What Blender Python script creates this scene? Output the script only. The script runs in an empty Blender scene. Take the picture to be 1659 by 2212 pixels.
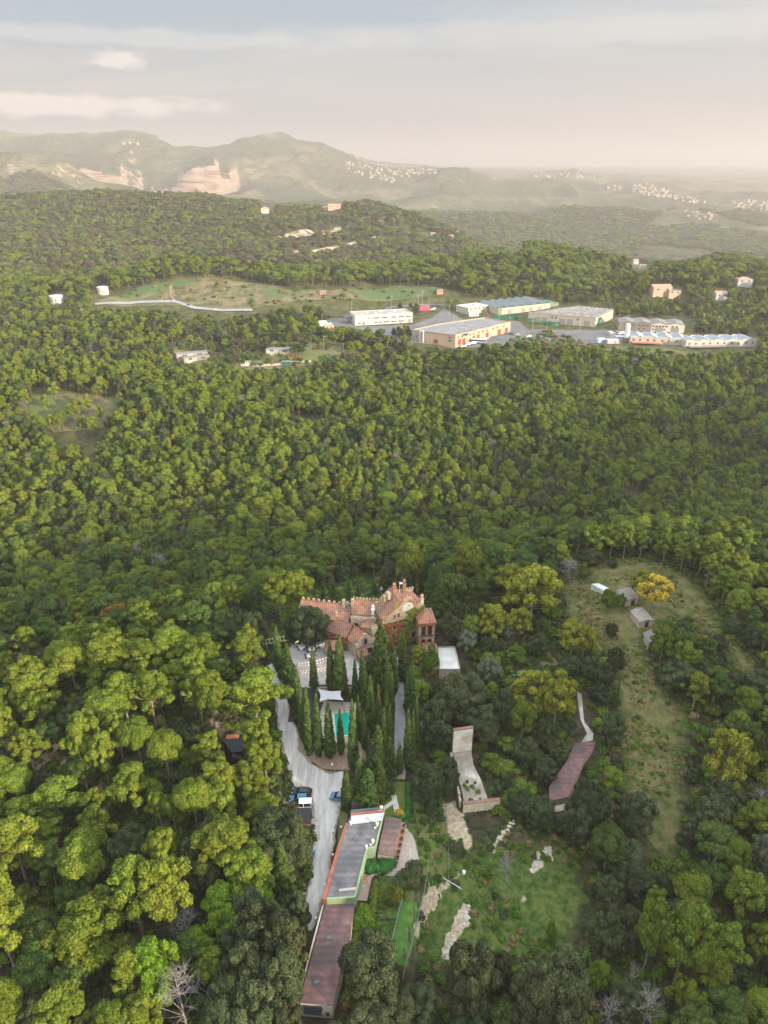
import bpy, bmesh, math, random, re
import numpy as np
from mathutils import Vector, Matrix
from mathutils.geometry import delaunay_2d_cdt
random.seed(7); rng = np.random.default_rng(11)
SC = bpy.context.scene; COL = SC.collection
R = math.radians
# ------------------------------------------------------------------ camera
PITCH = R(26.1); FPX = 1533.0; CX = 829.5; CY = 1106.0; H = 127.0      # pixel frame 1659 x 2212
cam = bpy.data.cameras.new('camera'); camo = bpy.data.objects.new('camera', cam); COL.objects.link(camo)
cam.sensor_fit = 'VERTICAL'; cam.sensor_height = 36; cam.lens = 36 * FPX / 2212
cam.clip_start = 1; cam.clip_end = 80000
camo.location = (0, 0, H); camo.rotation_euler = (R(90) - PITCH, 0, 0)
SC.camera = camo
# ------------------------------------------------------------------ light
SUN_EL, SUN_AZ = 13.0, 128.0          # azimuth clockwise from +Y (camera looks along +Y): behind right
sd = Vector((math.sin(R(SUN_AZ)) * math.cos(R(SUN_EL)), math.cos(R(SUN_AZ)) * math.cos(R(SUN_EL)), math.sin(R(SUN_EL))))
sun = bpy.data.lights.new('sun', 'SUN'); sun.energy = 5.0; sun.angle = R(2.5); sun.color = (1.0, .84, .62)
suno = bpy.data.objects.new('sun', sun); COL.objects.link(suno); suno.location = (200, -200, 400)
suno.rotation_euler = sd.to_track_quat('Z', 'Y').to_euler()
W = bpy.data.worlds.new('World'); SC.world = W; W.use_nodes = True
def build_sky():
    nt = W.node_tree; N = nt.nodes; L = nt.links
    for n in list(N): N.remove(n)
    out = N.new('ShaderNodeOutputWorld'); bg = N.new('ShaderNodeBackground')
    L.new(bg.outputs[0], out.inputs[0])
    sky = N.new('ShaderNodeTexSky'); sky.sky_type = 'NISHITA'; sky.sun_disc = False
    sky.sun_elevation = R(SUN_EL); sky.sun_rotation = R(SUN_AZ); sky.altitude = 300; sky.dust_density = 2.5
    sc = N.new('ShaderNodeVectorMath'); sc.operation = 'SCALE'; sc.inputs['Scale'].default_value = .10
    L.new(sky.outputs[0], sc.inputs[0])
    tc = N.new('ShaderNodeTexCoord'); sep = N.new('ShaderNodeSeparateXYZ'); L.new(tc.outputs['Generated'], sep.inputs[0])
    # clouds: a sheet of stratus seen in perspective (direction / elevation)
    zz = N.new('ShaderNodeMath'); zz.operation = 'MAXIMUM'; zz.inputs[1].default_value = .0; L.new(sep.outputs[2], zz.inputs[0])
    za = N.new('ShaderNodeMath'); za.operation = 'ADD'; za.inputs[1].default_value = .10; L.new(zz.outputs[0], za.inputs[0])
    dx = N.new('ShaderNodeMath'); dx.operation = 'DIVIDE'; L.new(sep.outputs[0], dx.inputs[0]); L.new(za.outputs[0], dx.inputs[1])
    dy = N.new('ShaderNodeMath'); dy.operation = 'DIVIDE'; L.new(sep.outputs[1], dy.inputs[0]); L.new(za.outputs[0], dy.inputs[1])
    cb = N.new('ShaderNodeCombineXYZ'); L.new(dx.outputs[0], cb.inputs[0]); L.new(dy.outputs[0], cb.inputs[1])
    mp = N.new('ShaderNodeMapping'); mp.inputs['Rotation'].default_value = (0, 0, R(12)); mp.inputs['Scale'].default_value = (.42, 1.35, 1); mp.inputs['Location'].default_value = (1.3, 4.2, 0)
    L.new(cb.outputs[0], mp.inputs[0])
    n1 = N.new('ShaderNodeTexNoise'); n1.inputs['Scale'].default_value = .62; n1.inputs['Detail'].default_value = 7; n1.inputs['Roughness'].default_value = .55; n1.inputs['Distortion'].default_value = .5
    L.new(mp.outputs[0], n1.inputs['Vector'])
    r1 = N.new('ShaderNodeValToRGB'); r1.color_ramp.elements[0].position = .38; r1.color_ramp.elements[1].position = .66
    r1.color_ramp.elements[0].color = (.30, .365, .43, 1); r1.color_ramp.elements[1].color = (.50, .49, .48, 1)
    L.new(n1.outputs['Fac'], r1.inputs[0])
    # elevation veil: warm haze low, blue-grey cloud high
    rv = N.new('ShaderNodeValToRGB'); e = rv.color_ramp.elements
    e[0].position = 0.0; e[0].color = (1, 1, 1, 1); e[1].position = .15; e[1].color = (0, 0, 0, 1)
    m1 = e.new(.06); m1.color = (.62, .62, .62, 1)
    L.new(zz.outputs[0], rv.inputs[0])
    low = N.new('ShaderNodeMix'); low.data_type = 'RGBA'; L.new(rv.outputs[0], low.inputs['Factor'])
    L.new(r1.outputs[0], low.inputs['A']); low.inputs['B'].default_value = (.425, .36, .345, 1)
    # two separate clouds low over the hills: a long bank and a small cumulus
    ax = N.new('ShaderNodeMath'); ax.operation = 'DIVIDE'; L.new(sep.outputs[0], ax.inputs[0]); L.new(sep.outputs[1], ax.inputs[1])
    cur = low.outputs['Result']
    for (a0, aw, e0, ew, sc_, amt, colr) in ((-.44, .27, .060, .013, 26, .95, (.74, .655, .59)), (-.318, .034, .106, .0105, 60, .9, (.70, .63, .57)), (-.30, .30, .128, .010, 20, .5, (.58, .56, .54)), (.30, .5, .135, .016, 14, .5, (.58, .55, .52)), (-.50, .06, .120, .012, 40, .5, (.54, .52, .49))):
        def M(op, i0, i1):
            m_ = N.new('ShaderNodeMath'); m_.operation = op
            for q, w_ in ((0, i0), (1, i1)):
                if isinstance(w_, (int, float)): m_.inputs[q].default_value = w_
                else: L.new(w_, m_.inputs[q])
            return m_.outputs[0]
        a_ = M('DIVIDE', M('SUBTRACT', ax.outputs[0], a0), aw); b_ = M('DIVIDE', M('SUBTRACT', sep.outputs[2], e0), ew)
        d_ = M('SQRT', M('ADD', M('MULTIPLY', a_, a_), M('MULTIPLY', b_, b_)), 0)
        cv = N.new('ShaderNodeCombineXYZ'); L.new(ax.outputs[0], cv.inputs[0]); L.new(M('MULTIPLY', sep.outputs[2], 3.0), cv.inputs[1])
        nn = N.new('ShaderNodeTexNoise'); nn.inputs['Scale'].default_value = sc_; nn.inputs['Detail'].default_value = 6; L.new(cv.outputs[0], nn.inputs['Vector'])
        d_ = M('ADD', d_, M('MULTIPLY', M('SUBTRACT', nn.outputs['Fac'], .5), 1.5))
        mr_ = N.new('ShaderNodeMapRange'); mr_.interpolation_type = 'SMOOTHSTEP'; mr_.inputs['From Min'].default_value = 1.15; mr_.inputs['From Max'].default_value = .45; mr_.inputs['To Max'].default_value = amt; L.new(d_, mr_.inputs[0])
        xm = N.new('ShaderNodeMix'); xm.data_type = 'RGBA'; L.new(mr_.outputs[0], xm.inputs['Factor']); L.new(cur, xm.inputs['A']); xm.inputs['B'].default_value = (*colr, 1); cur = xm.outputs['Result']
    mx = N.new('ShaderNodeMix'); mx.data_type = 'RGBA'; mx.inputs['Factor'].default_value = .90
    L.new(sc.outputs[0], mx.inputs['A']); L.new(cur, mx.inputs['B'])
    # sky above the frame brightened to add fill light in the shade
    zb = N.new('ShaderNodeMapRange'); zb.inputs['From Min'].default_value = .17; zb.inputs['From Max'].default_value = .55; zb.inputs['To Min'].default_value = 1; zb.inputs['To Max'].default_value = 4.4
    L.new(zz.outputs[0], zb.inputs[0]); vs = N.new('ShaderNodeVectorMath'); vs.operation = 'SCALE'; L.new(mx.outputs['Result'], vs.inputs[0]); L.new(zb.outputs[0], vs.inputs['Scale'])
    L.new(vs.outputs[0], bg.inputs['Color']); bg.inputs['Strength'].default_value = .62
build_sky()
SC.view_settings.view_transform = 'Standard'; SC.view_settings.look = 'None'; SC.view_settings.exposure = 1.2; SC.view_settings.gamma = 1
SC.cycles.use_denoising = True; SC.cycles.denoising_prefilter = 'ACCURATE'; SC.cycles.denoising_input_passes = 'RGB_ALBEDO_NORMAL'; SC.cycles.max_bounces = 5; SC.cycles.diffuse_bounces = 3; SC.cycles.glossy_bounces = 2
SC.cycles.volume_bounces = 1; SC.cycles.transparent_max_bounces = 8
SC.cycles.caustics_reflective = False; SC.cycles.caustics_refractive = False
# ------------------------------------------------------------------ pixel <-> world
cp, sp = math.cos(PITCH), math.sin(PITCH)
def P(u, v, z):
    b = math.atan((CY - v) / FPX) - PITCH
    Y = (z - H) / math.tan(b); dep = Y * cp - (z - H) * sp
    return np.array([(u - CX) / FPX * dep, Y])
def proj(x, y, z):
    dz = z - H; dep = y * cp - dz * sp
    return CX + FPX * x / dep, CY - FPX * (y * sp + dz * cp) / dep
def zat(Y, v):     # height seen at pixel row v and distance Y
    return H + Y * math.tan(math.atan((CY - v) / FPX) - PITCH)
def vnoise(x, y, seed=0):
    xi = np.floor(x).astype(np.int64); yi = np.floor(y).astype(np.int64); fx = x - xi; fy = y - yi
    fx = fx * fx * (3 - 2 * fx); fy = fy * fy * (3 - 2 * fy)
    def h(a, b):
        n = (a * 374761393 + b * 668265263 + seed * 1442695041) & 0xffffffff
        n = ((n ^ (n >> 13)) * 1274126177) & 0xffffffff
        return ((n ^ (n >> 16)) & 0xffff) / 65535.0
    return (h(xi, yi) * (1 - fx) + h(xi + 1, yi) * fx) * (1 - fy) + (h(xi, yi + 1) * (1 - fx) + h(xi + 1, yi + 1) * fx) * fy
def fbm(x, y, o=4, seed=0):
    s = 0; a = .5
    for k in range(o):
        s = s + a * (vnoise(x, y, seed + k) - .5); x = x * 2.03 + 17; y = y * 2.03 + 5; a *= .5
    return s
# ------------------------------------------------------------------ terrain profile: rows (Y, [(u, z)] or [(u, 'v', v)])
S0 = 80.0
def zrow(Y, pts): return ('z', Y, pts)
def vrow(Y, pts): return ('v', Y, pts)
ROWS = [
 zrow(-60, [(0, 6), (1659, 6)]),
 zrow(20, [(0, -4), (830, -7), (1659, -10)]),
 zrow(60, [(0, 0), (600, -3), (830, -5), (1200, -11), (1659, -13)]),
 zrow(72, [(0, 1), (600, -3), (830, -4), (1000, -8), (1200, -10), (1659, -12)]),
 zrow(90, [(0, 3), (500, 1), (650, -1), (780, -1.2), (900, -4), (1200, -8), (1659, -11)]),
 zrow(105, [(0, 5), (500, 2), (640, 0), (800, 0), (900, -1), (1000, -2.5), (1200, -6), (1659, -10)]),
 zrow(120, [(0, 7), (500, 3), (600, .6), (860, .4), (1000, -1.5), (1200, -4), (1400, -4), (1659, -8)]),
 zrow(135, [(0, 8), (450, 5), (600, 2), (690, 1.2), (860, 1.2), (1000, -1), (1200, -2), (1400, 0), (1659, -6)]),
 zrow(150, [(0, 8), (450, 6), (590, 3.6), (620, 3.6), (860, 3.0), (1000, 0), (1200, 0), (1400, 3), (1659, -3)]),
 zrow(165, [(0, 3), (450, 4), (600, 4.4), (900, 4.2), (1000, 2.5), (1200, 1), (1400, 5), (1550, 4), (1659, 0)]),
 zrow(180, [(0, -5), (400, -2), (600, 3), (930, 3.5), (1000, 2), (1200, 2), (1400, 6), (1550, 5), (1659, 2)]),
 zrow(200, [(0, -16), (400, -12), (600, -6), (830, -3), (1000, -3), (1200, 2), (1400, 7), (1500, 6), (1659, 1)]),
 zrow(220, [(0, -24), (400, -19), (600, -15), (830, -11), (1050, -8), (1200, -1), (1400, 5), (1500, 3), (1659, -3)]),
 zrow(250, [(0, -30), (600, -26), (830, -24), (1050, -20), (1250, -14), (1450, -10), (1659, -14)]),
 zrow(290, [(0, -30), (600, -32), (1000, -35), (1400, -34), (1659, -36)]),
 zrow(340, [(0, -22), (600, -24), (830, -24), (1200, -27), (1659, -36)]),
 zrow(400, [(0, -8), (400, -7), (830, -12), (1000, -11), (1200, -14), (1400, -20), (1659, -30)]),
 zrow(440, [(0, 0), (250, 3), (400, 1), (600, -3), (830, -8), (1200, -10), (1400, -14), (1659, -18)]),
 zrow(500, [(0, -10), (400, -14), (830, -13), (1000, -9), (1200, -5), (1659, -6)]),
 zrow(560, [(0, -8), (400, -8), (650, -6), (830, -5), (1000, -3), (1200, -1), (1659, -2)]),
 zrow(610, [(0, -4), (400, -4), (650, -2), (830, 0), (1659, 0)]),
 zrow(700, [(0, 3), (200, 5), (600, 4), (830, 1), (1659, 1)]),
 zrow(770, [(0, 1), (150, 6), (400, 13), (600, 12), (830, 11), (1000, 15), (1200, 20), (1659, 22)]),
 zrow(830, [(0, -4), (150, 3), (400, 14), (520, 13), (700, 11), (900, 17), (1000, 25), (1150, 32), (1300, 16), (1450, 8), (1550, 16), (1659, 10)]),
 zrow(900, [(0, -14), (400, 2), (600, 0), (830, 4), (1000, 18), (1150, 31), (1300, 14), (1420, -4), (1550, 14), (1659, 8), (1800, 6)]),
 zrow(1000, [(0, -10), (400, -8), (700, -14), (900, -6), (1150, 12), (1400, -15), (1550, 4), (1659, 0)]),
 zrow(1150, [(0, 8), (400, 6), (600, 0), (750, -16), (900, -15), (1100, -25), (1400, -50), (1659, -50)]),
 zrow(1300, [(0, 28), (400, 27), (600, 22), (800, 12), (900, 8), (1000, 2), (1080, -16), (1200, -55), (1659, -60)]),
 vrow(1500, [(0, 438), (100, 434), (250, 434), (500, 444), (600, 452), (680, 466), (720, 458), (800, 456), (850, 472), (950, 500), (1000, 514), (1070, 536), (1150, 575), (1659, 580)]),
 zrow(1800, [(0, 30), (500, 25), (800, 0), (1000, -50), (1200, -95), (1659, -100)]),
 zrow(2300, [(0, 0), (500, -40), (900, -80), (1250, -115), (1659, -118)]),
 vrow(2800, [(0, 440), (500, 450), (900, 470), (1150, 478), (1250, 500), (1400, 505), (1659, 495)]),
 vrow(3080, [(0, 414), (125, 416), (200, 440), (500, 448), (900, 458), (1659, 475)]),
 vrow(3150, [(0, 398), (20, 399), (100, 397), (128, 402), (200, 430), (500, 446), (900, 456), (1659, 472)]),
 vrow(3400, [(-60, 330), (0, 332), (60, 337), (120, 351), (170, 374), (230, 402), (330, 430), (600, 445), (900, 452), (1200, 455), (1450, 462), (1659, 460)]),
 vrow(4112, [(0, 400), (130, 418), (165, 428), (520, 432), (545, 412), (700, 422), (900, 430), (1200, 432), (1400, 438), (1659, 436)]),
 vrow(4180, [(0, 360), (140, 372), (170, 374), (205, 368), (212, 362), (262, 361), (268, 378), (296, 392), (312, 408), (322, 402), (330, 388), (358, 384), (366, 392), (386, 396), (392, 380), (408, 372), (440, 366), (448, 356), (466, 360), (474, 384), (496, 392), (512, 414), (518, 428), (540, 408), (700, 418), (900, 424), (1200, 426), (1659, 430)]),
 vrow(4700, [(0, 340), (200, 340), (300, 345), (450, 350), (600, 350), (760, 370), (860, 390), (930, 380), (970, 367), (1015, 360), (1060, 370), (1120, 384), (1180, 397), (1250, 408), (1350, 418), (1500, 424), (1659, 426)]),
 vrow(5500, [(-100, 285), (0, 287), (60, 295), (130, 298), (200, 293), (230, 284), (260, 279), (340, 284), (352, 300), (372, 318), (420, 321), (480, 322), (500, 318), (540, 303), (575, 293), (605, 289), (640, 297), (680, 313), (720, 330), (760, 344), (800, 350), (860, 362), (930, 364), (1000, 384), (1130, 392), (1250, 396), (1400, 406), (1659, 415)]),
 vrow(6600, [(0, 320), (500, 340), (800, 362), (1000, 380), (1100, 384), (1130, 379), (1180, 372), (1240, 374), (1290, 384), (1350, 386), (1450, 391), (1550, 400), (1659, 404)]),
 vrow(8500, [(0, 340), (500, 345), (660, 322), (720, 330), (790, 345), (860, 356), (950, 366), (1200, 378), (1400, 383), (1659, 385)]),
 vrow(12000, [(0, 358), (800, 362), (1659, 368)]),
 vrow(18000, [(0, 354), (900, 359), (1300, 360), (1659, 361)]),
 vrow(26000, [(0, 357), (1659, 357.5)]),
]
NS = 520; SG = np.linspace(-.62, .62, NS)
def _table():
    T = []; Ys = []
    for kind, Y, pts in ROWS:
        s = []; z = []
        for u, q in pts:
            zz = q if kind == 'z' else zat(Y, q)
            dep = max(Y, 15) * cp - (zz - H) * sp
            s.append((u - CX) / FPX * dep / (max(Y, 15) + S0)); z.append(zz)
        row = np.interp(SG, s, z)
        k = 15 if Y < 1200 else (7 if Y < 3000 else 3)
        ker = np.hanning(k + 2)[1:-1]; ker /= ker.sum()
        row = np.convolve(np.pad(row, k // 2, 'edge'), ker, 'valid')
        T.append(row); Ys.append(Y)
    return np.array(T), np.array(Ys, float)
TAB, TY = _table(); TT = np.log(TY + S0)
def pchip_slopes():
    h = np.diff(TT)[:, None]; d = np.diff(TAB, axis=0) / h; m = np.zeros_like(TAB)
    for k in range(1, len(TT) - 1):
        a, b = d[k - 1], d[k]; w1 = 2 * h[k] + h[k - 1]; w2 = h[k] + 2 * h[k - 1]
        with np.errstate(divide='ignore', invalid='ignore'):
            mm = (w1 + w2) / (w1 / a + w2 / b)
        m[k] = np.where(a * b > 0, mm, 0)
    return m
TM = pchip_slopes()
PADS = [  # cx, cy, half x, half y, rot, z, feather
 (-16, 156, 11, 10.5, 0, 4.3, 2.5), (3, 168, 15, 8, -8, 4.3, 3), (-11, 136, 6.5, 9, 0, 1.0, 2.0),
 (-5, 96, 12, 14, -14, -.2, 5), (-9.5, 76, 7, 9, -14, -1.6, 4), (150, 628, 230, 62, 0, 0, 35), (21, 114, 7, 9, 10, -1.0, 4)]
def hfun(X, Y):
    X = np.asarray(X, float); Y = np.asarray(Y, float)
    t = np.log(np.clip(Y, -55, 25500) + S0); s = np.clip(X / (np.maximum(Y, -55) + S0), SG[0], SG[-1])
    k = np.clip(np.searchsorted(TT, t) - 1, 0, len(TT) - 2)
    fi = (s - SG[0]) / (SG[1] - SG[0]); i = np.clip(fi.astype(int), 0, NS - 2); f = fi - i
    g = lambda A, kk: A[kk, i] * (1 - f) + A[kk, i + 1] * f
    h = TT[k + 1] - TT[k]; q = (t - TT[k]) / h
    z = (g(TAB, k) * (2 * q**3 - 3 * q**2 + 1) + g(TM, k) * h * (q**3 - 2 * q**2 + q) + g(TAB, k + 1) * (-2 * q**3 + 3 * q**2) + g(TM, k + 1) * h * (q**3 - q**2))
    a1 = np.clip((Y - 170) / 120, 0, 1); a2 = np.clip((Y - 700) / 900, 0, 1); a3 = np.clip((Y - 2200) / 1800, 0, 1)
    z = z + a1 * (1 - a3) * fbm(X / 105, Y / 75, 3, 3) * 33 * (1 - .72 * np.exp(-((Y - 630) / 90)**2))
    z = z + a2 * (1 - a3) * fbm(X / 260, Y / 260, 4, 9) * 34
    rid = 1 - np.abs(fbm(X / 620 + .3 * fbm(Y / 900, X / 900, 2, 4), Y / 1100, 4, 21)) * 4
    z = z + a3 * ((rid - .55) * 66 + fbm(X / 140, Y / 170, 4, 5) * 44) * np.clip((14000 - Y) / 6000, 0.03, 1)
    z = z + (1 - a1) * fbm(X / 9, Y / 9, 2, 8) * .35
    z = z + 10 * np.exp(-((X + 185) / 85)**2 - ((Y - 795) / 42)**2) + 5 * np.exp(-((X + 60) / 60)**2 - ((Y - 790) / 35)**2)
    for cx, cy, hx, hy, ro, zz, fe in PADS:
        c, sn = math.cos(R(ro)), math.sin(R(ro)); dx = X - cx; dy = Y - cy
        lx = np.abs(dx * c + dy * sn) - hx; ly = np.abs(-dx * sn + dy * c) - hy
        w = 1 - np.clip(np.maximum(lx, ly) / fe, 0, 1); w = w * w * (3 - 2 * w)
        z = z * (1 - w) + zz * w
    return z
def _ys():
    y = -55.0; o = []
    while y < 25900:
        o.append(y); y += 1.2 if 60 < y < 180 else (3 if y < 60 else max(1.6, (y - 100) * .016 if y < 3300 else (26 if y < 6800 else y * .03)))
    return np.array(o)
GY = _ys(); NA = 480; GA = np.linspace(-.60, .60, NA)
GX = GA[None, :] * (GY[:, None] + S0); GZ = hfun(GX, np.repeat(GY[:, None], NA, 1))
def hq(X, Y):      # height of the ground mesh itself
    X = np.asarray(X, float); Y = np.asarray(Y, float)
    j = np.clip(np.searchsorted(GY, Y) - 1, 0, len(GY) - 2); fy = np.clip((Y - GY[j]) / (GY[j + 1] - GY[j]), 0, 1)
    fi = np.clip((X / (Y + S0) - GA[0]) / (GA[1] - GA[0]), 0, NA - 1.001); i = fi.astype(int); fx = fi - i
    return (GZ[j, i] * (1 - fx) + GZ[j, i + 1] * fx) * (1 - fy) + (GZ[j + 1, i] * (1 - fx) + GZ[j + 1, i + 1] * fx) * fy
_tt = np.exp(np.linspace(math.log(40), math.log(25000), 5000))
def G(u, v, cap=25000):      # where the ray of pixel (u,v) meets the ground
    b = math.atan((CY - v) / FPX) - PITCH; Y = _tt; Z = H + Y * math.tan(b)
    X = (u - CX) / FPX * (Y * cp - (Z - H) * sp); hh = hq(X, Y); k = np.argmax(hh >= Z)
    if hh[k] < Z[k]: return None
    if k == 0: return np.array([X[0], Y[0], hh[0]])
    d0 = Z[k - 1] - hh[k - 1]; d1 = hh[k] - Z[k]; f = d0 / (d0 + d1 + 1e-9)
    x = X[k - 1] + (X[k] - X[k - 1]) * f; y = Y[k - 1] + (Y[k] - Y[k - 1]) * f
    return np.array([x, y, float(hq(x, y))])
# ------------------------------------------------------------------ materials
MATS = {}
def mat(name, c1, c2=None, scale=1.0, rough=.85, bump=0.0, bscale=None, detail=5, emit=None, metal=0, stretch=(1, 1, 1), lo=.35, hi=.65, spec=.3, rand=0.0, coord='Object', wave=None, c3=None):
    if name in MATS: return MATS[name]
    m = bpy.data.materials.new(name); m.use_nodes = True; nt = m.node_tree; N = nt.nodes; L = nt.links
    b = N['Principled BSDF']; b.inputs['Roughness'].default_value = rough; b.inputs['Specular IOR Level'].default_value = spec; b.inputs['Metallic'].default_value = metal
    b.inputs['Base Color'].default_value = (*c1, 1)
    tc = N.new('ShaderNodeTexCoord'); mp = N.new('ShaderNodeMapping'); mp.inputs['Scale'].default_value = stretch
    L.new(tc.outputs[coord], mp.inputs[0]); col = None
    if c2 is not None:
        n = N.new('ShaderNodeTexNoise'); n.inputs['Scale'].default_value = scale; n.inputs['Detail'].default_value = detail; n.inputs['Roughness'].default_value = .6
        L.new(mp.outputs[0], n.inputs['Vector']); r = N.new('ShaderNodeValToRGB'); L.new(n.outputs['Fac'], r.inputs[0])
        r.color_ramp.elements[0].position = lo; r.color_ramp.elements[1].position = hi
        r.color_ramp.elements[0].color = (*c1, 1); r.color_ramp.elements[1].color = (*c2, 1); col = r.outputs[0]
    if c3 is not None:
        n = N.new('ShaderNodeTexNoise'); n.inputs['Scale'].default_value = scale * .23; n.inputs['Detail'].default_value = 6
        L.new(mp.outputs[0], n.inputs['Vector']); r = N.new('ShaderNodeValToRGB'); L.new(n.outputs['Fac'], r.inputs[0])
        r.color_ramp.elements[0].position = .48; r.color_ramp.elements[1].position = .62
        x = N.new('ShaderNodeMix'); x.data_type = 'RGBA'; L.new(r.outputs[0], x.inputs['Factor']); L.new(col, x.inputs['A']); x.inputs['B'].default_value = (*c3, 1); col = x.outputs['Result']
    if wave:      # (scale, direction, dark factor): tile or plank courses
        w = N.new('ShaderNodeTexWave'); w.bands_direction = wave[1]; w.inputs['Scale'].default_value = wave[0]; w.inputs['Distortion'].default_value = .6; w.inputs['Detail'].default_value = 2
        L.new(tc.outputs['Object'], w.inputs['Vector'])
        x = N.new('ShaderNodeMix'); x.data_type = 'RGBA'; x.blend_type = 'MULTIPLY'; x.inputs['Factor'].default_value = wave[2]
        L.new(col, x.inputs['A']) if col else None
        if not col: x.inputs['A'].default_value = (*c1, 1)
        L.new(w.outputs['Color'], x.inputs['B']); col = x.outputs['Result']
    if rand:
        oi = N.new('ShaderNodeObjectInfo'); hs = N.new('ShaderNodeHueSaturation')
        mr = N.new('ShaderNodeMapRange'); mr.inputs['To Min'].default_value = 1 - rand; mr.inputs['To Max'].default_value = 1 + rand; L.new(oi.outputs['Random'], mr.inputs[0])
        L.new(mr.outputs[0], hs.inputs['Value'])
        wn = N.new('ShaderNodeTexWhiteNoise'); wn.noise_dimensions = '1D'; L.new(oi.outputs['Random'], wn.inputs['W'])
        mr2 = N.new('ShaderNodeMapRange'); mr2.inputs['To Min'].default_value = .5 - rand * .085; mr2.inputs['To Max'].default_value = .5 + rand * .065; L.new(wn.outputs['Value'], mr2.inputs[0]); L.new(mr2.outputs[0], hs.inputs['Hue'])
        if col: L.new(col, hs.inputs['Color'])
        else: hs.inputs['Color'].default_value = (*c1, 1)
        col = hs.outputs[0]
    if col: L.new(col, b.inputs['Base Color'])
    if bump:
        nb = N.new('ShaderNodeTexNoise'); nb.inputs['Scale'].default_value = bscale or scale * 3; nb.inputs['Detail'].default_value = 5; L.new(mp.outputs[0], nb.inputs['Vector'])
        bp = N.new('ShaderNodeBump'); bp.inputs['Strength'].default_value = min(bump, 1); bp.inputs['Distance'].default_value = max(bump, .05); L.new(nb.outputs['Fac'], bp.inputs['Height']); L.new(bp.outputs[0], b.inputs['Normal'])
    if emit:
        b.inputs['Emission Color'].default_value = (*c1, 1); b.inputs['Emission Strength'].default_value = emit
    MATS[name] = m; return m
def leafmat(name, c1, c2, rand=.22, trans=.12):
    m = mat(name, c1, c2, scale=.45, rough=.95, rand=rand, spec=.04)
    if not m.get('tr'):
        N = m.node_tree.nodes; L = m.node_tree.links; b = N['Principled BSDF']; out = N['Material Output']
        t = N.new('ShaderNodeBsdfTranslucent'); ms = N.new('ShaderNodeMixShader'); ms.inputs[0].default_value = trans
        src = b.inputs['Base Color'].links[0].from_socket
        tc = N.new('ShaderNodeTexCoord'); n2 = N.new('ShaderNodeTexNoise'); n2.inputs['Scale'].default_value = 2.6; n2.inputs['Detail'].default_value = 3; L.new(tc.outputs['Object'], n2.inputs['Vector'])
        m2 = N.new('ShaderNodeMapRange'); m2.inputs['From Min'].default_value = .34; m2.inputs['From Max'].default_value = .66; m2.inputs['To Min'].default_value = .50; m2.inputs['To Max'].default_value = 1.45; L.new(n2.outputs['Fac'], m2.inputs[0])
        vm = N.new('ShaderNodeVectorMath'); vm.operation = 'SCALE'; L.new(src, vm.inputs[0]); L.new(m2.outputs[0], vm.inputs['Scale']); src = vm.outputs[0]; L.new(src, b.inputs['Base Color']); L.new(src, t.inputs['Color'])
        L.new(b.outputs[0], ms.inputs[1]); L.new(t.outputs[0], ms.inputs[2]); L.new(ms.outputs[0], out.inputs[0]); m['tr'] = 1
    return m
PINE = leafmat('pine_needles', (.085, .124, .014), (.152, .180, .026), .18)
PINED = leafmat('dark_pine_needles', (.046, .078, .018), (.085, .120, .028), .22)
OAK = leafmat('oak_leaves', (.034, .050, .019), (.085, .098, .045), .28)
CYP = leafmat('cypress_foliage', (.040, .072, .018), (.080, .115, .028), .2)
PLANE = leafmat('plane_leaves', (.17, .185, .022), (.26, .25, .03), .12)
GOLD = leafmat('golden_leaves', (.42, .31, .035), (.52, .38, .05), .06)
OLIVE = leafmat('olive_leaves', (.11, .125, .085), (.16, .17, .115), .15)
SHRUB = leafmat('shrub_leaves', (.050, .088, .012), (.125, .155, .025), .35)
RUST = leafmat('rusty_leaves', (.16, .085, .025), (.20, .12, .03), .1)
LIME = leafmat('bright_leaves', (.085, .16, .014), (.14, .21, .02), .1)
TWIG = leafmat('bare_twigs', (.20, .175, .16), (.31, .28, .26), .15, .05)
BARK = mat('bark', (.16, .12, .09), (.30, .24, .18), 1.5, rough=.95)
ROOFT = mat('terracotta_tiles', (.33, .135, .075), (.47, .24, .145), 1.2, bump=.25, bscale=5, wave=(.55, 'X', .45), c3=(.24, .14, .10))
ROOFOLD = mat('weathered_tiles', (.24, .12, .09), (.36, .20, .15), 1.0, bump=.25, bscale=5, wave=(.55, 'X', .45))
STONE = mat('rubble_stone', (.30, .23, .16), (.48, .39, .29), 1.5, bump=.3, bscale=4)
PLASTER = mat('ochre_plaster', (.33, .26, .16), (.46, .38, .25), .8, bump=.15, c3=(.32, .17, .10))
REDW = mat('red_creeper', (.24, .10, .06), (.36, .22, .12), 1.6, bump=.5, bscale=6, c3=(.22, .20, .05))
DARK = mat('dark_opening', (.02, .02, .022), (.035, .03, .03), 2, rough=.4)
GLASS = mat('window_glass', (.05, .06, .07), rough=.15, spec=.6)
WHITE = mat('white_paint', (.74, .73, .70), (.80, .79, .77), 1.2, rough=.6)
WALLW = mat('stained_white_wall', (.62, .54, .42), (.78, .73, .64), .8, c3=(.48, .34, .20))
YELW = mat('pale_yellow_wall', (.52, .42, .27), (.62, .54, .38), .9, bump=.1)
CONC = mat('old_concrete', (.34, .30, .25), (.52, .47, .40), .9, bump=.15, c3=(.24, .20, .15))
LCONC = mat('light_concrete', (.46, .44, .40), (.62, .60, .56), .35, bump=.05)
GREYR = mat('grey_corrugated_roof', (.135, .125, .125), (.20, .185, .18), .8, bump=.1, wave=(.22, 'Y', .18), c3=(.10, .10, .105))
BROWNR = mat('brown_corrugated_roof', (.16, .095, .08), (.235, .15, .13), .7, bump=.15, wave=(.22, 'Y', .2), c3=(.14, .10, .085))
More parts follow.
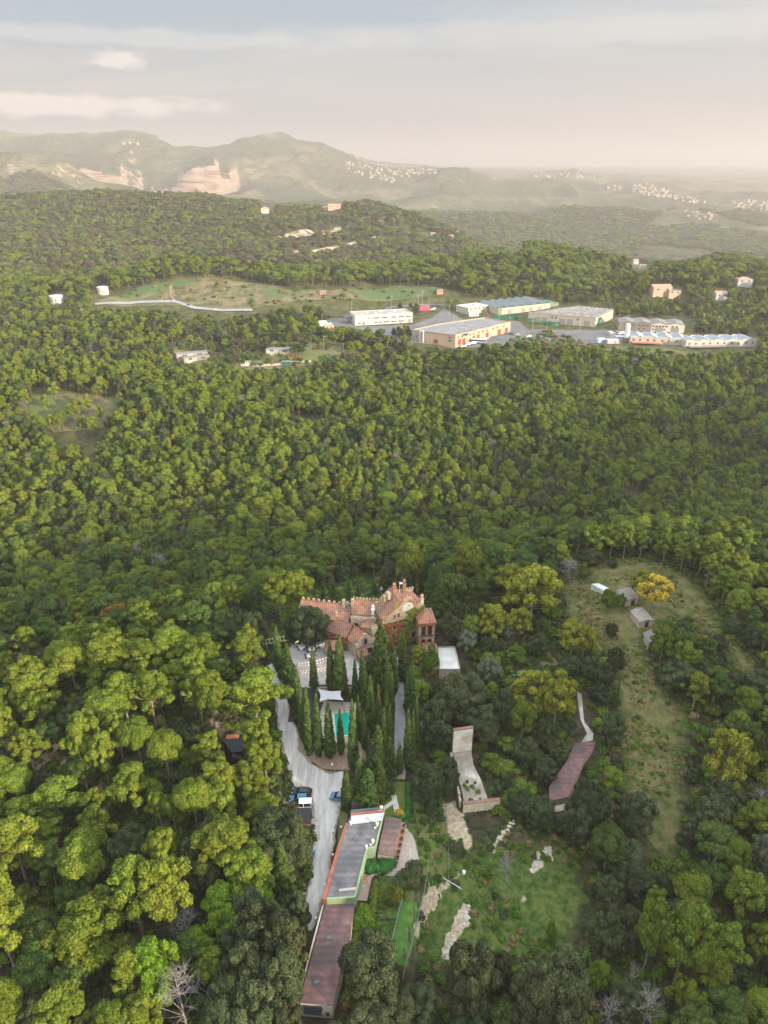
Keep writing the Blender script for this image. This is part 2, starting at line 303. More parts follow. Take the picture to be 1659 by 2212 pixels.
MAROON = mat('maroon_roof', (.15, .075, .070), (.225, .125, .115), .8, bump=.2, bscale=6, wave=(.24, 'Y', .16), c3=(.11, .075, .07))
GREENW = mat('pale_green_wall', (.21, .29, .16), (.26, .34, .20), .5)
REDP = mat('red_coping', (.36, .10, .06), (.44, .16, .11), .8)
BLACK = mat('black_cloth_roof', (.018, .018, .022), (.03, .03, .035), 2)
ROAD = mat('pale_gravel', (.40, .38, .355), (.62, .595, .56), .35, rough=.95, bump=.1, bscale=4, coord='Object', c3=(.50, .46, .41), detail=9, stretch=(1, .22, 1))
EARTH = mat('bare_earth', (.20, .13, .085), (.31, .22, .15), .5, rough=1, bump=.2, detail=8)
SAND = mat('pale_soil', (.34, .26, .17), (.62, .50, .37), .9, rough=1, bump=.3, bscale=2, detail=8, c3=(.36, .25, .16))
GRASS = mat('green_grass', (.028, .065, .010), (.095, .135, .028), .55, rough=1, bump=.5, bscale=3, detail=9, c3=(.11, .12, .045))
LAWN = mat('mown_lawn', (.10, .125, .022), (.14, .155, .03), .6, rough=1, bump=.2, detail=7)
DRY = mat('dry_meadow', (.080, .085, .022), (.21, .155, .065), .45, rough=1, bump=1, bscale=2.2, detail=10, c3=(.12, .14, .045), lo=.42, hi=.60)
SCRUB = mat('scrub_ground', (.07, .085, .028), (.17, .135, .065), .11, rough=1, bump=.8, bscale=.4, detail=10, c3=(.10, .12, .04))
ASPH = mat('asphalt', (.12, .115, .11), (.17, .165, .155), .1, rough=.95)
PAVE = mat('plaza_paving', (.33, .29, .265), (.44, .40, .37), .5, rough=.95, bump=.05, detail=8)
# ------------------------------------------------------------------ mesh helpers
class MB:
    def __init__(s): s.v = []; s.f = []; s.m = []
    def add(s, vs, fs, mi=0):
        b = len(s.v); s.v += [tuple(map(float, q)) for q in vs]; s.f += [tuple(b + i for i in f) for f in fs]; s.m += [mi] * len(fs); return s
    def prism(s, pts, z0, z1, mi=0):
        n = len(pts); a = 0.5 * sum(pts[i][0] * pts[(i + 1) % n][1] - pts[(i + 1) % n][0] * pts[i][1] for i in range(n))
        if a < 0: pts = pts[::-1]
        z0f = z0 if hasattr(z0, '__len__') else [z0] * n; z1f = z1 if hasattr(z1, '__len__') else [z1] * n
        vs = [(p[0], p[1], z0f[i]) for i, p in enumerate(pts)] + [(p[0], p[1], z1f[i]) for i, p in enumerate(pts)]
        return s.add(vs, [tuple(range(n))[::-1], tuple(range(n, 2 * n))] + [(i, (i + 1) % n, n + (i + 1) % n, n + i) for i in range(n)], mi)
    def box(s, x, y, z, sx, sy, sz, rz=0, mi=0):     # centre x,y, bottom z
        c, n = math.cos(rz), math.sin(rz)
        pts = [(x + a * sx / 2 * c - b * sy / 2 * n, y + a * sx / 2 * n + b * sy / 2 * c) for a, b in ((-1, -1), (1, -1), (1, 1), (-1, 1))]
        return s.prism(pts, z, z + sz, mi)
    def tube(s, p0, p1, r0, r1, n=6, mi=0, cap=True):
        p0 = Vector(p0); p1 = Vector(p1); d = (p1 - p0); q = d.to_track_quat('Z', 'Y'); vs = []
        for p, r in ((p0, r0), (p1, r1)):
            for k in range(n):
                a = 2 * math.pi * k / n; vs.append(p + q @ Vector((r * math.cos(a), r * math.sin(a), 0)))
        fs = [(k, (k + 1) % n, n + (k + 1) % n, n + k) for k in range(n)]
        if cap: fs += [tuple(range(n))[::-1], tuple(range(n, 2 * n))]
        return s.add(vs, fs, mi)
    def lathe(s, x, y, prof, n=12, mi=0):
        vs = []; m = len(prof)
        for r, z in prof:
            for k in range(n): a = 2 * math.pi * k / n; vs.append((x + r * math.cos(a), y + r * math.sin(a), z))
        fs = [(j * n + k, j * n + (k + 1) % n, (j + 1) * n + (k + 1) % n, (j + 1) * n + k) for j in range(m - 1) for k in range(n)]
        fs += [tuple(range(n))[::-1], tuple(range((m - 1) * n, m * n))]; return s.add(vs, fs, mi)
    def slab(s, q, t, mi=0):       # four points, thickness t downwards
        vs = list(q) + [(a, b, c - t) for a, b, c in q]
        return s.add(vs, [(0, 1, 2, 3), (7, 6, 5, 4), (1, 0, 4, 5), (2, 1, 5, 6), (3, 2, 6, 7), (0, 3, 7, 4)], mi)
    def build(s, name, mats, parent=None, smooth=False, loc=None):
        me = bpy.data.meshes.new(name); me.from_pydata(s.v, [], s.f)
        mats = mats if isinstance(mats, list) else [mats]
        for m in mats: me.materials.append(m)
        if len(mats) > 1: me.polygons.foreach_set('material_index', s.m)
        if smooth: me.polygons.foreach_set('use_smooth', [True] * len(s.f))
        me.update(); o = bpy.data.objects.new(name, me); COL.objects.link(o)
        if parent: o.parent = parent
        if loc is not None: o.location = loc
        return o
USED = {}
def tag(o, label, cat, group=None):
    k = USED.get(label, 0); USED[label] = k + 1
    o['label'] = label; o['category'] = cat
    if group: o['group'] = group
    return o
def struct(o, kind='structure', label=None):
    o['kind'] = kind
    if label: o['label'] = label
    return o
def thing(name, label, cat, loc=(0, 0, 0), rz=0, group=None):
    o = bpy.data.objects.new(name, None); COL.objects.link(o); o.location = loc; o.rotation_euler = (0, 0, rz); o.empty_display_size = .5
    return tag(o, label, cat, group)
def copy_tree(o, loc=None, rz=None, label=None, scale=None, top=True, parent=None):
    c = o.copy(); COL.objects.link(c)
    if parent: c.parent = parent
    if top:
        if loc is not None: c.location = loc
        if rz is not None: c.rotation_euler = (0, 0, rz)
        if scale is not None: c.scale = scale
        if label: c['label'] = label
    for ch in list(o.children): copy_tree(ch, top=False, parent=c)
    return c
def place(u, v): return '%d%% across and %d%% down' % (round(u / 16.59), round(v / 22.12))
# ------------------------------------------------------------------ ground mesh
def grid_mesh(name, X, Y, Z, m):
    nr, nc = Z.shape; v = np.stack([X, Y, Z], -1).reshape(-1, 3)
    idx = np.arange(nr * nc).reshape(nr, nc); f = np.stack([idx[:-1, :-1], idx[:-1, 1:], idx[1:, 1:], idx[1:, :-1]], -1).reshape(-1, 4)
    me = bpy.data.meshes.new(name); me.vertices.add(len(v)); me.vertices.foreach_set('co', v.ravel())
    me.loops.add(f.size); me.loops.foreach_set('vertex_index', f.ravel().astype(np.int32))
    me.polygons.add(len(f)); me.polygons.foreach_set('loop_start', np.arange(0, f.size, 4, dtype=np.int32))
    me.polygons.foreach_set('use_smooth', np.ones(len(f), bool)); me.materials.append(m); me.update(calc_edges=True); me.validate()
    o = bpy.data.objects.new(name, me); COL.objects.link(o); return o
def ground_material():
    m = bpy.data.materials.new('forest_floor_and_hills'); m.use_nodes = True; nt = m.node_tree; N = nt.nodes; L = nt.links; b = N['Principled BSDF']
    b.inputs['Roughness'].default_value = 1; b.inputs['Specular IOR Level'].default_value = .1
    g = N.new('ShaderNodeNewGeometry'); sep = N.new('ShaderNodeSeparateXYZ'); L.new(g.outputs['Position'], sep.inputs[0])
    def noise(scale, det=6, rough=.6, vec=None):
        n = N.new('ShaderNodeTexNoise'); n.inputs['Scale'].default_value = scale; n.inputs['Detail'].default_value = det; n.inputs['Roughness'].default_value = rough
        L.new(vec or g.outputs['Position'], n.inputs['Vector']); return n.outputs['Fac']
    def ramp(f, stops):
        r = N.new('ShaderNodeValToRGB'); e = r.color_ramp.elements
        e[0].position, e[1].position = stops[0][0], stops[-1][0]; e[0].color = (*stops[0][1], 1); e[1].color = (*stops[-1][1], 1)
        for p_, c_ in stops[1:-1]: e.new(p_).color = (*c_, 1)
        L.new(f, r.inputs[0]); return r.outputs[0]
    def mix(f, a, b_):
        x = N.new('ShaderNodeMix'); x.data_type = 'RGBA'; L.new(f, x.inputs['Factor']); L.new(a, x.inputs['A']); L.new(b_, x.inputs['B']); return x.outputs['Result']
    def mrange(f, a, b_):
        x = N.new('ShaderNodeMapRange'); x.inputs['From Min'].default_value = a; x.inputs['From Max'].default_value = b_; L.new(f, x.inputs[0]); return x.outputs[0]
    near = mix(mrange(sep.outputs[1], 230, 420), ramp(noise(.35, 9), [(.36, (.016, .020, .010)), (.50, (.050, .042, .024)), (.60, (.085, .060, .038)), (.68, (.030, .045, .014))]), ramp(noise(.12, 9), [(.36, (.04, .05, .018)), (.52, (.085, .085, .032)), (.66, (.14, .11, .055))]))
    farf = ramp(noise(.055, 6, .75), [(.40, (.020, .026, .012)), (.50, (.065, .068, .030)), (.62, (.145, .125, .060))])
    big = ramp(noise(.0022, 5, .6), [(.50, (0, 0, 0)), (.66, (1, 1, 1))])
    open_ = ramp(noise(.02, 6, .7), [(.40, (.07, .08, .03)), (.60, (.27, .21, .115))])
    far = mix(big, farf, open_)
    d = mrange(sep.outputs[1], 900, 1500)
    base = mix(d, near, far)
    # bare limestone where the ground is a cliff
    sn = N.new('ShaderNodeSeparateXYZ'); L.new(g.outputs['Normal'], sn.inputs[0])
    ad = N.new('ShaderNodeMath'); ad.operation = 'ADD'; L.new(sn.outputs[2], ad.inputs[0])
    nz = N.new('ShaderNodeMath'); nz.operation = 'MULTIPLY_ADD'; nz.inputs[1].default_value = 1.0; nz.inputs[2].default_value = -.50
    L.new(noise(.02, 7, .7), nz.inputs[0]); L.new(nz.outputs[0], ad.inputs[1])
    cl = N.new('ShaderNodeMapRange'); cl.inputs['From Min'].default_value = .80; cl.inputs['From Max'].default_value = .76; L.new(ad.outputs[0], cl.inputs[0])
    fa = mrange(sep.outputs[1], 2800, 3100); mm = N.new('ShaderNodeMath'); mm.operation = 'MULTIPLY'; L.new(cl.outputs[0], mm.inputs[0]); L.new(fa, mm.inputs[1])
    mpv = N.new('ShaderNodeMapping'); mpv.inputs['Scale'].default_value = (.15, .15, 1.6); L.new(g.outputs['Position'], mpv.inputs[0])
    rock = ramp(noise(.05, 7, .7, mpv.outputs[0]), [(.38, (.12, .07, .05)), (.45, (.29, .185, .13)), (.55, (.41, .30, .215)), (.66, (.24, .17, .115))])
    base = mix(mm.outputs[0], base, rock)
    L.new(base, b.inputs['Base Color'])
    bp = N.new('ShaderNodeBump'); bp.inputs['Strength'].default_value = .8; bp.inputs['Distance'].default_value = 7; L.new(noise(.05, 5, .7), bp.inputs['Height'])
    bp2 = N.new('ShaderNodeBump'); bp2.inputs['Strength'].default_value = .5; bp2.inputs['Distance'].default_value = .3; L.new(noise(.8, 5, .7), bp2.inputs['Height'])
    fm = N.new('ShaderNodeMix'); fm.data_type = 'VECTOR'; L.new(d, fm.inputs['Factor']); L.new(bp2.outputs[0], fm.inputs['A']); L.new(bp.outputs[0], fm.inputs['B'])
    L.new(fm.outputs['Result'], b.inputs['Normal'])
    return m
struct(grid_mesh('ground', GX, np.repeat(GY[:, None], NA, 1), GZ, ground_material()), label='rolling forested ground reaching the far hills')
# unseen hill added behind the camera, crest shaped to shade the estate
def shade_hill():
    n = 120; a = np.linspace(-1, 1, n); A, B = np.meshgrid(a, a)
    sx, sy = math.sin(R(SUN_AZ)), math.cos(R(SUN_AZ)); px, py = -sy, sx      # along sun, across sun
    D = SHADE_HILL_D; X = sx * D + sx * B * 220 + px * (A * 420 + 150); Y = sy * D + sy * B * 220 + py * (A * 420 + 150)
    crest = np.interp(A * 420 + 150, [-270, -100, 40, 75, 105, 130, 170, 205, 230, 262, 300, 400, 520, 570], [-20, 66, 84, 90, 112, 117, 118, 108, 78, 76, 104, 108, 80, 0])
    Z = -20 + (crest + 20) * np.exp(-(B * 2.2)**2) + 3 * fbm(A * 30, B * 30, 2, 6)
    struct(grid_mesh('hill', X, Y, Z, MATS['scrub_ground']))  # added sun blocker, stands out of view
SHADE_HILL_D = 330.0
shade_hill()
def inpoly(px, py, poly):
    px = np.asarray(px, float); py = np.asarray(py, float); ins = np.zeros(px.shape, bool); n = len(poly)
    for i in range(n):
        x1, y1 = poly[i]; x2, y2 = poly[(i + 1) % n]
        c = ((y1 > py) != (y2 > py)) & (px < (x2 - x1) * (py - y1) / ((y2 - y1) + 1e-12) + x1); ins ^= c
    return ins
def drape(name, pix, m, off=.06, step=1.0, z=None, jag=0.0, kind='structure', label=None, world=None, ew=1.6):
    W_ = world or [tuple(G(u, v)[:2]) if z is None else tuple(P(u, v, z)) for u, v in pix]
    pts = []
    for i in range(len(W_)):
        a = np.array(W_[i]); b = np.array(W_[(i + 1) % len(W_)]); n = max(1, int(np.linalg.norm(b - a) / step))
        for k in range(n):
            q = a + (b - a) * k / n
            if jag: q = q + jag * np.array([fbm(q[0] / 2.3 / step, q[1] / 2.3 / step, 3, 31), fbm(q[0] / 2.3 / step + 50, q[1] / 2.3 / step, 3, 37)]) * 4
            pts.append(q)
    P2 = np.array(pts); nb = len(P2); x0, y0 = P2.min(0); x1, y1 = P2.max(0)
    gx, gy = np.meshgrid(np.arange(x0, x1, step), np.arange(y0, y1, step)); gx = gx.ravel(); gy = gy.ravel()
    k = inpoly(gx, gy, [tuple(q) for q in P2]); allp = [Vector(q) for q in P2] + [Vector((a, b)) for a, b in zip(gx[k], gy[k])]
    vo, eo, fo, *_ = delaunay_2d_cdt(allp, [(i, (i + 1) % nb) for i in range(nb)], [], 1, 1e-4)
    V = np.array([(q.x, q.y) for q in vo]); cen = np.array([V[list(f)].mean(0) for f in fo])
    keep = inpoly(cen[:, 0], cen[:, 1], [tuple(q) for q in P2])
    zz = hq(V[:, 0], V[:, 1]) + off
    mb = MB(); mb.v = [(a, b, c) for (a, b), c in zip(V, zz)]; mb.f = [tuple(f) for f, kk in zip(fo, keep) if kk]; mb.m = [0] * len(mb.f)
    o = mb.build(name, m, smooth=True); struct(o, kind, label)
    if m.name in ('worn_soil', 'rough_grass', 'meadow_grass', 'gravel_road'):
        B1 = P2; B2 = np.roll(P2, -1, 0); dd = np.full(len(V), 1e9); sg = B2 - B1; l2 = (sg**2).sum(1) + 1e-9
        for k in range(len(B1)):
            t = np.clip(((V - B1[k]) @ sg[k]) / l2[k], 0, 1); dd = np.minimum(dd, np.hypot(*(V - (B1[k] + t[:, None] * sg[k])).T))
        a = o.data.attributes.new('edge', 'FLOAT', 'POINT'); a.data.foreach_set('value', (dd / ew).astype(np.float32).clip(0, 2.2))
    return o
def edged(name, in1, in2, out1, out2, scale=.8, soft=.5, bump=.3, stretch=(1, 1, 1)):
    m = bpy.data.materials.new(name); m.use_nodes = True; nt = m.node_tree; N = nt.nodes; L = nt.links; b = N['Principled BSDF']; b.inputs['Roughness'].default_value = 1; b.inputs['Specular IOR Level'].default_value = .1
    at = N.new('ShaderNodeAttribute'); at.attribute_name = 'edge'; tc = N.new('ShaderNodeTexCoord'); mp = N.new('ShaderNodeMapping'); mp.inputs['Scale'].default_value = stretch; L.new(tc.outputs['Object'], mp.inputs[0])
    def nz(s_, d_, src=mp.outputs[0]): n = N.new('ShaderNodeTexNoise'); n.inputs['Scale'].default_value = s_; n.inputs['Detail'].default_value = d_; n.inputs['Roughness'].default_value = .65; L.new(src, n.inputs['Vector']); return n.outputs['Fac']
    def rp(f, a, c_): r = N.new('ShaderNodeValToRGB'); r.color_ramp.elements[0].position = .38; r.color_ramp.elements[1].position = .62; r.color_ramp.elements[0].color = (*a, 1); r.color_ramp.elements[1].color = (*c_, 1); L.new(f, r.inputs[0]); return r.outputs[0]
    i = rp(nz(scale, 9), in1, in2); o = rp(nz(.7, 9, tc.outputs['Object']), out1, out2)
    n3 = nz(.55, 8, tc.outputs['Object']); ma = N.new('ShaderNodeMath'); ma.operation = 'MULTIPLY_ADD'; ma.inputs[1].default_value = 2.6; ma.inputs[2].default_value = -1.3; L.new(n3, ma.inputs[0])
    ad = N.new('ShaderNodeMath'); ad.operation = 'ADD'; L.new(at.outputs['Fac'], ad.inputs[0]); L.new(ma.outputs[0], ad.inputs[1])
    mr = N.new('ShaderNodeMapRange'); mr.interpolation_type = 'SMOOTHSTEP'; mr.inputs['From Min'].default_value = .5 - soft * .5; mr.inputs['From Max'].default_value = .5 + soft * .5; L.new(ad.outputs[0], mr.inputs[0])
    x = N.new('ShaderNodeMix'); x.data_type = 'RGBA'; L.new(mr.outputs[0], x.inputs['Factor']); L.new(o, x.inputs['A']); L.new(i, x.inputs['B']); L.new(x.outputs['Result'], b.inputs['Base Color'])
    bp = N.new('ShaderNodeBump'); bp.inputs['Strength'].default_value = .8; bp.inputs['Distance'].default_value = bump; L.new(nz(1.6, 7), bp.inputs['Height']); L.new(bp.outputs[0], b.inputs['Normal']); MATS[name] = m; return m
G1, G2 = (.028, .065, .010), (.095, .135, .028)
SANDE = edged('worn_soil', (.23, .17, .10), (.47, .375, .27), G1, G2, 1.3, .6, .08)
GRASSE = edged('rough_grass', (.024, .066, .010), (.115, .135, .036), (.020, .026, .010), (.06, .06, .025), .6, .6, .5)
MEADE = edged('meadow_grass', (.070, .085, .022), (.185, .155, .065), (.030, .045, .012), (.09, .10, .03), .32, .7, .8)
ROADE = edged('gravel_road', (.37, .34, .305), (.56, .52, .475), (.20, .155, .105), (.32, .26, .19), .5, .4, .08, (1.6, .25, 1))
# ================================================================== SHEETS ON THE GROUND
ROADPOLY = [(574, 1436), (588, 1490), (597, 1540), (603, 1590), (613, 1640), (624, 1675), (634, 1700), (655, 1712), (672, 1722), (676, 1790), (675, 1840), (668, 1900), (655, 1975), (650, 2010),
            (672, 2012), (690, 1975), (702, 1930), (713, 1880), (722, 1830), (728, 1780), (737, 1745), (748, 1720), (755, 1690), (752, 1668), (705, 1665), (676, 1652), (650, 1622), (641, 1580), (628, 1530), (612, 1480), (594, 1430)]
drape('road', ROADPOLY, ROADE, .07, .8, jag=.3, ew=.9)
drape('earth_verge', [(585, 1560), (597, 1640), (618, 1700), (640, 1740), (650, 1800), (664, 1815), (662, 1960), (640, 1970), (636, 1800), (600, 1700), (580, 1600)], EARTH, .04, 1.2, jag=.4)
drape('parking_slab', [(668, 1770), (690, 1768), (692, 1815), (665, 1820)], CONC, .11, 1)
drape('planting_bed', [(640, 1590), (770, 1570), (790, 1650), (755, 1664), (700, 1660), (660, 1640), (642, 1612)], EARTH, .05, 1, jag=.3)
drape('grass_verge', [(735, 1750), (752, 1760), (742, 1800), (730, 1850), (716, 1910), (700, 1970), (692, 2000), (690, 1990), (706, 1925), (722, 1860), (731, 1800)], GRASS, .05, .8)
drape('lawn', [(800, 1690), (878, 1690), (885, 1765), (870, 1785), (832, 1760), (800, 1755)], LAWN, .08, .8)
drape('alley', [(860, 1420), (872, 1480), (876, 1560), (874, 1640), (876, 1668), (850, 1668), (852, 1600), (853, 1540), (848, 1480), (850, 1420)], mat('purple_gravel', (.19, .17, .17), (.27, .25, .25), .8), .08, .8)
drape('steps', [(852, 1667), (877, 1667), (875, 1684), (849, 1684)], mat('brick_paving', (.30, .20, .16), (.38, .28, .23), 1.5), .12, .6)
drape('plaza', [], PAVE, .08, 1.0, world=[(-27, 146.5), (-7, 146.5), (-5, 157), (-9, 162), (-12, 166.5), (-27, 166.5)])
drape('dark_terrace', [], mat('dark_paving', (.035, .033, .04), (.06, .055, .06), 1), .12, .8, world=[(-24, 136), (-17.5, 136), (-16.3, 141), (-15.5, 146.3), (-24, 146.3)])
drape('pool_deck', [], mat('deck_tiles', (.40, .32, .25), (.50, .42, .34), 1), .08, .8, world=[(-17, 130), (-6, 130), (-6, 144), (-16.8, 145)])
GRASSPOLY = [(820, 1790), (900, 1700), (925, 1790), (975, 1840), (1060, 1790), (1190, 1790), (1260, 1850), (1290, 1980), (1230, 2090), (1050, 2100), (900, 2110), (780, 2120), (770, 1980), (800, 1890)]
drape('grass', GRASSPOLY, GRASSE, .05, 1.2, jag=1.0, ew=4, label='shaded green rough grass on the garden terraces')
drape('dry_grass', [(885, 1700), (955, 1700), (968, 1830), (965, 1900), (915, 1895), (900, 1800)], mat('mixed_turf', (.14, .125, .05), (.07, .11, .02), .35, rough=1, bump=.3, detail=9), .10, 1, jag=.8)
drape('dirt_path', [(955, 1735), (985, 1730), (1003, 1760), (1020, 1830), (1012, 1845), (990, 1815), (985, 1845), (968, 1845), (963, 1790)], SANDE, .14, .5, jag=.5, ew=.5)
drape('bare_patch', [(925, 1905), (968, 1900), (995, 1878), (990, 1905), (960, 1930), (930, 1985), (900, 2040), (893, 2035), (905, 1960)], SANDE, .15, .5, jag=.5, ew=.5)
drape('bare_patch', [(1000, 1950), (1020, 1965), (1015, 2000), (985, 2040), (960, 2078), (948, 2070), (975, 1990)], SANDE, .14, .5, jag=.5, ew=.5)
drape('bare_patch', [(1160, 1835), (1190, 1828), (1195, 1850), (1160, 1885), (1143, 1885), (1150, 1860)], SANDE, .14, .5, jag=.5, ew=.5)
drape('bare_patch', [(1045, 1830), (1110, 1775), (1128, 1760), (1085, 1815), (1062, 1838)], SANDE, .14, .5, jag=.5, ew=.5)
drape('bare_patch', [(1122, 1945), (1135, 1925), (1140, 1945), (1128, 1957)], SANDE, .14, .5, jag=.5, ew=.5)
drape('garden_plot', [(843, 2035), (868, 1950), (912, 1955), (893, 2045), (880, 2090), (850, 2080)], mat('bright_turf', (.035, .10, .014), (.08, .15, .028), .7, rough=1, bump=.2), .10, 1)
MEADOW = [(1204,1240),(1260,1222),(1339,1205),(1389,1205),(1442,1223),(1495,1251),(1531,1290),(1556,1333),(1573,1376),(1638,1436),(1659,1480),(1590,1450),(1559,1383),(1513,1361),(1488,1333),(1431,1347),(1385,1383),(1405,1436),(1424,1464),(1446,1507),(1488,1543),(1495,1578),(1482,1631),(1484,1702),(1480,1780),(1455,1860),(1400,1860),(1375,1750),(1356,1702),(1346,1631),(1340,1543),(1322,1489),(1318,1454),(1279,1404),(1232,1365),(1222,1333),(1218,1294)]
drape('meadow', MEADOW, MEADE, .07, 1.3, jag=.8, ew=3.0)
drape('clearing', [(1085, 1375), (1190, 1370), (1210, 1440), (1180, 1480), (1100, 1450)], mat('brown_litter', (.14, .10, .055), (.20, .15, .08), .4, rough=1, bump=.3), .06, 1.2, jag=.4)
drape('clearing', [(60, 1620), (110, 1600), (160, 1620), (230, 1640), (260, 1690), (200, 1720), (80, 1700)], EARTH, .05, 1.4, jag=.5)
drape('clearing', [(430, 1540), (500, 1545), (560, 1560), (520, 1600), (450, 1600)], EARTH, .05, 1.4, jag=.5)
drape('path', [(1245, 1490), (1256, 1500), (1262, 1560), (1282, 1585), (1280, 1600), (1255, 1605), (1268, 1585), (1254, 1555)], CONC, .10, .8)
# middle distance
drape('field', [(150, 655), (215, 648), (300, 620), (380, 606), (470, 601), (560, 612), (610, 625), (700, 628), (860, 617), (940, 622), (930, 640), (780, 648), (640, 650), (560, 666), (470, 668), (380, 660), (250, 662)], mat('hill_grass', (.085, .085, .032), (.20, .150, .080), .09, rough=1, detail=10, c3=(.075, .115, .035), lo=.42, hi=.6, bump=1, bscale=.35), .35, 4, jag=.9)
drape('country_road', [(205, 656), (300, 651), (380, 650), (420, 663), (480, 669), (545, 668), (546, 673), (480, 674), (418, 668), (378, 655), (300, 656), (206, 660)], mat('pale_road', (.26, .245, .225), (.34, .32, .29), .1), .7, 4)
drape('track', [(365, 617), (372, 616), (372, 640), (380, 650), (374, 651), (367, 640)], EARTH, .7, 3)
drape('scrub_slope', [(380, 730), (560, 690), (700, 690), (760, 712), (900, 745), (880, 755), (740, 765), (700, 790), (500, 800), (430, 790), (370, 765)], SCRUB, .18, 5, jag=.5)
drape('scrub_slope', [(1080, 740), (1180, 712), (1280, 745), (1400, 750), (1500, 765), (1440, 790), (1320, 770), (1200, 765)], SCRUB, .18, 5, jag=.5)
drape('scrub_slope', [(60, 860), (170, 850), (260, 862), (320, 880), (220, 925), (120, 935), (60, 900)], SCRUB, .25, 4, jag=.5)
drape('farm_track', [(520, 788), (600, 786), (672, 780), (672, 784), (600, 791), (520, 793)], SAND, .6, 3)
drape('yard', [(690, 690), (745, 688), (770, 706), (890, 702), (930, 688), (960, 665), (1000, 690), (1120, 695), (1140, 712), (1350, 715), (1340, 745), (1285, 742), (1110, 735), (1090, 750), (990, 752), (880, 740), (760, 708), (700, 702)], ASPH, .30, 5)
drape('painted_pavement', [(905, 664), (925, 659), (932, 672), (908, 672)], mat('red_paint', (.55, .06, .08), (.6, .1, .12), .2), .42, 3)
drape('country_road', [(830, 664), (880, 659), (960, 657), (960, 660), (880, 663), (832, 669)], ASPH, .5, 4)
drape('dirt_path', [(1320, 770), (1328, 769), (1402, 820), (1472, 880), (1478, 894), (1463, 892), (1393, 830)], EARTH, .5, 2, jag=.6)
for pl in ([(598, 512), (680, 502), (738, 492), (738, 499), (690, 512), (610, 519)], [(625, 547), (720, 535), (775, 523), (815, 512), (818, 520), (770, 532), (700, 548), (640, 552)]):
    drape('rock_ledge', pl, mat('pale_ledge', (.16, .13, .07), (.50, .36, .25), .09, detail=9, lo=.42, hi=.55), 2.5, 5, jag=.9)
# ================================================================== TREES
def ico(sub):
    bm = bmesh.new(); bmesh.ops.create_icosphere(bm, subdivisions=sub, radius=1); v = np.array([q.co[:] for q in bm.verts]); f = [tuple(w.index for w in q.verts) for q in bm.faces]; bm.free(); return v, f
ICO1 = ico(1); ICO2 = ico(2)
def crown_mesh(name, lobes, leaf, dens, m, up=.35, seed=0, core=.78, flat=1.0, extra=None, coresub=ICO1):
    r = np.random.default_rng(seed); V = []; F = []; base = 0
    for (cx, cy, cz, rx, rz) in lobes:
        v, f = coresub; vv = v * (np.array([rx, rx, rz]) * core) * (1 + .22 * (r.random((len(v), 1)) - .5)) + (cx, cy, cz)
        V.append(vv); F += [tuple(base + i for i in q) for q in f]; base += len(v)
        n = int(dens * (rx * rx * 2 + rx * rz * 2)) + 4
        d = r.normal(size=(n, 3)); d[:, 2] += up; d /= np.linalg.norm(d, axis=1)[:, None]
        p = d * np.array([rx, rx, rz]) * (.80 + .28 * r.random((n, 1))) + (cx, cy, cz)
        nn = d + r.normal(size=(n, 3)) * .38; nn[:, 2] += .25; nn /= np.linalg.norm(nn, axis=1)[:, None]
        t = np.cross(nn, r.normal(size=(n, 3))); t /= np.linalg.norm(t, axis=1)[:, None]; b = np.cross(nn, t)
        s = leaf * (.6 + .8 * r.random((n, 1)))
        q = np.stack([p - t * s - b * s * .6, p + t * s * .8 - b * s * .7, p + t * s + b * s * .6, p - t * s * .6 + b * s * .8], 1)
        q[:, 2] += nn * s * .25
        V.append(q.reshape(-1, 3)); F += [(base + 4 * k, base + 4 * k + 1, base + 4 * k + 2, base + 4 * k + 3) for k in range(n)]; base += 4 * n
    V = np.concatenate(V); me = bpy.data.meshes.new(name); me.from_pydata(V.tolist(), [], F); me.materials.append(m)
    me.polygons.foreach_set('use_smooth', [len(q) == 3 for q in F]); me.update(); return me
def limbs_mesh(name, segs, n=5, m=None):
    mb = MB()
    for a, b, r0, r1 in segs: mb.tube(a, b, r0, r1, n, cap=False)
    me = bpy.data.meshes.new(name); me.from_pydata(mb.v, [], mb.f); me.materials.append(m or BARK); me.polygons.foreach_set('use_smooth', [True] * len(mb.f)); me.update(); return me
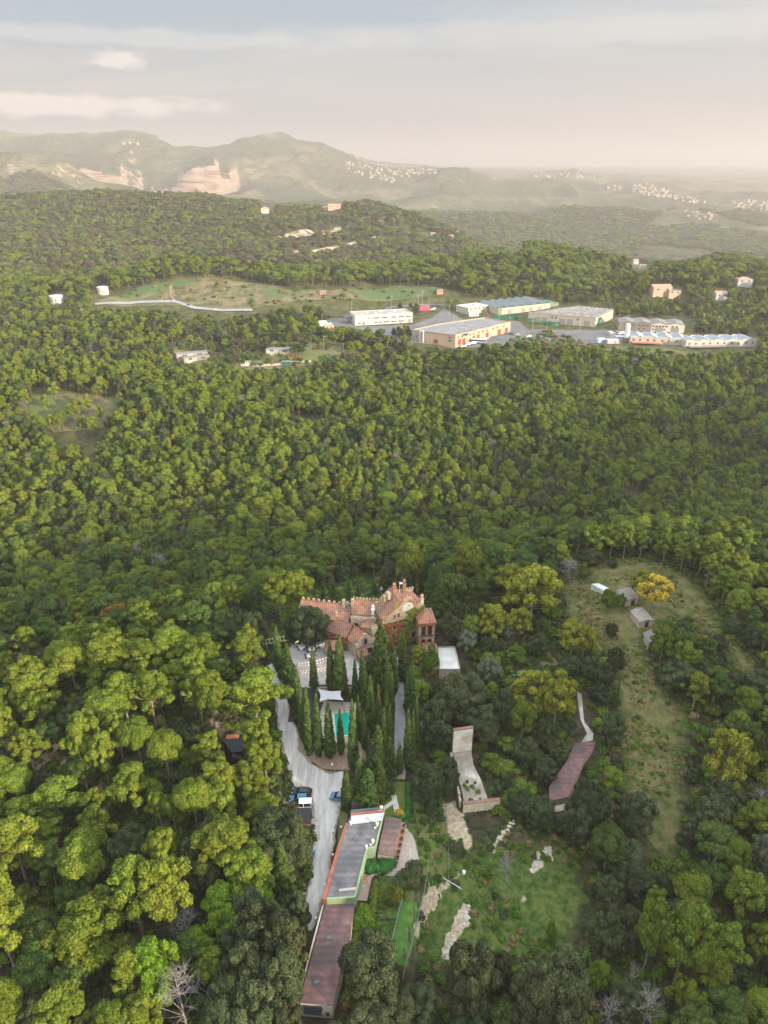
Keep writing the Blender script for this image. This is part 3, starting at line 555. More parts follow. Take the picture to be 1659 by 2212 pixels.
# unit trees: about 1 high and of crown width w; scaled in placement (height 10 units => scale)
def pine_proto(seed, lod=0, m=None, shape='aleppo'):
    r = random.Random(seed); Ht = 10.0; lobes = []; segs = []
    lean = r.uniform(-.6, .6); top = (lean, r.uniform(-.5, .5), Ht * .9)
    segs.append(((0, 0, -1.5), (top[0] * .45, top[1] * .4, Ht * .45), .24, .17)); segs.append(((top[0] * .45, top[1] * .4, Ht * .45), top, .17, .05))
    nl = [48, 19, 7][lod]
    for k in range(nl):
        if shape == 'umbrella':
            a = r.uniform(0, 6.28); q = math.sqrt(r.random()); rad = 3.7 * q; z = Ht * (.86 - .16 * q * q) + r.uniform(-.3, .3); rx = r.uniform(1.0, 1.5)
        elif shape == 'round':
            a = r.uniform(0, 6.28); ph = r.uniform(-.45, 1); rad = 2.7 * math.sqrt(max(0, 1 - ph * ph)) * r.uniform(.75, 1.1); z = Ht * .62 + ph * 3.0; rx = r.uniform(.85, 1.35)
        else:
            a = r.uniform(0, 6.28); tt = r.random()**.8; z = Ht * (.42 + .54 * tt); rad = (3.0 * math.sqrt(max(.04, 1 - ((tt - .3) / .72)**2))) * r.uniform(.40, 1.28); rx = r.uniform(.50, 1.12)
        rx *= [1, 1.30, 2.0][lod]; x, y = rad * math.cos(a) + lean * .7, rad * math.sin(a)
        lobes.append((x, y, z, rx, rx * r.uniform(.55, .8)))
        if lod == 0 and k % 3 == 0: segs.append(((lean * .5, 0, z - 1.8 - .25 * rad), (x, y, z - .1), .075, .03))
    lobes.append((lean, 0, Ht * .72, 1.5 * [1, 1.2, 1.5][lod], 1.6))
    cr = crown_mesh('pine_crown', lobes, [.115, .24, .60][lod], [115, 30, 4.8][lod], m or PINE, up=.5, seed=seed, core=.74)
    return cr, limbs_mesh('pine_trunk', segs[:2] if lod == 2 else segs, [6, 4, 3][lod])
def oak_proto(seed, lod=0, m=None, squat=1.0):
    r = random.Random(seed); lobes = []; nl = [42, 16, 7][lod]
    for k in range(nl):
        a = r.uniform(0, 6.28); ph = r.uniform(-.55, 1); w = math.sqrt(max(0, 1 - ph * ph)) * r.uniform(.8, 1.08)
        rx = r.uniform(.6, 1.15) * [1, 1.4, 2.0][lod]
        lobes.append((3.6 * w * math.cos(a), 3.6 * w * math.sin(a), 5.2 * squat + ph * 3.9 * squat, rx, rx * r.uniform(.8, 1.1)))
    lobes.append((0, 0, 4.6 * squat, 3.0, 3.4 * squat))
    cr = crown_mesh('oak_crown', lobes, [.125, .27, .6][lod], [92, 20, 4.5][lod], m or OAK, up=.3, seed=seed, core=.80)
    return cr, limbs_mesh('oak_trunk', [((0, 0, -1.5), (0, 0, 3.5), .32, .2)], 5)
def cypress_proto(seed, lod=0, m=None):
    r = random.Random(seed); lobes = []; n = [30, 12][lod]; tw = r.uniform(0, 6)
    for k in range(n):
        t = (k + .5) / n; rad = .80 * (min(1, (t * 6 + .35)) * (1 - t)**.55 + .02); a = tw + k * 2.4
        lobes.append((rad * .42 * math.cos(a), rad * .42 * math.sin(a), .35 + t * 9.0, max(.14, rad * .78), .85 * [1, 1.9][lod]))
    cr = crown_mesh('cypress_crown', lobes, [.10, .2][lod], [150, 45][lod], m or CYP, up=.2, seed=seed, core=.9)
    return cr, limbs_mesh('cypress_trunk', [((0, 0, -1), (0, 0, 2), .14, .12)], 5)
def conifer_proto(seed, m=None):
    r = random.Random(seed); lobes = []
    for k in range(46):
        t = (k + .5) / 46; rad = 2.3 * (1 - t)**.75 * r.uniform(.55, 1.1); a = k * 2.4
        lobes.append((rad * math.cos(a), rad * math.sin(a), 1.0 + t * 8.6, .35 + .75 * (1 - t), .45 + .3 * (1 - t)))
    lobes.append((0, 0, 3.5, 1.5, 3)); cr = crown_mesh('conifer_crown', lobes, .16, 60, m or CYP, up=.1, seed=seed, core=.8)
    return cr, limbs_mesh('conifer_trunk', [((0, 0, -1), (0, 0, 9), .2, .05)], 5)
def leafy_proto(seed, m, ragged=1.0):
    r = random.Random(seed); lobes = []; segs = [((0, 0, -1.2), (0, 0, 3), .3, .2)]
    for k in range(46):
        a = r.uniform(0, 6.28); ph = r.uniform(-.5, 1); w = math.sqrt(max(0, 1 - ph * ph)) * r.uniform(.45, 1.12)
        rx = r.uniform(.5, 1.05); x, y, z = 3.8 * w * math.cos(a), 3.8 * w * math.sin(a), 5.6 + ph * 3.9
        lobes.append((x, y, z, rx, rx * .8))
        if k % 4 == 0: segs.append(((0, 0, 2.6), (x, y, z), .1, .03))
    cr = crown_mesh('leafy_crown', lobes, .17, 62, m, up=.3, seed=seed, core=.62)
    return cr, limbs_mesh('leafy_trunk', segs, 5)
def dead_proto(seed, m=None):
    r = random.Random(seed); segs = [((0, 0, -1), (.2, 0, 4), .18, .13), ((.2, 0, 4), (.3, .2, 9.3), .13, .03)]; tw = []
    for k in range(34):
        z = r.uniform(2.5, 8.8); a = r.uniform(0, 6.28); l = (9.8 - z) * .42 + .9; e = (l * math.cos(a), l * math.sin(a), z + l * r.uniform(.2, .9))
        segs.append(((.2, 0, z), e, .05, .018))
        for j in range(9):
            t = r.uniform(.4, 1); b = tuple(e[i] * t + (.2, 0, z)[i] * (1 - t) for i in range(3)); tw.append((b, (b[0] + r.uniform(-1, 1), b[1] + r.uniform(-1, 1), b[2] + r.uniform(.1, 1.1)), .026, .01))
    cr = limbs_mesh('bare_crown', tw + segs[2:], 3, m or TWIG)
    return cr, limbs_mesh('bare_trunk', segs[:2], 5, TWIG)
PR = {}
PR['pine'] = [pine_proto(i, 0, PINE, ['aleppo', 'aleppo', 'round', 'aleppo', 'aleppo'][i]) for i in range(5)]
PR['dpine'] = [pine_proto(20 + i, 0, PINED, ['round', 'aleppo', 'aleppo'][i]) for i in range(3)]
PR['stone'] = [pine_proto(30 + i, 0, PINE, 'umbrella') for i in range(2)]
PR['oak'] = [oak_proto(40 + i, 0) for i in range(4)]
PR['olive'] = [oak_proto(50 + i, 0, OLIVE, .8) for i in range(2)]
PR['shrub'] = [oak_proto(60 + i, 1, SHRUB, .8) for i in range(4)]
PR['cypress'] = [cypress_proto(70 + i, 0) for i in range(4)]
PR['conifer'] = [conifer_proto(80)]
PR['plane'] = [leafy_proto(90 + i, PLANE) for i in range(3)]
PR['gold'] = [leafy_proto(95, GOLD)]
PR['rust'] = [oak_proto(97, 0, RUST)]
PR['lime'] = [oak_proto(98, 0, LIME)]
PR['dead'] = [dead_proto(100 + i) for i in range(2)]
# nominal height and width of each unit tree
DIM = dict(pine=(10.2, 7.6), dpine=(10.2, 7.4), stone=(9.6, 9.4), oak=(9.6, 8.8), olive=(8, 8.6), shrub=(8.2, 9.0), cypress=(9.9, 1.75), conifer=(10, 4.6), plane=(10, 8.8), gold=(10, 8.8), rust=(9.6, 8.8), lime=(9.6, 8.8), dead=(9.5, 6))
NAME = dict(pine='pine_tree', dpine='pine_tree', stone='stone_pine', oak='oak_tree', olive='olive_tree', shrub='shrub', cypress='cypress_tree', conifer='conifer_tree', plane='plane_tree', gold='golden_tree', rust='rusty_tree', lime='green_tree', dead='bare_tree')
LOOK = dict(pine='bright green pine', dpine='dark green pine', stone='flat-topped pine', oak='grey-green oak', olive='silvery olive', shrub='green bush', cypress='green cypress', conifer='shaggy conifer', plane='yellow-green tree', gold='golden autumn tree', rust='rusty brown oak', lime='fresh green tree', dead='bare grey tree')
LANDMARKS = [(652, 1735, 'the parked cars'), (668, 1860, 'the lone blue car'), (745, 1850, 'the grey roofed building'), (700, 2060, 'the maroon roof'), (690, 1420, 'the banquet plaza'), (740, 1560, 'the green pool'), (712, 1503, 'the shade sail'),
 (865, 1560, 'the cypress alley'), (820, 1310, 'the red roofed mansion'), (920, 1340, 'the arched tower'), (950, 1430, 'the white terrace'), (995, 1600, 'the stained white wall'), (1040, 1745, 'the pale yellow wall'), (1235, 1680, 'the maroon flat roof'),
 (1268, 1560, 'the concrete path'), (1405, 1285, 'the golden tree'), (1300, 1275, 'the pale slab roof'), (1357, 1285, 'the top hut'), (1385, 1330, 'the middle hut'), (1412, 1375, 'the lowest hut'), (1170, 1500, 'the big yellow-green tree'), (1085, 1345, 'the two yellow trees'),
 (500, 1610, 'the dark shed'), (160, 1650, 'the brown clearing'), (610, 1520, 'the curving gravel road'), (30, 1600, 'the bare grey trees'), (870, 1985, 'the bright green plot'), (980, 2010, 'the pale eroded bank'), (1170, 1855, 'the pale earth scar'), (1090, 1880, 'the grey bare bush'),
 (405, 2180, 'the bare pale tree'), (230, 1600, 'the crooked pale trunks'), (350, 1230, 'the pinkish dead pine'), (255, 1335, 'the rusty oak'), (1420, 1520, 'the dry meadow'), (1410, 1190, 'the meadow crest'), (1630, 1720, 'the purple bare tree'), (1380, 2180, 'the grey bare treetops'),
 (80, 2100, 'the lower left corner'), (1580, 2150, 'the lower right corner'), (1450, 1950, 'the tall trunked pines'), (1560, 1500, 'the golden shrubs'), (560, 1250, 'the thin lone cypresses'), (1200, 1150, 'the shaded valley'), (400, 1450, 'the sunlit pines'), (120, 1480, 'the dense pine wood'), (330, 1850, 'the sunlit pine clump'), (530, 2000, 'the dark oak wood')]
def where(u, v):
    best = min(LANDMARKS, key=lambda q: (q[0] - u)**2 + (q[1] - v)**2); dx, dy = u - best[0], v - best[1]; d = math.hypot(dx, dy)
    if d < 28: return 'beside ' + best[2]
    rel = '' if d < 80 else 'far '
    rel += ('behind' if dy < 0 else 'in front of') if abs(dy) > abs(dx) else ('right of' if dx > 0 else 'left of')
    return rel + ' ' + best[2]
MADE = set(); PLANTED = []      # (x, y, radius) of individual trees
GROUPS = dict(pine='pines around the estate', dpine='pines around the estate', oak='oaks around the estate', shrub='bushes on the slopes', cypress='cypresses around the mansion', olive='olives in the garden', dead='bare trees in the woods', plane='yellow-green garden trees', conifer='shaggy conifers among the cypresses', gold='golden autumn trees and shrubs', rust='rusty oaks', lime='fresh green leafy trees', stone='flat-topped pines')
def plant(kind, x, y, z, h, w, u, v, seed=None):
    r = random.Random(hash((round(x, 2), round(y, 2))) if seed is None else seed)
    cr, tr = PR[kind][r.randrange(len(PR[kind]))]; dh, dw = DIM[kind]
    sz = ('tall ' if h / w > 1.75 else 'broad ' if h / w < 1.15 else '') if kind not in ('cypress', 'stone', 'conifer') else ('slim ' if w < 2.4 else 'thick ') if kind == 'cypress' else ''
    if kind == 'cypress' and h < 9: sz = 'short '
    base = sz + LOOK[kind] + ' ' + where(u, v)
    for fm in ('', ', %.0f%% across, %.0f%% down', ', %.1f%% across, %.1f%% down', ', %.2f%% across, %.2f%% down'):
        lab = base + (fm % (u / 16.59, v / 22.12) if fm else '')
        if lab not in MADE: break
    if len(re.findall(r"[A-Za-z0-9][A-Za-z0-9'-]*", lab)) > 16 and sz: lab = lab[len(sz):]
    MADE.add(lab)
    t = thing(NAME[kind], lab, 'bush' if kind == 'shrub' else 'tree', (x, y, z), r.uniform(0, 6.28), GROUPS.get(kind))
    t.scale = (w / dw, w / dw, h / dh)
    a = bpy.data.objects.new('crown', cr); b = bpy.data.objects.new('trunk', tr)
    for q in (a, b): COL.objects.link(q); q.parent = t
    PLANTED.append((x, y, w * .5)); return t
def hand(kind, u, vtop, vbase, wpx):
    g = G(u, vbase)
    if g is None: return
    x, y, z = g; zt = zat(y, vtop); h = max(1.5, zt - z); dep = y * cp - ((z + zt) / 2 - H) * sp; w = wpx / FPX * dep
    plant(kind, x, y, z, h, w, u, (vtop + vbase) / 2)
for q in [(679,1398,1491,19),(716,1385,1494,22),(736,1371,1507,34),(768,1424,1515,17),(783,1398,1515,18),(788,1427,1540,17),(801,1459,1570,24),(837,1417,1520,19),(851,1394,1500,20),(835,1491,1600,20),(870,1364,1470,26),(881,1442,1540,20),(889,1424,1545,17),
 (719,1239,1300,17),(698,1253,1300,10),(753,1239,1302,12),(773,1255,1295,10),(808,1245,1292,13),(824,1234,1285,12),(840,1236,1280,10),(886,1223,1290,10),(893,1237,1290,13),(910,1220,1285,13),(539,1273,1330,10),(560,1262,1335,15),(511,1268,1330,16),(1005,1318,1365,15),(1042,1445,1480,9),(1055,1424,1485,13),(1062,1432,1483,10),
 (603,1354,1450,24),(655,1473,1600,17),(662,1500,1618,16),(669,1485,1632,22),(689,1498,1634,24),(713,1512,1636,27),(737,1530,1630,18),(764,1510,1665,26),(787,1533,1620,15),(808,1510,1600,20),(749,1661,1744,26),(776,1639,1725,26),(788,1622,1700,17),(804,1606,1690,20),(863,1604,1670,18),(880,1530,1656,22),(890,1533,1650,16),(897,1490,1640,14),(845,1440,1560,18),(829,1530,1640,18),(842,1520,1630,18),(818,1480,1600,16),(775,1500,1600,16),(646,1440,1560,16),(595,1835,1895,14),(1330,1460,1520,10),(1271,1347,1390,12)]:
    hand('cypress', q[0], q[1], q[2], q[3] * 1.08)
for q in [('conifer',624,1392,1475,34),('conifer',641,1440,1530,34),('conifer',650,1470,1560,30),('conifer',824,1345,1490,58),('conifer',816,1565,1690,46),('conifer',840,1590,1680,40),('conifer',796,1660,1740,50),('conifer',820,1650,1720,50),('conifer',933,1215,1310,36),('conifer',948,1235,1330,36),('conifer',614,1826,1920,46),('conifer',1040,1300,1370,40),
 ('oak',673,1315,1395,92),('oak',540,1330,1400,90),('oak',505,1345,1400,60),('oak',870,1240,1300,50),('oak',850,1225,1285,50),('oak',640,1330,1390,50),('oak',966,1330,1390,50),('olive',1007,1365,1405,48),('olive',988,1340,1375,30),('plane',906,1395,1440,40),('shrub',925,1395,1455,46),('lime',893,1440,1475,30),
 ('pine',608,1228,1335,80),('pine',650,1232,1330,60),('pine',884,1165,1290,64),('pine',1003,1167,1290,82),('dpine',1070,1175,1275,74),('plane',1145,1225,1345,125),('plane',1100,1222,1300,70),('dpine',435,1305,1392,76),('rust',255,1310,1372,70),('gold',1406,1240,1318,76),('plane',1380,1232,1300,50),
 ('plane',1063,1308,1388,76),('plane',1120,1313,1380,54),('plane',1140,1450,1545,84),('plane',1196,1452,1565,90),('plane',1232,1340,1420,60),('plane',1258,1352,1420,50),
 ('oak',997,1464,1560,112),('oak',936,1520,1622,80),('oak',1037,1530,1600,84),('oak',1083,1492,1580,60),('oak',921,1655,1752,78),('oak',965,1640,1715,54),('oak',1010,1448,1510,50),('oak',960,1490,1560,60),('pine',1124,1515,1605,60),('oak',1170,1563,1618,48),('shrub',1129,1685,1738,64),('oak',1160,1725,1790,70),('oak',1160,1372,1420,50),('shrub',1116,1400,1432,44),('olive',1055,1425,1475,50),('shrub',1060,1410,1440,50),
 ('dead',352,1201,1260,44),('dead',880,1000,1030,30),('dead',465,1272,1310,36),('dead',520,910,940,34),('dead',25,1560,1640,60),('dead',410,1970,2035,70),('dead',405,2110,2230,110),('dead',1092,1850,1905,46),('dead',1382,2140,2230,70),('dead',1308,2160,2230,56),('dead',1352,2085,2170,34),('dead',1630,1705,1760,50),('dead',1230,1213,1250,50)]: hand(*q)
for x, t, b, w in [(60,120,330,120),(190,150,420,180),(220,225,480,240),(380,60,260,180),(610,130,330,210),(630,20,300,240),(830,60,330,190),(960,-10,250,210),(1130,30,280,200),(1380,30,300,200),(1010,180,420,170),(1090,120,400,150),(710,240,500,200),(860,235,540,200),(1120,215,530,160),(1190,230,560,180),(1420,250,540,300),(1440,480,800,150),(560,330,500,130),(650,350,640,220),(510,460,810,170),(610,580,880,140),(790,490,800,170),(690,460,760,150),(940,560,830,170),(60,410,720,140),(30,710,930,170),(120,770,980,190),(340,850,1090,260),(550,880,1050,110),(140,940,1120,190),(570,1000,1220,170),(170,1060,1300,240),(290,1070,1260,150),(510,1120,1330,190),(900,900,1110,120),(980,910,1140,100),(1100,840,1150,190),(1240,850,1130,180),(1390,750,980,170),(1230,730,980,200),(1170,570,780,140),(1450,930,1080,190),(920,1110,1320,160),(1250,1080,1370,280),(20,900,1100,110),(870,820,1000,90),(50,1170,1350,150),(1480,590,870,160)]:
    hand('pine' if (x * 7 + t) % 7 else 'stone', x / 2.56, 1361 + t / 2.56, 1361 + b / 2.56, w / 2.56 * 1.15)
for k, x, t, b, w in [('pine',80,380,800,280),('pine',130,50,350,240),('pine',470,130,430,210),('pine',720,260,650,220),('pine',880,250,650,250),('pine',840,110,330,150),('pine',1140,80,370,250),('pine',1270,200,450,230),('pine',560,420,640,180),('pine',500,500,820,320),('lime',1150,400,600,230),('lime',1310,340,500,170),('lime',1020,600,760,150),('pine',690,720,1020,170),('lime',830,670,980,220),('pine',60,870,1110,190),('pine',380,910,1180,250),('pine',600,980,1180,180),('pine',740,980,1180,200),
 ('oak',1330,480,800,250),('oak',1440,540,860,230),('oak',1290,700,1000,260),('oak',1430,740,1050,230),('oak',1200,780,1060,200),('oak',1300,900,1180,240),('oak',1450,930,1180,160),('oak',1150,900,1180,200),('oak',1500,430,640,130),('oak',1390,20,260,280),('oak',1490,60,300,170),('oak',1380,130,330,220),('oak',1320,560,800,180),('oak',650,130,360,150),('oak',1010,130,330,150)]:
    hand(k, x / 2.327, 1749.8 + t / 2.327, 1749.8 + b / 2.327, w / 2.327 * 1.12)
for k, x, t, b, w in [('pine',1230,500,720,200),('pine',1490,480,740,210),('pine',1600,140,350,230),('pine',1450,310,520,150),('pine',1000,640,1020,200),('pine',1160,660,1080,260),('pine',1040,570,750,130),('pine',1300,880,1160,200),('pine',1400,770,980,200),('pine',1590,770,980,170),('pine',1190,1050,1260,180),('pine',1600,1140,1340,240),('dpine',1290,670,830,130),('pine',1200,1230,1340,100),('lime',760,960,1100,120),('pine',670,1210,1330,100),
 ('oak',90,870,1230,290),('oak',240,910,1130,150),('oak',400,1010,1320,260),('oak',560,950,1280,300),('oak',-420,850,1130,330),('oak',-300,1130,1300,250),('oak',900,340,500,200),('oak',940,450,620,220),('oak',960,90,290,200),('oak',780,220,370,160),('oak',1250,210,320,110),('oak',800,720,920,200),('oak',640,120,330,200),('oak',700,20,280,220),('oak',1330,100,280,180),('oak',1400,10,200,220),('olive',1620,300,480,140),('cypress',1340,400,560,40),('cypress',1460,680,850,40),('lime',520,740,850,60)]:
    hand(k, 972 + x / 2.415, 1685 + t / 2.415, 1685 + b / 2.415, w / 2.415)
for k, x, t, b, w in [('pine',215,40,180,150),('pine',350,40,180,150),('pine',600,0,195,150),('pine',700,-10,195,130),('pine',780,0,200,130),('pine',880,40,200,110),('pine',1020,50,230,130),('pine',1130,110,270,130),('pine',1240,60,300,150),('pine',1340,110,360,160),('pine',1440,170,390,170),('pine',1520,230,430,150),('pine',60,120,270,140),('pine',1590,400,580,180),('pine',1620,600,760,160),('dpine',1100,640,850,190),('dpine',1270,690,850,120),('pine',1500,990,1190,170),('plane',1360,1250,1660,280),('pine',200,200,290,120),
 ('oak',580,150,240,140),('oak',710,215,260,70),('oak',700,600,680,80),('oak',720,750,900,120),('shrub',1060,580,660,80),('oak',1350,670,780,110),('oak',1100,850,1000,240),('oak',690,1150,1360,170),('oak',650,850,1010,140),('oak',1580,900,1050,190),('gold',1180,770,850,90),('gold',1320,910,980,130),('shrub',690,400,500,110),('shrub',760,420,500,60),('dead',440,220,310,130),('shrub',540,230,330,90)]:
    hand(k, 1069 + x / 2.814, 1134 + t / 2.814, 1134 + b / 2.814, w / 2.814)
# the two crooked pines in front of the clearing show their trunks; oaks and bushes fill below
KEEP = [  # picture regions that must stay free of filler trees
 [(570,1300),(650,1285),(800,1250),(930,1265),(945,1400),(1000,1400),(1005,1462),(880,1465),(878,1690),(880,1800),(905,1900),(870,1960),(800,1930),(780,1960),(770,2060),(725,2110),(705,2212),(640,2212),(648,2130),(668,2000),(650,1960),(664,1900),(668,1820),(630,1760),(632,1700),(612,1680),(600,1560),(575,1440)],
 [(960,1565),(1025,1562),(1025,1640),(1060,1715),(1085,1720),(1082,1775),(1060,1800),(1000,1800),(985,1850),(950,1830),(950,1730),(985,1725),(975,1620)],
 [(1180,1720),(1240,1600),(1262,1596),(1240,1490),(1262,1490),(1290,1600),(1285,1640),(1225,1740),(1190,1770)],
 GRASSPOLY,
 MEADOW,
 [(1090,1385),(1190,1375),(1200,1440),(1170,1462),(1100,1440)],
 [(478,1580),(530,1580),(532,1640),(478,1640)],
 [(470,1545),(520,1545),(520,1575),(470,1575)],
]
FARKEEP = [
 [(740,672),(893,670),(893,702),(800,708),(768,706),(740,690)],[(693,694),(745,690),(770,706),(695,708)],[(890,700),(950,690),(1110,694),(1110,722),(1090,738),(985,752),(888,738)],[(893,702),(905,672),(960,664),(990,672),(1000,690),(900,698)],
 [(905,662),(960,656),(960,668),(905,674)],[(994,652),(1060,648),(1200,644),(1200,670),(1100,690),(1000,686)],[(1138,668),(1250,658),(1328,664),(1328,700),(1290,712),(1138,698)],[(1085,700),(1285,712),(1350,718),(1355,748),(1280,745),(1100,735)],
 [(1333,686),(1488,690),(1490,720),(1333,718)],[(1358,718),(1488,722),(1636,728),(1636,754),(1480,760),(1358,748)],
 [(200,652),(300,618),(380,603),(470,600),(560,610),(620,624),(860,616),(950,618),(1020,640),(930,648),(760,655),(600,662),(550,676),(470,678),(380,672),(300,662),(200,664)],
 [(105,630),(145,630),(145,655),(105,655)],[(205,615),(240,615),(240,636),(205,636)],
 [(385,755),(445,755),(445,785),(385,785)],[(515,780),(675,774),(675,796),(515,796)],[(580,752),(630,752),(630,768),(580,768)],[(690,755),(725,755),(725,775),(690,775)],
 [(1365,555),(1400,555),(1400,585),(1365,585)],[(1405,615),(1470,615),(1470,640),(1405,640)],[(1590,598),(1625,598),(1625,622),(1590,622)],[(1540,628),(1570,628),(1570,645),(1540,645)],
 [(560,445),(590,445),(590,465),(560,465)],[(700,440),(740,440),(740,462),(700,462)],
 [(1095,525),(1130,525),(1130,545),(1095,545)],
 [(1320,768),(1330,768),(1330,768),(1326,775)]]
THIN = [([(595,500),(742,488),(742,505),(640,522),(598,522)], .28), ([(620,535),(780,520),(820,505),(822,520),(775,534),(720,550),(630,554)], .28), ([(380,700),(560,680),(700,680),(760,712),(900,745),(740,770),(700,795),(500,800),(370,770)], .35), ([(1080,740),(1180,712),(1280,745),(1500,765),(1440,795),(1320,775),(1200,770)], .35), ([(60,850),(180,840),(330,880),(220,935),(60,930)], .22), ([(920,470),(1080,515),(1080,560),(960,560),(800,520),(600,540),(600,500),(800,470)], .55)]
def scatter(y0, y1, cell, seed, margin=60, jitter=.9):
    r = np.random.default_rng(seed); xs = []; ys = []
    y = y0
    while y < y1:
        half = (y * 1.0 + 160) * .60; x = np.arange(-half, half, cell); x = x + (r.random(len(x)) - .5) * cell * jitter; xs.append(x); ys.append(y + (r.random(len(x)) - .5) * cell * jitter); y += cell
    x = np.concatenate(xs); y = np.concatenate(ys); z = hq(x, y); u, v = proj(x, y, z); k = (u > -margin) & (u < 1659 + margin) & (v < 2330) & (np.abs(x / (y + S0)) < .59); return x[k], y[k], z[k], u[k], v[k], r
def reject(u, v, x, y, z, h, w, polys):
    bad = np.zeros(u.shape, bool)
    for zz, dx in ((0, 0), (.5, 0), (.95, 0), (.7, -.42), (.7, .42), (.4, -.42), (.4, .42)):
        uu, vv = proj(x + dx * w, y, z + zz * h)
        for p_ in polys: bad |= inpoly(uu, vv, p_)
    return bad
def near_planted(x, y, k=.60, pts=None):
    A = np.array(PLANTED if pts is None else pts); bad = np.zeros(len(x), bool)
    for a, b, r_ in A: bad |= (x - a)**2 + (y - b)**2 < (r_ * k + 1.2)**2
    return bad
# near fill: individual trees
def fill_near():
    x, y, z, u, v, r = scatter(48, 262, 3.9, 5)
    n = len(x); q = r.random(n); hgt = r.uniform(.8, 1.2, n)
    kinds = np.full(n, 'oak', object); h = np.zeros(n); w = np.zeros(n)
    left = (u < 655) & (y < 182); lowoak = left & (u > 430) & (v > 1850); valley = (y >= 182) & ~((u > 1050) & (y < 235)); garden = (u >= 880) & (u < 1300) & (v > 1300) & (v < 1850) & ~valley
    rightlow = (u >= 655) & (v >= 1850); rhill = (u >= 1050) & ~valley & ~garden & ~rightlow
    def setk(mk, table):
        c = 0
        for k, pr, hh, ww in table:
            s = mk & (q >= c) & (q < c + pr); kinds[s] = k; h[s] = hh * hgt[s]; w[s] = ww * hgt[s] * r.uniform(.85, 1.15, s.sum()); c += pr
    setk(left, [('pine', .10, 11, 6.5), ('dpine', .14, 9.5, 6.2), ('oak', .42, 5.2, 5.6), ('shrub', .34, 3.0, 4.0)])
    setk(lowoak, [('oak', .8, 9.5, 8), ('shrub', .1, 4, 5), ('pine', .1, 11, 6)])
    setk(valley, [('dpine', .44, 12, 7.2), ('pine', .26, 12.5, 7.4), ('oak', .28, 7, 7.0), ('dead', .02, 9, 5)])
    setk(garden, [('oak', .42, 6.2, 6.0), ('shrub', .46, 3.6, 4.8), ('olive', .07, 4.5, 4.8), ('pine', .05, 8, 5)])
    setk(rightlow, [('oak', .45, 7.5, 7), ('dpine', .27, 11, 7), ('shrub', .27, 3.8, 5), ('dead', .01, 8, 5)])
    setk(rhill, [('oak', .30, 6.5, 6.2), ('dpine', .2, 10, 6.5), ('pine', .22, 10.5, 6.5), ('shrub', .28, 3.6, 4.8)])
    ok = (h > 0) & ~reject(u, v, x, y, z, h, w, KEEP) & ~near_planted(x, y)
    kinds = kinds[ok]; x, y, z, u, v, h, w = [a[ok] for a in (x, y, z, u, v, h, w)]
    kept = []; K2 = {}
    order = np.argsort(-h)       # tall ones first, keep spacing by width
    for i in order:
        rr = w[i] * .40; key = (int(x[i] // 8), int(y[i] // 8)); good = True
        for a in (-1, 0, 1):
            for b in (-1, 0, 1):
                for j in K2.get((key[0] + a, key[1] + b), ()):
                    if (x[i] - x[j])**2 + (y[i] - y[j])**2 < (rr + w[j] * .40)**2 * (.72 if h[i] > 8 else .60 if h[i] > 4 else .42): good = False
        if good: kept.append(i); K2.setdefault(key, []).append(i)
    kept = np.array(kept); return kinds[kept], x[kept], y[kept], z[kept], u[kept], v[kept], h[kept], w[kept]
NEAR = fill_near()
def inst_collection(name, metas):
    c = bpy.data.collections.new(name)
    for k, (cr, tr) in enumerate(metas):
        me = bpy.data.meshes.new('forest_tree_source')
        bm = bmesh.new(); bm.from_mesh(cr); nf = len(bm.faces); bm.from_mesh(tr); bm.faces.ensure_lookup_table()
        for f in bm.faces[nf:]: f.material_index = 1
        bm.to_mesh(me); bm.free(); me.materials.append(cr.materials[0]); me.materials.append(tr.materials[0])
        o = bpy.data.objects.new('forest_tree_%s_%02d' % (name, k), me); c.objects.link(o)
    return c
def stuff(name, label, coll, x, y, z, sx, sz, idx, rz):
    me = bpy.data.meshes.new(name); me.vertices.add(len(x)); me.vertices.foreach_set('co', np.stack([x, y, z], 1).ravel())
    a = me.attributes.new('scl', 'FLOAT_VECTOR', 'POINT'); a.data.foreach_set('vector', np.stack([sx, sx, sz], 1).ravel())
    a = me.attributes.new('rot', 'FLOAT_VECTOR', 'POINT'); a.data.foreach_set('vector', np.stack([0 * rz, 0 * rz, rz], 1).ravel())
    a = me.attributes.new('idx', 'INT', 'POINT'); a.data.foreach_set('value', idx.astype(np.int32))
    o = bpy.data.objects.new(name, me); COL.objects.link(o); o['kind'] = 'stuff'; o['label'] = label
    ng = bpy.data.node_groups.new(name, 'GeometryNodeTree'); ng.interface.new_socket('Geometry', in_out='INPUT', socket_type='NodeSocketGeometry'); ng.interface.new_socket('Geometry', in_out='OUTPUT', socket_type='NodeSocketGeometry')
    N = ng.nodes; L = ng.links; gi = N.new('NodeGroupInput'); go = N.new('NodeGroupOutput'); ip = N.new('GeometryNodeInstanceOnPoints')
    ci = N.new('GeometryNodeCollectionInfo'); ci.inputs['Collection'].default_value = coll; ci.inputs['Separate Children'].default_value = True; ci.inputs['Reset Children'].default_value = True
    def na(nm, ty):
        n = N.new('GeometryNodeInputNamedAttribute'); n.data_type = ty; n.inputs['Name'].default_value = nm; return n.outputs['Attribute']
    L.new(gi.outputs[0], ip.inputs['Points']); L.new(ci.outputs[0], ip.inputs['Instance']); ip.inputs['Pick Instance'].default_value = True
    L.new(na('idx', 'INT'), ip.inputs['Instance Index']); L.new(na('rot', 'FLOAT_VECTOR'), ip.inputs['Rotation']); L.new(na('scl', 'FLOAT_VECTOR'), ip.inputs['Scale'])
    L.new(ip.outputs[0], go.inputs[0]); md = o.modifiers.new('forest', 'NODES'); md.node_group = ng; return o
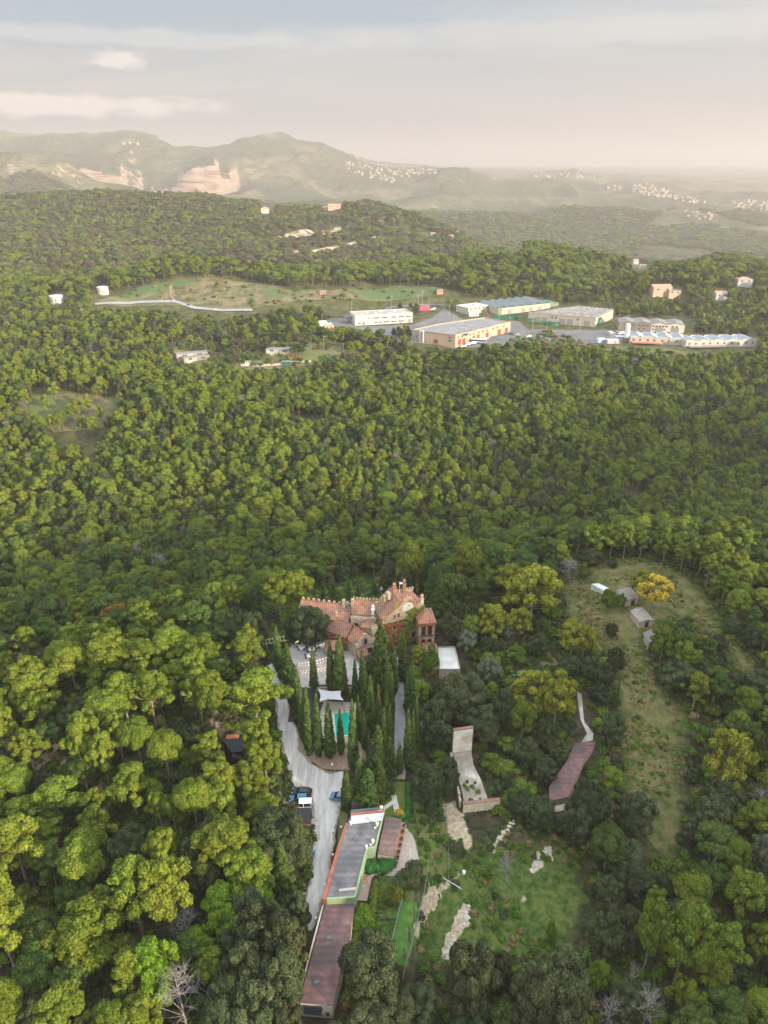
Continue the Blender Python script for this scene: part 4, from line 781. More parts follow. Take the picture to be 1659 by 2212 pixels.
C_MID = inst_collection('mid', [pine_proto(200 + i, 1, PINE, s) for i, s in enumerate(['aleppo', 'round', 'aleppo', 'round'])] + [pine_proto(210 + i, 1, PINED, s) for i, s in enumerate(['round', 'aleppo'])] + [oak_proto(220 + i, 1, OAK) for i in range(3)] + [pine_proto(230 + i, 1, PINE, 'umbrella') for i in range(2)] + [dead_proto(240)])
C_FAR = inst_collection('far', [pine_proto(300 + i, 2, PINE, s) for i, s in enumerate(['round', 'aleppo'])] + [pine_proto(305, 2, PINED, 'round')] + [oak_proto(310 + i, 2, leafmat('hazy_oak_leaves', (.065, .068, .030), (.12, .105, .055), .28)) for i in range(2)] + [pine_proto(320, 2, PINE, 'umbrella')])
def choose(n, probs, r): return np.searchsorted(np.cumsum(probs), r.random(n) * sum(probs))
def visible_ground(x, y, z, slack=14):
    """drop points hidden behind nearer ground (seen from a band of heights around the camera)"""
    ok = np.ones(len(x), bool)
    for t in np.linspace(.30, .97, 26):
        xx = x * t; yy = y * t; zz = H + (z + slack - H) * t; ok &= (hq(xx, yy) < zz + 3) | (yy < 60)
    return ok
def build_near():
    kinds, x, y, z, u, v, h, w = NEAR
    dist = np.sqrt(x**2 + y**2 + (z - H)**2); size = h * w / dist**2
    inview = (u > -40) & (u < 1700) & (v < 2300)
    have = {}
    for o in COL.objects:
        if o.parent is None and 'category' in o.keys():
            s = o.name.split('.')[0]; have[s] = have.get(s, 0) + 1
    rest = np.zeros(len(x), bool)
    for nm in set(NAME[k] for k in set(kinds)):
        s = np.where(np.array([NAME[k] == nm for k in kinds]) & inview)[0]; s = s[np.argsort(-size[s])]; room = max(0, 298 - have.get(nm, 0))
        for i in s[:room]: plant(kinds[i], x[i], y[i], z[i], h[i], w[i], u[i], v[i] - 10)
        rest[s[room:]] = True
    rest |= ~inview
    i = np.where(rest)[0]; r = np.random.default_rng(3)
    idx = np.array([{'pine': r.integers(0, 4), 'dpine': 4 + r.integers(0, 2), 'dead': 11}.get(kinds[k], 6 + r.integers(0, 3)) for k in i])
    dh = np.array([DIM[kinds[k]][0] for k in i]); dw = np.array([DIM[kinds[k]][1] for k in i])
    stuff('near_forest', 'forest of pines and oaks in the near part of the valley', C_MID, x[i], y[i], z[i], w[i] / dw, h[i] / dh, idx, r.random(len(i)) * 6.28)
build_near()
def forest(name, label, y0, y1, cell, coll, probs, hs, ws, seed, thin=True, keep=FARKEEP, full=True, xmask=None):
    x, y, z, u, v, r = scatter(y0, y1, cell, seed); n = len(x); s = r.uniform(.72, 1.25, n)
    s = np.where(inpoly(u, v, [(860,640),(1360,640),(1660,700),(1660,770),(1480,775),(1280,760),(980,770),(860,750)]), s * .75, s); h = hs * s; w = ws * s * r.uniform(.85, 1.15, n); patch = fbm(x / 45, y / 45, 3, 77)
    bad = reject(u, v, x, y, z, h, w, keep) if full else np.zeros(n, bool)
    if thin:
        for p_, k in THIN: bad |= inpoly(u, v, p_) & (r.random(n) > k)
    bad |= ~visible_ground(x, y, z) | (patch < -.24)
    if xmask is not None: bad |= ~xmask(x, y, z, u, v)
    k = ~bad; idx = choose(k.sum(), probs, r); stuff(name, label, coll, x[k], y[k], z[k], w[k] / 7.8, h[k] / 10, idx, r.random(k.sum()) * 6.28)
    return k.sum()
NF = [forest('valley_forest', 'pine forest covering the valley and slope behind the mansion', 262, 500, 4.9, C_MID, [4.5, 3.5, 4.5, 3.5, 3.4, 3.4, 1.6, 1.6, 1.6, .6, .6, .6], 10.5, 6.1, 21),
      forest('slope_forest', 'mixed wood around the industrial estate and road', 500, 745, 6.6, C_MID, [4, 3, 4, 3, 2, 2, 3, 3, 3, 1, 1, .3], 9.5, 7.2, 22),
      forest('ridge_forest', 'stone pine wood on the ridge behind the industrial estate', 745, 1010, 7.6, C_MID, [3, 3, 3, 3, 1.5, 1.5, 2, 2, 2, 4, 4, .15], 10.5, 8.6, 23),
      forest('hillside_forest', 'dense low wood covering the hazy middle hill', 1010, 1620, 9.0, C_FAR, [2, 2, 2, 5, 5, 1], 9, 9.5, 24),
      forest('distant_forest', 'distant woods on the hazy hills', 1620, 3300, 19, C_FAR, [3, 3, 3, 4, 4, 1], 12, 19, 25, thin=False, full=False, xmask=lambda x, y, z, u, v: fbm(x / 300, y / 300, 3, 55) > -.09)]
print('forest', NF, len(NEAR[0]))

# low growth: bushes, weeds and tufts nobody could count
C_LOW = inst_collection('low', [(crown_mesh('tuft', [(0, 0, .35, .8, .5), (.5, .3, .25, .5, .35), (-.4, .4, .3, .5, .4)], .16, 26, m_, up=.5, seed=400 + k, core=.7), limbs_mesh('stem', [((0, 0, -.2), (0, 0, .3), .05, .03)], 3)) for k, m_ in enumerate([SHRUB, OAK, PINED, leafmat('dry_grass_tuft', (.165, .125, .05), (.23, .18, .075), .2), leafmat('green_tuft', (.055, .12, .016), (.10, .17, .028), .2)])])
def low_growth(name, label, y0, y1, cell, poly, excl, probs, s0, s1, seed, clump=0, hz=1.0):
    x, y, z, u, v, r = scatter(y0, y1, cell, seed, 40)
    ok = np.zeros(len(x), bool)
    for q in poly: ok |= inpoly(u, v, q)
    for q in excl: ok &= ~inpoly(u, v, q)
    if clump: ok &= fbm(x / 7, y / 7, 3, seed) > clump * .1 - .1
    n = ok.sum(); s = r.uniform(s0, s1, n); stuff(name, label, C_LOW, x[ok], y[ok], z[ok], s, s * r.uniform(.7, 1.2, n) * hz, choose(n, probs, r), r.random(n) * 6.28)
ALL = [[(-200, 1100), (1900, 1100), (1900, 2400), (-200, 2400)]]
OPEN = [ROADPOLY, GRASSPOLY, [(590, 1440), (640, 1370), (960, 1380), (1010, 1400), (1010, 1470), (890, 1480), (885, 1700), (925, 1800), (905, 1905), (800, 1960), (770, 1980), (730, 2212), (630, 2212), (665, 1960), (690, 1800), (640, 1760), (640, 1700), (670, 1660), (600, 1560)], [(960, 1610), (1025, 1610), (1065, 1720), (1085, 1780), (990, 1850), (950, 1760)], [(1180, 1735), (1240, 1600), (1240, 1490), (1262, 1490), (1295, 1600), (1230, 1740)], MEADOW]
low_growth('undergrowth', 'dark bushy undergrowth on the woodland floor', 50, 262, 2.1, ALL, OPEN, [4, 3, 2, .5, 1.2], .7, 1.9, 501)
low_growth('weeds', 'weeds and low bushes on the garden slope grass', 60, 150, 1.5, [GRASSPOLY], [ROADPOLY, [(640, 1700), (905, 1700), (905, 1900), (800, 1960), (640, 1980)], [(955, 1735), (1005, 1740), (1020, 1840), (960, 1850)]], [3, 1.2, 1.2, 2.2, 4], .25, 1.15, 502, clump=.9)
low_growth('meadow_tufts', 'dry grass tufts and scrub of the meadow hill', 120, 245, 1.25, [OPEN[5]], [[(1285, 1255), (1440, 1255), (1440, 1395), (1340, 1395)]], [1.6, .5, .4, 5, 2.2], .25, .9, 503, clump=.2, hz=.8)
low_growth('scrub', 'scattered scrub on the far terraces and slopes', 430, 745, 4.2, [t_[0] for t_ in THIN[2:5]], FARKEEP[:6], [3, 2, 1, 3, 2], .8, 3.0, 504, clump=.1)

low_growth('field_scrub', 'sparse scrub on the open grassy knoll', 680, 860, 8.5, [[(240, 640), (380, 606), (560, 612), (860, 617), (930, 640), (560, 664), (380, 658)]], [], [3, 2, 1, 4, 1], .8, 3.2, 777, clump=.9)
# ================================================================== BUILDING HELPERS
class LB(MB):        # mesh built in a rotated local frame, stored relative to its parent's base
    def __init__(s, fr=(0, 0, 0), base=(0, 0, 0)): super().__init__(); s.fr = fr; s.base = base
    def add(s, vs, fs, mi=0):
        ox, oy, a = s.fr; c, n = math.cos(a), math.sin(a)
        return super().add([(ox + x * c - y * n - s.base[0], oy + x * n + y * c - s.base[1], z - s.base[2]) for x, y, z in vs], fs, mi)
    def panel(s, pts, y0, y1, mi=0):      # polygon in x-z pushed from y0 to y1
        n = len(pts); A = sum(pts[i][0] * pts[(i + 1) % n][1] - pts[(i + 1) % n][0] * pts[i][1] for i in range(n))
        if A < 0: pts = pts[::-1]
        vs = [(x, y0, z) for x, z in pts] + [(x, y1, z) for x, z in pts]
        return s.add(vs, [tuple(range(n)), tuple(range(n, 2 * n))[::-1]] + [((i + 1) % n, i, n + i, n + (i + 1) % n) for i in range(n)], mi)
def arch(x, z, w, h, n=8):     # outline of an arched opening
    r = w / 2; return [(x - r, z), (x + r, z)] + [(x + r * math.cos(math.pi * k / n), z + h - r + r * math.sin(math.pi * k / n)) for k in range(n + 1)]
def window(par, fr, base, x, y, z, w, h, arched=False, fm=None, name='window', side=-1, gm=None):
    f = LB(fr, base); e = .12 * side
    f.box(x, y + e / 2, z - .18, w + .5, .22, .18); 
    if not arched: f.box(x, y + e / 2, z + h, w + .4, .2, .18)
    for s in (-1, 1): f.box(x + s * (w / 2 + .08), y + e / 2, z, .16, .2, h)
    o = f.build(name, fm or STONE, par); g = LB(fr, base)
    pts = arch(x, z, w, h) if arched else [(x - w / 2, z), (x + w / 2, z), (x + w / 2, z + h), (x - w / 2, z + h)]
    g.panel(pts, y + side * .03, y - side * .1); g.build('glass', gm or DARK, o); return o
def crenel(f, x0, x1, y, z, step=.9, size=.45, w=.4):
    n = max(1, int(abs(x1 - x0) / step))
    for k in range(n + 1): f.box(x0 + (x1 - x0) * k / n, y, z, size, w, size * 1.2)
def roofs(par, fr, base, x0, x1, y0, y1, ze0, zr, ze1, m, ridge='x', rp=None, over=.3, name='roof', t=.18):
    """gable roof; ridge='x' runs along x at y=rp, ridge='y' along y at x=rp"""
    f = LB(fr, base)
    if ridge == 'x':
        rp = (y0 + y1) / 2 if rp is None else rp
        f.slab([(x0 - over, y0 - over, ze0), (x1 + over, y0 - over, ze0), (x1 + over, rp, zr), (x0 - over, rp, zr)], t)
        f.slab([(x0 - over, rp, zr + .003), (x1 + over, rp, zr + .003), (x1 + over, y1 + over, ze1), (x0 - over, y1 + over, ze1)], t)
        f.tube((x0 - over, rp, zr + .05), (x1 + over, rp, zr + .05), .16, .16, 6)
    else:
        rp = (x0 + x1) / 2 if rp is None else rp
        f.slab([(x0 - over, y0 - over, ze0), (rp, y0 - over, zr), (rp, y1 + over, zr), (x0 - over, y1 + over, ze0)], t)
        f.slab([(rp, y0 - over, zr + .003), (x1 + over, y0 - over, ze1), (x1 + over, y1 + over, ze1), (rp, y1 + over, zr + .003)], t)
        f.tube((rp, y0 - over, zr + .05), (rp, y1 + over, zr + .05), .16, .16, 6)
    return f.build(name, m, par)
def hip(par, fr, base, x0, x1, y0, y1, ze, zr, m, over=.35, name='roof'):
    f = LB(fr, base); x0 -= over; x1 += over; y0 -= over; y1 += over; w = x1 - x0; d = y1 - y0
    if w > d: a, b = (x0 + d / 2, (y0 + y1) / 2, zr), (x1 - d / 2, (y0 + y1) / 2, zr)
    else: a, b = ((x0 + x1) / 2, y0 + w / 2, zr), ((x0 + x1) / 2, y1 - w / 2, zr)
    v = [(x0, y0, ze), (x1, y0, ze), (x1, y1, ze), (x0, y1, ze), a, b]
    fs = [(0, 1, 5, 4), (1, 2, 5), (2, 3, 4, 5), (3, 0, 4)] if w > d else [(0, 1, 4), (1, 2, 5, 4), (2, 3, 5), (3, 0, 4, 5)]
    f.add(v, fs + [(3, 2, 1, 0)]); f.prism([(x0, y0), (x1, y0), (x1, y1), (x0, y1)], ze - .2, ze - .01)
    return f.build(name, m, par)
def chimney(par, fr, base, x, y, z0, z1, w=.9, m=None, cap=True):
    f = LB(fr, base); f.box(x, y, z0, w, w, z1 - z0 - .5); f.box(x, y, z1 - .5, w * 1.3, w * 1.3, .2)
    f.lathe(x, y, [(w * .42, z1 - .3), (w * .42, z1 + .5), (w * .62, z1 + .55), (w * .1, z1 + 1.2)], 8)
    return f.build('chimney', m or PLASTER, par)
def clump_mesh(name, blobs, leaf, dens, m, seed, parent=None, up=.3):
    me = crown_mesh(name, blobs, leaf, dens, m, up=up, seed=seed, core=.8); o = bpy.data.objects.new(name, me); COL.objects.link(o)
    if parent: o.parent = parent
    return o
# ================================================================== THE MANSION
def mansion():
    base = (3.0, 167.0, 4.3); t = thing('mansion', 'rambling ochre mansion with red tiled roofs, creeper and turrets', 'mansion', base)
    gz = 2.5
    # main block, gabled to the lower right
    A = (-.3, 162.3, R(24)); w, d, eL, eR, rz, rx = 12.3, 6.6, 14.6, 16.2, 19.6, 4.9
    f = LB(A, base); f.panel([(0, gz), (w, gz), (w, eR - .3), (rx, rz - .3), (0, eL - .3)], 0, d); f.build('wall', REDW, t)
    roofs(t, A, base, 0, w, .25, d, eL, rz, eR, ROOFT, 'y', rx, .35)
    f = LB(A, base)      # curved stepped front gable
    crv = [(-.3, 13.8), (w + .2, 13.8), (w + .2, 16.6), (11.2, 16.9), (10.4, 17.1), (9.6, 18.6), (8.6, 19.6), (7.2, 20.1), (6.2, 19.5), (5.6, 18.4), (4.6, 17.4), (3.2, 16.4), (1.6, 15.6), (-.3, 15.2)]
    f.panel(crv, -.32, .22); o = f.build('front_gable', PLASTER, t)
    f = LB(A, base); f.panel(arch(7.4, 15.6, 3.4, 2.8), -.36, -.30); f.build('arched_recess', mat('pale_lunette', (.50, .46, .42), (.6, .56, .5), 1), o)
    f = LB(A, base); f.box(w / 2, -.2, 13.3, w + .8, .6, .35); crenel(f, 0, 4.5, -.3, 13.65, .8, .35); f.build('cornice', STONE, t)
    f = LB(A, base); crenel(f, 5.2, w, d + .2, 17.4, .8, .55); f.box(8.6, d + .2, 16.6, 7.6, .4, .8); f.build('parapet', STONE, t)
    for q, (x, z, ww, hh) in enumerate([(1.6, 10.2, 1.1, 1.9), (3.5, 10.2, .9, 1.5), (5.6, 10.0, 1.2, 2.2), (9.3, 9.8, 1.2, 2.2), (1.6, 6.5, 1.1, 2), (5.4, 6.3, 1.2, 2.2), (9.5, 6.0, 1.2, 2.2), (3.4, 14.2, .5, 1.2), (4.6, 14.2, .5, 1.3), (10.6, 14.4, .6, 1.2)]): window(t, A, base, x, 0 if z < 13.9 else -.32, z, ww, hh, q in (0, 2, 3))
    for q in range(3): window(t, (A[0], A[1], A[2] + R(-90)), base, -1.4 - q * 1.8, 0, 9.5, .9, 1.6, side=-1)
    chimney(t, A, base, 5.6, 4.9, 18.2, 21.2, .95, MATS['terracotta_tiles']); chimney(t, A, base, 8.9, 5.4, 16.9, 21.2, .9, MATS['terracotta_tiles'])
    chimney(t, A, base, 12.2, .6, 13.5, 18.2, .8, WALLW)
    f = LB(A, base); f.box(3.1, 3.2, 18.6, .9, 1.2, 2.1); f.box(2.3, 3.9, 17.4, .8, 1, 1.9); f.build('roof_turret', STONE, t)
    f = LB(A, base); f.tube((7.4, 5.2, 18), (7.4, 5.2, 22), .04, .03); o = f.build('flag_pole', WHITE, t)
    f = LB(A, base); f.panel([(7.45, 21.1), (8.3, 20.9), (8.3, 21.5), (7.45, 21.8)], 5.18, 5.21); f.build('flag', mat('blue_flag', (.10, .22, .5), (.7, .7, .7), 3), o)
    f = LB(A, base); f.tube((2.0, 5.6, 18), (2.0, 5.6, 21.6), .035, .03)
    for k in range(5): f.tube((1.3 + .1 * k, 5.6, 20.4 + .22 * k), (2.7 - .1 * k, 5.6, 20.4 + .22 * k), .025, .02, 4)
    f.build('antenna', mat('grey_metal', (.3, .3, .3), rough=.5), t)
    # mid block and left wing share the long axis
    Bf = (-9.0, 167.2, R(-9)); f = LB(Bf, base); f.panel([(0, gz), (0, 13.2), (6.9, 13.2), (6.9, gz)], 0, 6); f.add([(0, 0, 13.2), (0, 6, 13.2), (0, 3, 16), (6.9, 0, 13.2), (6.9, 6, 13.2), (6.9, 3, 16)], [(0, 2, 1), (3, 4, 5)]); f.build('wall', PLASTER, t)
    roofs(t, Bf, base, 0, 6.9, 0, 6, 13.4, 16.2, 13.4, ROOFT)
    f = LB(Bf, base); crenel(f, 0, 6.5, 3, 16.2, .9, .5); f.box(-.1, 1.6, 12.4, .8, .8, 4.6); f.box(6.7, 2.0, 13, .8, .8, 3.4); f.build('parapet', PLASTER, t)
    f = LB(Bf, base); f.box(3.4, -.7, 12.2, 7.4, 1.2, .5); crenel(f, 0, 6.6, -1.1, 12.7, .7, .35); f.box(3.4, -.6, gz, 7.2, 1.0, 9.7); f.build('balustrade', STONE, t)
    for x in (1.4, 3.5, 5.6): window(t, Bf, base, x, -1.1, 9.3, .9, 1.7)
    C = (-24.5, 169.2, R(-12.5)); f = LB(C, base); f.panel([(0, gz), (0, 11.2), (14.6, 11.2), (14.6, gz)], 0, 7.4); f.add([(0, 0, 11.2), (0, 7.4, 11.2), (0, 3.9, 13.9), (14.6, 0, 11.2), (14.6, 7.4, 11.2), (14.6, 3.9, 13.9)], [(0, 2, 1), (3, 4, 5)]); f.build('wall', STONE, t)
    roofs(t, C, base, 0, 14.6, 0, 7.4, 11.4, 14.1, 11.6, ROOFT, rp=3.9)
    f = LB(C, base); crenel(f, .3, 14.2, 4.2, 14.0, 1.5, .6); f.box(12.6, 3.6, 13.4, .8, .8, 2.6); f.box(13.5, 3.9, 13.4, .7, .7, 1.8); f.build('parapet', STONE, t)
    for x in (2, 4.5, 7, 9.5, 12): window(t, C, base, x, 0, 8.4, .9, 1.6)
    # lower wings stepping down towards the plaza
    D = (-15.9, 165.0, R(-32)); f = LB(D, base); f.panel([(0, gz), (0, 8.9), (6.2, 8.9), (6.2, gz)], 0, 5.6); f.add([(0, 0, 8.9), (0, 5.6, 8.9), (0, 3, 11.3), (6.2, 0, 8.9), (6.2, 5.6, 8.9), (6.2, 3, 11.3)], [(0, 2, 1), (3, 4, 5)]); f.build('wall', REDW, t)
    roofs(t, D, base, 0, 6.2, 0, 5.6, 9.1, 11.6, 9.3, ROOFOLD, rp=3)
    chimney(t, D, base, .6, 3.6, 10.4, 12.6, .8, PLASTER); window(t, D, base, 2, 0, 5.8, .9, 1.5); window(t, D, base, 4.4, 0, 5.8, .9, 1.5)
    E_ = (-7.6, 157.9, R(32)); f = LB(E_, base); f.panel([(0, gz), (5.6, gz), (5.6, 8.6), (2.8, 10.9), (0, 8.6)], 0, 5.2); f.build('wall', PLASTER, t)
    roofs(t, E_, base, 0, 5.6, .3, 5.6, 8.8, 11.1, 8.8, ROOFT, 'y', 2.8)
    f = LB(E_, base); f.panel([(-.2, 8.2), (5.8, 8.2), (5.8, 9.4), (5.0, 9.5), (4.4, 10.6), (3.5, 11.1), (3.3, 11.9), (2.3, 11.9), (2.1, 11.1), (1.2, 10.6), (.6, 9.5), (-.2, 9.4)], -.25, .22); f.build('stepped_gable', STONE, t)
    window(t, E_, base, 2.8, -.25, 8.5, .9, 2.0, True); window(t, E_, base, 4.2, 0, 4.9, 1.2, 1.9); window(t, E_, base, 1.4, 0, 4.9, 1.0, 1.7)
    f = LB(E_, base); f.slab([(-.4, -2.4, 6.6), (2.6, -2.4, 6.6), (2.6, 0, 7.8), (-.4, 0, 7.8)], .2); f.box(1.1, -1.1, gz, 2.7, 2.0, 4.0); f.build('porch', ROOFOLD, t)
    F_ = (-6.0, 163.6, R(-10)); f = LB(F_, base); f.box(2, 1.8, gz, 4.4, 3.6, 8.7); f.build('wall', PLASTER, t); hip(t, F_, base, -.2, 4.2, 0, 3.6, 11.3, 12.8, ROOFT)
    chimney(t, F_, base, 2.4, 3.3, 11.5, 15.6, .75, WHITE)
    f = LB((-2.6, 162.4, R(20)), base); f.box(0, 0, gz, 1.7, 1.7, 9.2); crenel(f, -.6, .6, -.6, 11.7, .6, .4); crenel(f, -.6, .6, .6, 11.7, .6, .4); tt = f.build('turret', PLASTER, t)
    window(tt, (-2.6, 162.4, R(20)), base, 0, -.85, 9.3, .7, 1.1)
    # arcaded tower
    T = (9.7, 162.4, R(7)); W_, D_ = 4.4, 5.4; e = 13.3
    tw = LB(T, base)
    for x, ww in ((.35, .7), (2.2, .55), (4.05, .7)): tw.box(x, .25, 2, ww, .5, e - 2)
    for k in range(2):
        cx_ = (.7 + 1.925) / 2 + k * 1.775; wo = 1.24
        for z0, h, ztop in ((6.2, 1.5, 8.2), (8.5, 4.0, e)):
            tw.panel([(cx_ - .62, ztop), (cx_ - .62, z0 + h - .62)] + [(cx_ - .62 * math.cos(math.pi * j / 8), z0 + h - .62 + .62 * math.sin(math.pi * j / 8)) for j in range(1, 8)] + [(cx_ + .62, z0 + h - .62), (cx_ + .62, ztop)], .02, .45)
    tw.box(2.2, .25, 8.15, 4.5, .62, .3); tw.box(2.2, .25, 2, 4.2, .44, 4.2); tw.box(.25, 2.9, 2, .5, 4.9, e - 2); tw.box(4.15, 2.9, 2, .5, 4.9, e - 2); tw.box(2.2, 5.25, 2, 3.9, .4, e - 2.01)
    tw.box(2.2, .2, e - .35, 4.8, .8, .35); o = tw.build('tower', PLASTER, t)
    f = LB(T, base); f.box(2.2, 1.4, 2, 3.2, .2, e - 2.5); f.build('tower_back_wall', mat('deep_red_wall', (.16, .045, .04), (.22, .07, .05), 1), o)
    f = LB(T, base); f.box(2.2, .02, 8.4, 4.0, .1, .75); f.build('railing', mat('iron', (.08, .07, .07), rough=.6), o)
    f = LB(T, base); f.box(4.0, -.03, 5.8, .95, .1, 1.0); f.build('red_patch', mat('red_plaster', (.5, .08, .06), (.42, .1, .07), 1), o)
    hip(o, T, base, 0, W_, 0, D_, e + .05, e + 2.5, ROOFT, .4)
    f = LB(T, base); crenel(f, .3, 4.1, D_ + .1, e + .3, .8, .5); f.build('finials', STONE, o)
    f = LB(T, base); f.slab([(.9, -2.6, 4.6), (5.1, -2.6, 4.6), (5.1, -.1, 6.1), (.9, -.1, 6.1)], .2); o2 = f.build('lean_to_roof', ROOFOLD, t)
    f = LB(T, base); f.box(3.0, -1.3, 2, 3.8, 2.2, 2.8); f.build('lean_to_wall', STONE, o2)
    # creeper on the front, a sub-shape of the facade with its own colour
    r = random.Random(4); bl = []
    def front(x, z, dd=.3): c, n = math.cos(A[2]), math.sin(A[2]); return (A[0] + x * c + dd * n - base[0], A[1] + x * n - dd * c - base[1], z - base[2])
    for k in range(60):
        x = 6.6 + r.uniform(-1, 1) * 1.3 + (r.random() * 4.8 if r.random() < .35 else 0); z = r.uniform(4, 15.6); p = front(min(x + (z - 9) * .25, w), z); bl.append((*p, r.uniform(.35, .8), r.uniform(.4, .9)))
    for k in range(26): p = front(r.uniform(8, w), r.uniform(13.6, 16)); bl.append((*p, r.uniform(.3, .5), .35))
    clump_mesh('creeper', bl, .15, 40, mat('yellow_green_creeper', (.20, .20, .02), (.10, .13, .02), .6), 5, t)
    bl = [(*front(r.uniform(.2, 6), r.uniform(3.2, 12.8), .15), r.uniform(.3, .7), r.uniform(.4, 1.1)) for k in range(40)] + [(*front(r.uniform(7, 10.5), r.uniform(17.2, 18.8), .1), .4, .35) for k in range(7)]
    bl += [(-15.9 + k * .84 - base[0], 164.6 - k * .55 - base[1], r.uniform(7.4, 8.6) - base[2], .45, .35) for k in range(8)]
    bl += [(9.4 + k * .55 - base[0], 161.9 + k * .06 - base[1], 12.9 + r.uniform(-.3, .3) - base[2], .4, .28) for k in range(9)]
    clump_mesh('red_creeper', bl, .13, 40, mat('red_creeper_leaves', (.28, .055, .03), (.32, .13, .04), .8), 6, t)
mansion()
def pavilion():
    b = (-14.0, 161.0, 4.3); t = thing('pavilion', 'small square pavilion with pointed red tiled roof beside the plaza', 'pavilion', b)
    fr = (-14, 161, R(5)); f = LB(fr, b)
    for x in (-1.6, 1.6):
        for y in (-1.6, 1.6): f.box(x, y, 3.5, .5, .5, 3.4)
    f.box(0, 1.6, 3.5, 2.7, .4, 3.35); f.box(-1.6, 0, 3.5, .4, 2.7, 3.35); f.build('wall', STONE, t); hip(t, fr, b, -2, 2, -2, 2, 6.95, 8.5, ROOFT, .45)
pavilion()
def terraces():
    b = (15.2, 158.0, 1.0); t = thing('terrace_building', 'low stone annex with two pale flat roof terraces beside the arched tower', 'annex', b)
    f = LB((0, 0, 0), b); f.prism([(14.9, 153.2), (20.6, 153.2), (20.0, 163.2), (15.1, 163.2)], -1.5, 4.5); f.prism([(9.4, 154.6), (14.88, 154.6), (15.05, 160.0), (10.6, 160.0)], -1.5, 3.7); f.build('wall', STONE, t)
    for k, (pts, z) in enumerate([([(15.2, 153.5), (20.3, 153.5), (19.7, 162.9), (15.3, 162.9)], 4.5), ([(9.7, 154.9), (14.7, 154.9), (14.8, 159.7), (10.8, 159.7)], 3.7)]):
        f = LB((0, 0, 0), b); f.prism(pts, z, z + .06); f.build('roof_deck', LCONC, t)
    f = LB((0, 0, 0), b)
    for a, c in (((14.95, 153.25), (20.55, 153.25)), ((20.5, 153.2), (19.95, 163.15)), ((15.0, 163.1), (20, 163.1)), ((9.45, 154.7), (14.8, 154.7))):
        L_ = math.dist(a, c); f.box((a[0] + c[0]) / 2, (a[1] + c[1]) / 2, 4.5 if a[0] > 14.9 else 3.7, L_, .22, .32, math.atan2(c[1] - a[1], c[0] - a[0]))
    f.build('coping', CONC, t); window(t, (0, 0, 0), b, 18.9, 153.2, 1.2, 1.2, 1.5, True); window(t, (0, 0, 0), b, 16.6, 153.2, 1.2, .9, 1.2)
    r = random.Random(8); clump_mesh('vine', [(9.6 + k * .28 - b[0], 154.4 + r.uniform(-.6, .2) - b[1], r.uniform(1.6, 3.9) - b[2], .55, .5) for k in range(22)], .16, 40, MATS['yellow_green_creeper'], 7, t)
terraces()
# ================================================================== PLAZA AND POOL
def wallrun(name, label, pts, z0, h, th, m, cat='wall', cop=None):
    cx_, cy_ = pts[0]; b = (cx_, cy_, z0); t = thing(name, label, cat, b); f = LB((0, 0, 0), b); g = LB((0, 0, 0), b)
    for (ax, ay), (bx, by) in zip(pts[:-1], pts[1:]):
        L_ = math.hypot(bx - ax, by - ay); a = math.atan2(by - ay, bx - ax); zz = min(float(hq(ax, ay)), float(hq(bx, by))) if z0 is None else z0
        f.box((ax + bx) / 2, (ay + by) / 2, zz - 1.5, L_ + th * .5, th, h + 1.5, a); g.box((ax + bx) / 2, (ay + by) / 2, zz + h, L_ + th * .6, th + .12, .1, a)
    f.build('wall_body', m, t); g.build('coping', cop or CONC, t); return t
wallrun('retaining_wall', 'low stone balustrade wall along the far side of the plaza', [(-27.2, 166.8), (-20, 166.9), (-12.5, 166.8)], 4.3, .8, .4, STONE)
wallrun('retaining_wall', 'stone wall dropping from the plaza to the dark terrace', [(-24, 146.4), (-7, 146.2)], 2.3, 2.0, .4, STONE)
def pergola():
    b = (-29.0, 165.0, float(hq(-29, 165))); t = thing('pergola', 'long pergola of pale beams in the corner behind the plaza', 'pergola', b)
    for nm, p0, n, ang in (('beam_run', (-36, 162.2), 9, R(18)), ('beam_run', (-26.5, 167.8), 8, R(16))):
        f = LB((p0[0], p0[1], ang), b)
        for k in range(n): f.box(k * 1.0, 0, 6.5, .14, 2.6, .14)
        for y in (-1, 1): f.box((n - 1) * .5, y, 6.36, n + .2, .14, .14)
        for k in range(0, n, 3):
            for y in (-1, 1): f.box(k * 1.0, y, 1.5, .2, .2, 4.86)
        f.build(nm, mat('pale_timber', (.42, .34, .26), (.52, .44, .36), 1.2), t)
pergola()
CLOTH = mat('white_cloth', (.78, .77, .76), rough=.8); CHAIRM = mat('dark_chair', (.03, .03, .035), (.06, .05, .05), 3)
def table_proto():
    t = thing('banquet_table', '', 'table'); f = MB(); f.lathe(0, 0, [(.05, .70), (.9, .72), (.9, .75)], 18); f.build('table_top', CONC, t)
    f = MB(); pr = [(.95, .77), (.97, .6), (1.02, .2), (1.05, .06)]; vs = []; n = 24
    for r_, z in [(.3, .775)] + pr:
        for k in range(n): a = 2 * math.pi * k / n; q = r_ * (1 + (.05 * math.sin(a * 8) if z < .6 else 0)); vs.append((q * math.cos(a), q * math.sin(a), z))
    fs = [(j * n + k, j * n + (k + 1) % n, (j + 1) * n + (k + 1) % n, (j + 1) * n + k) for j in range(4) for k in range(n)] + [tuple(range(n))]
    f.add(vs, fs); f.build('tablecloth', CLOTH, t, True)
    f = MB(); f.tube((0, 0, 0), (0, 0, .7), .08, .06, 8); f.build('leg', CHAIRM, t); return t
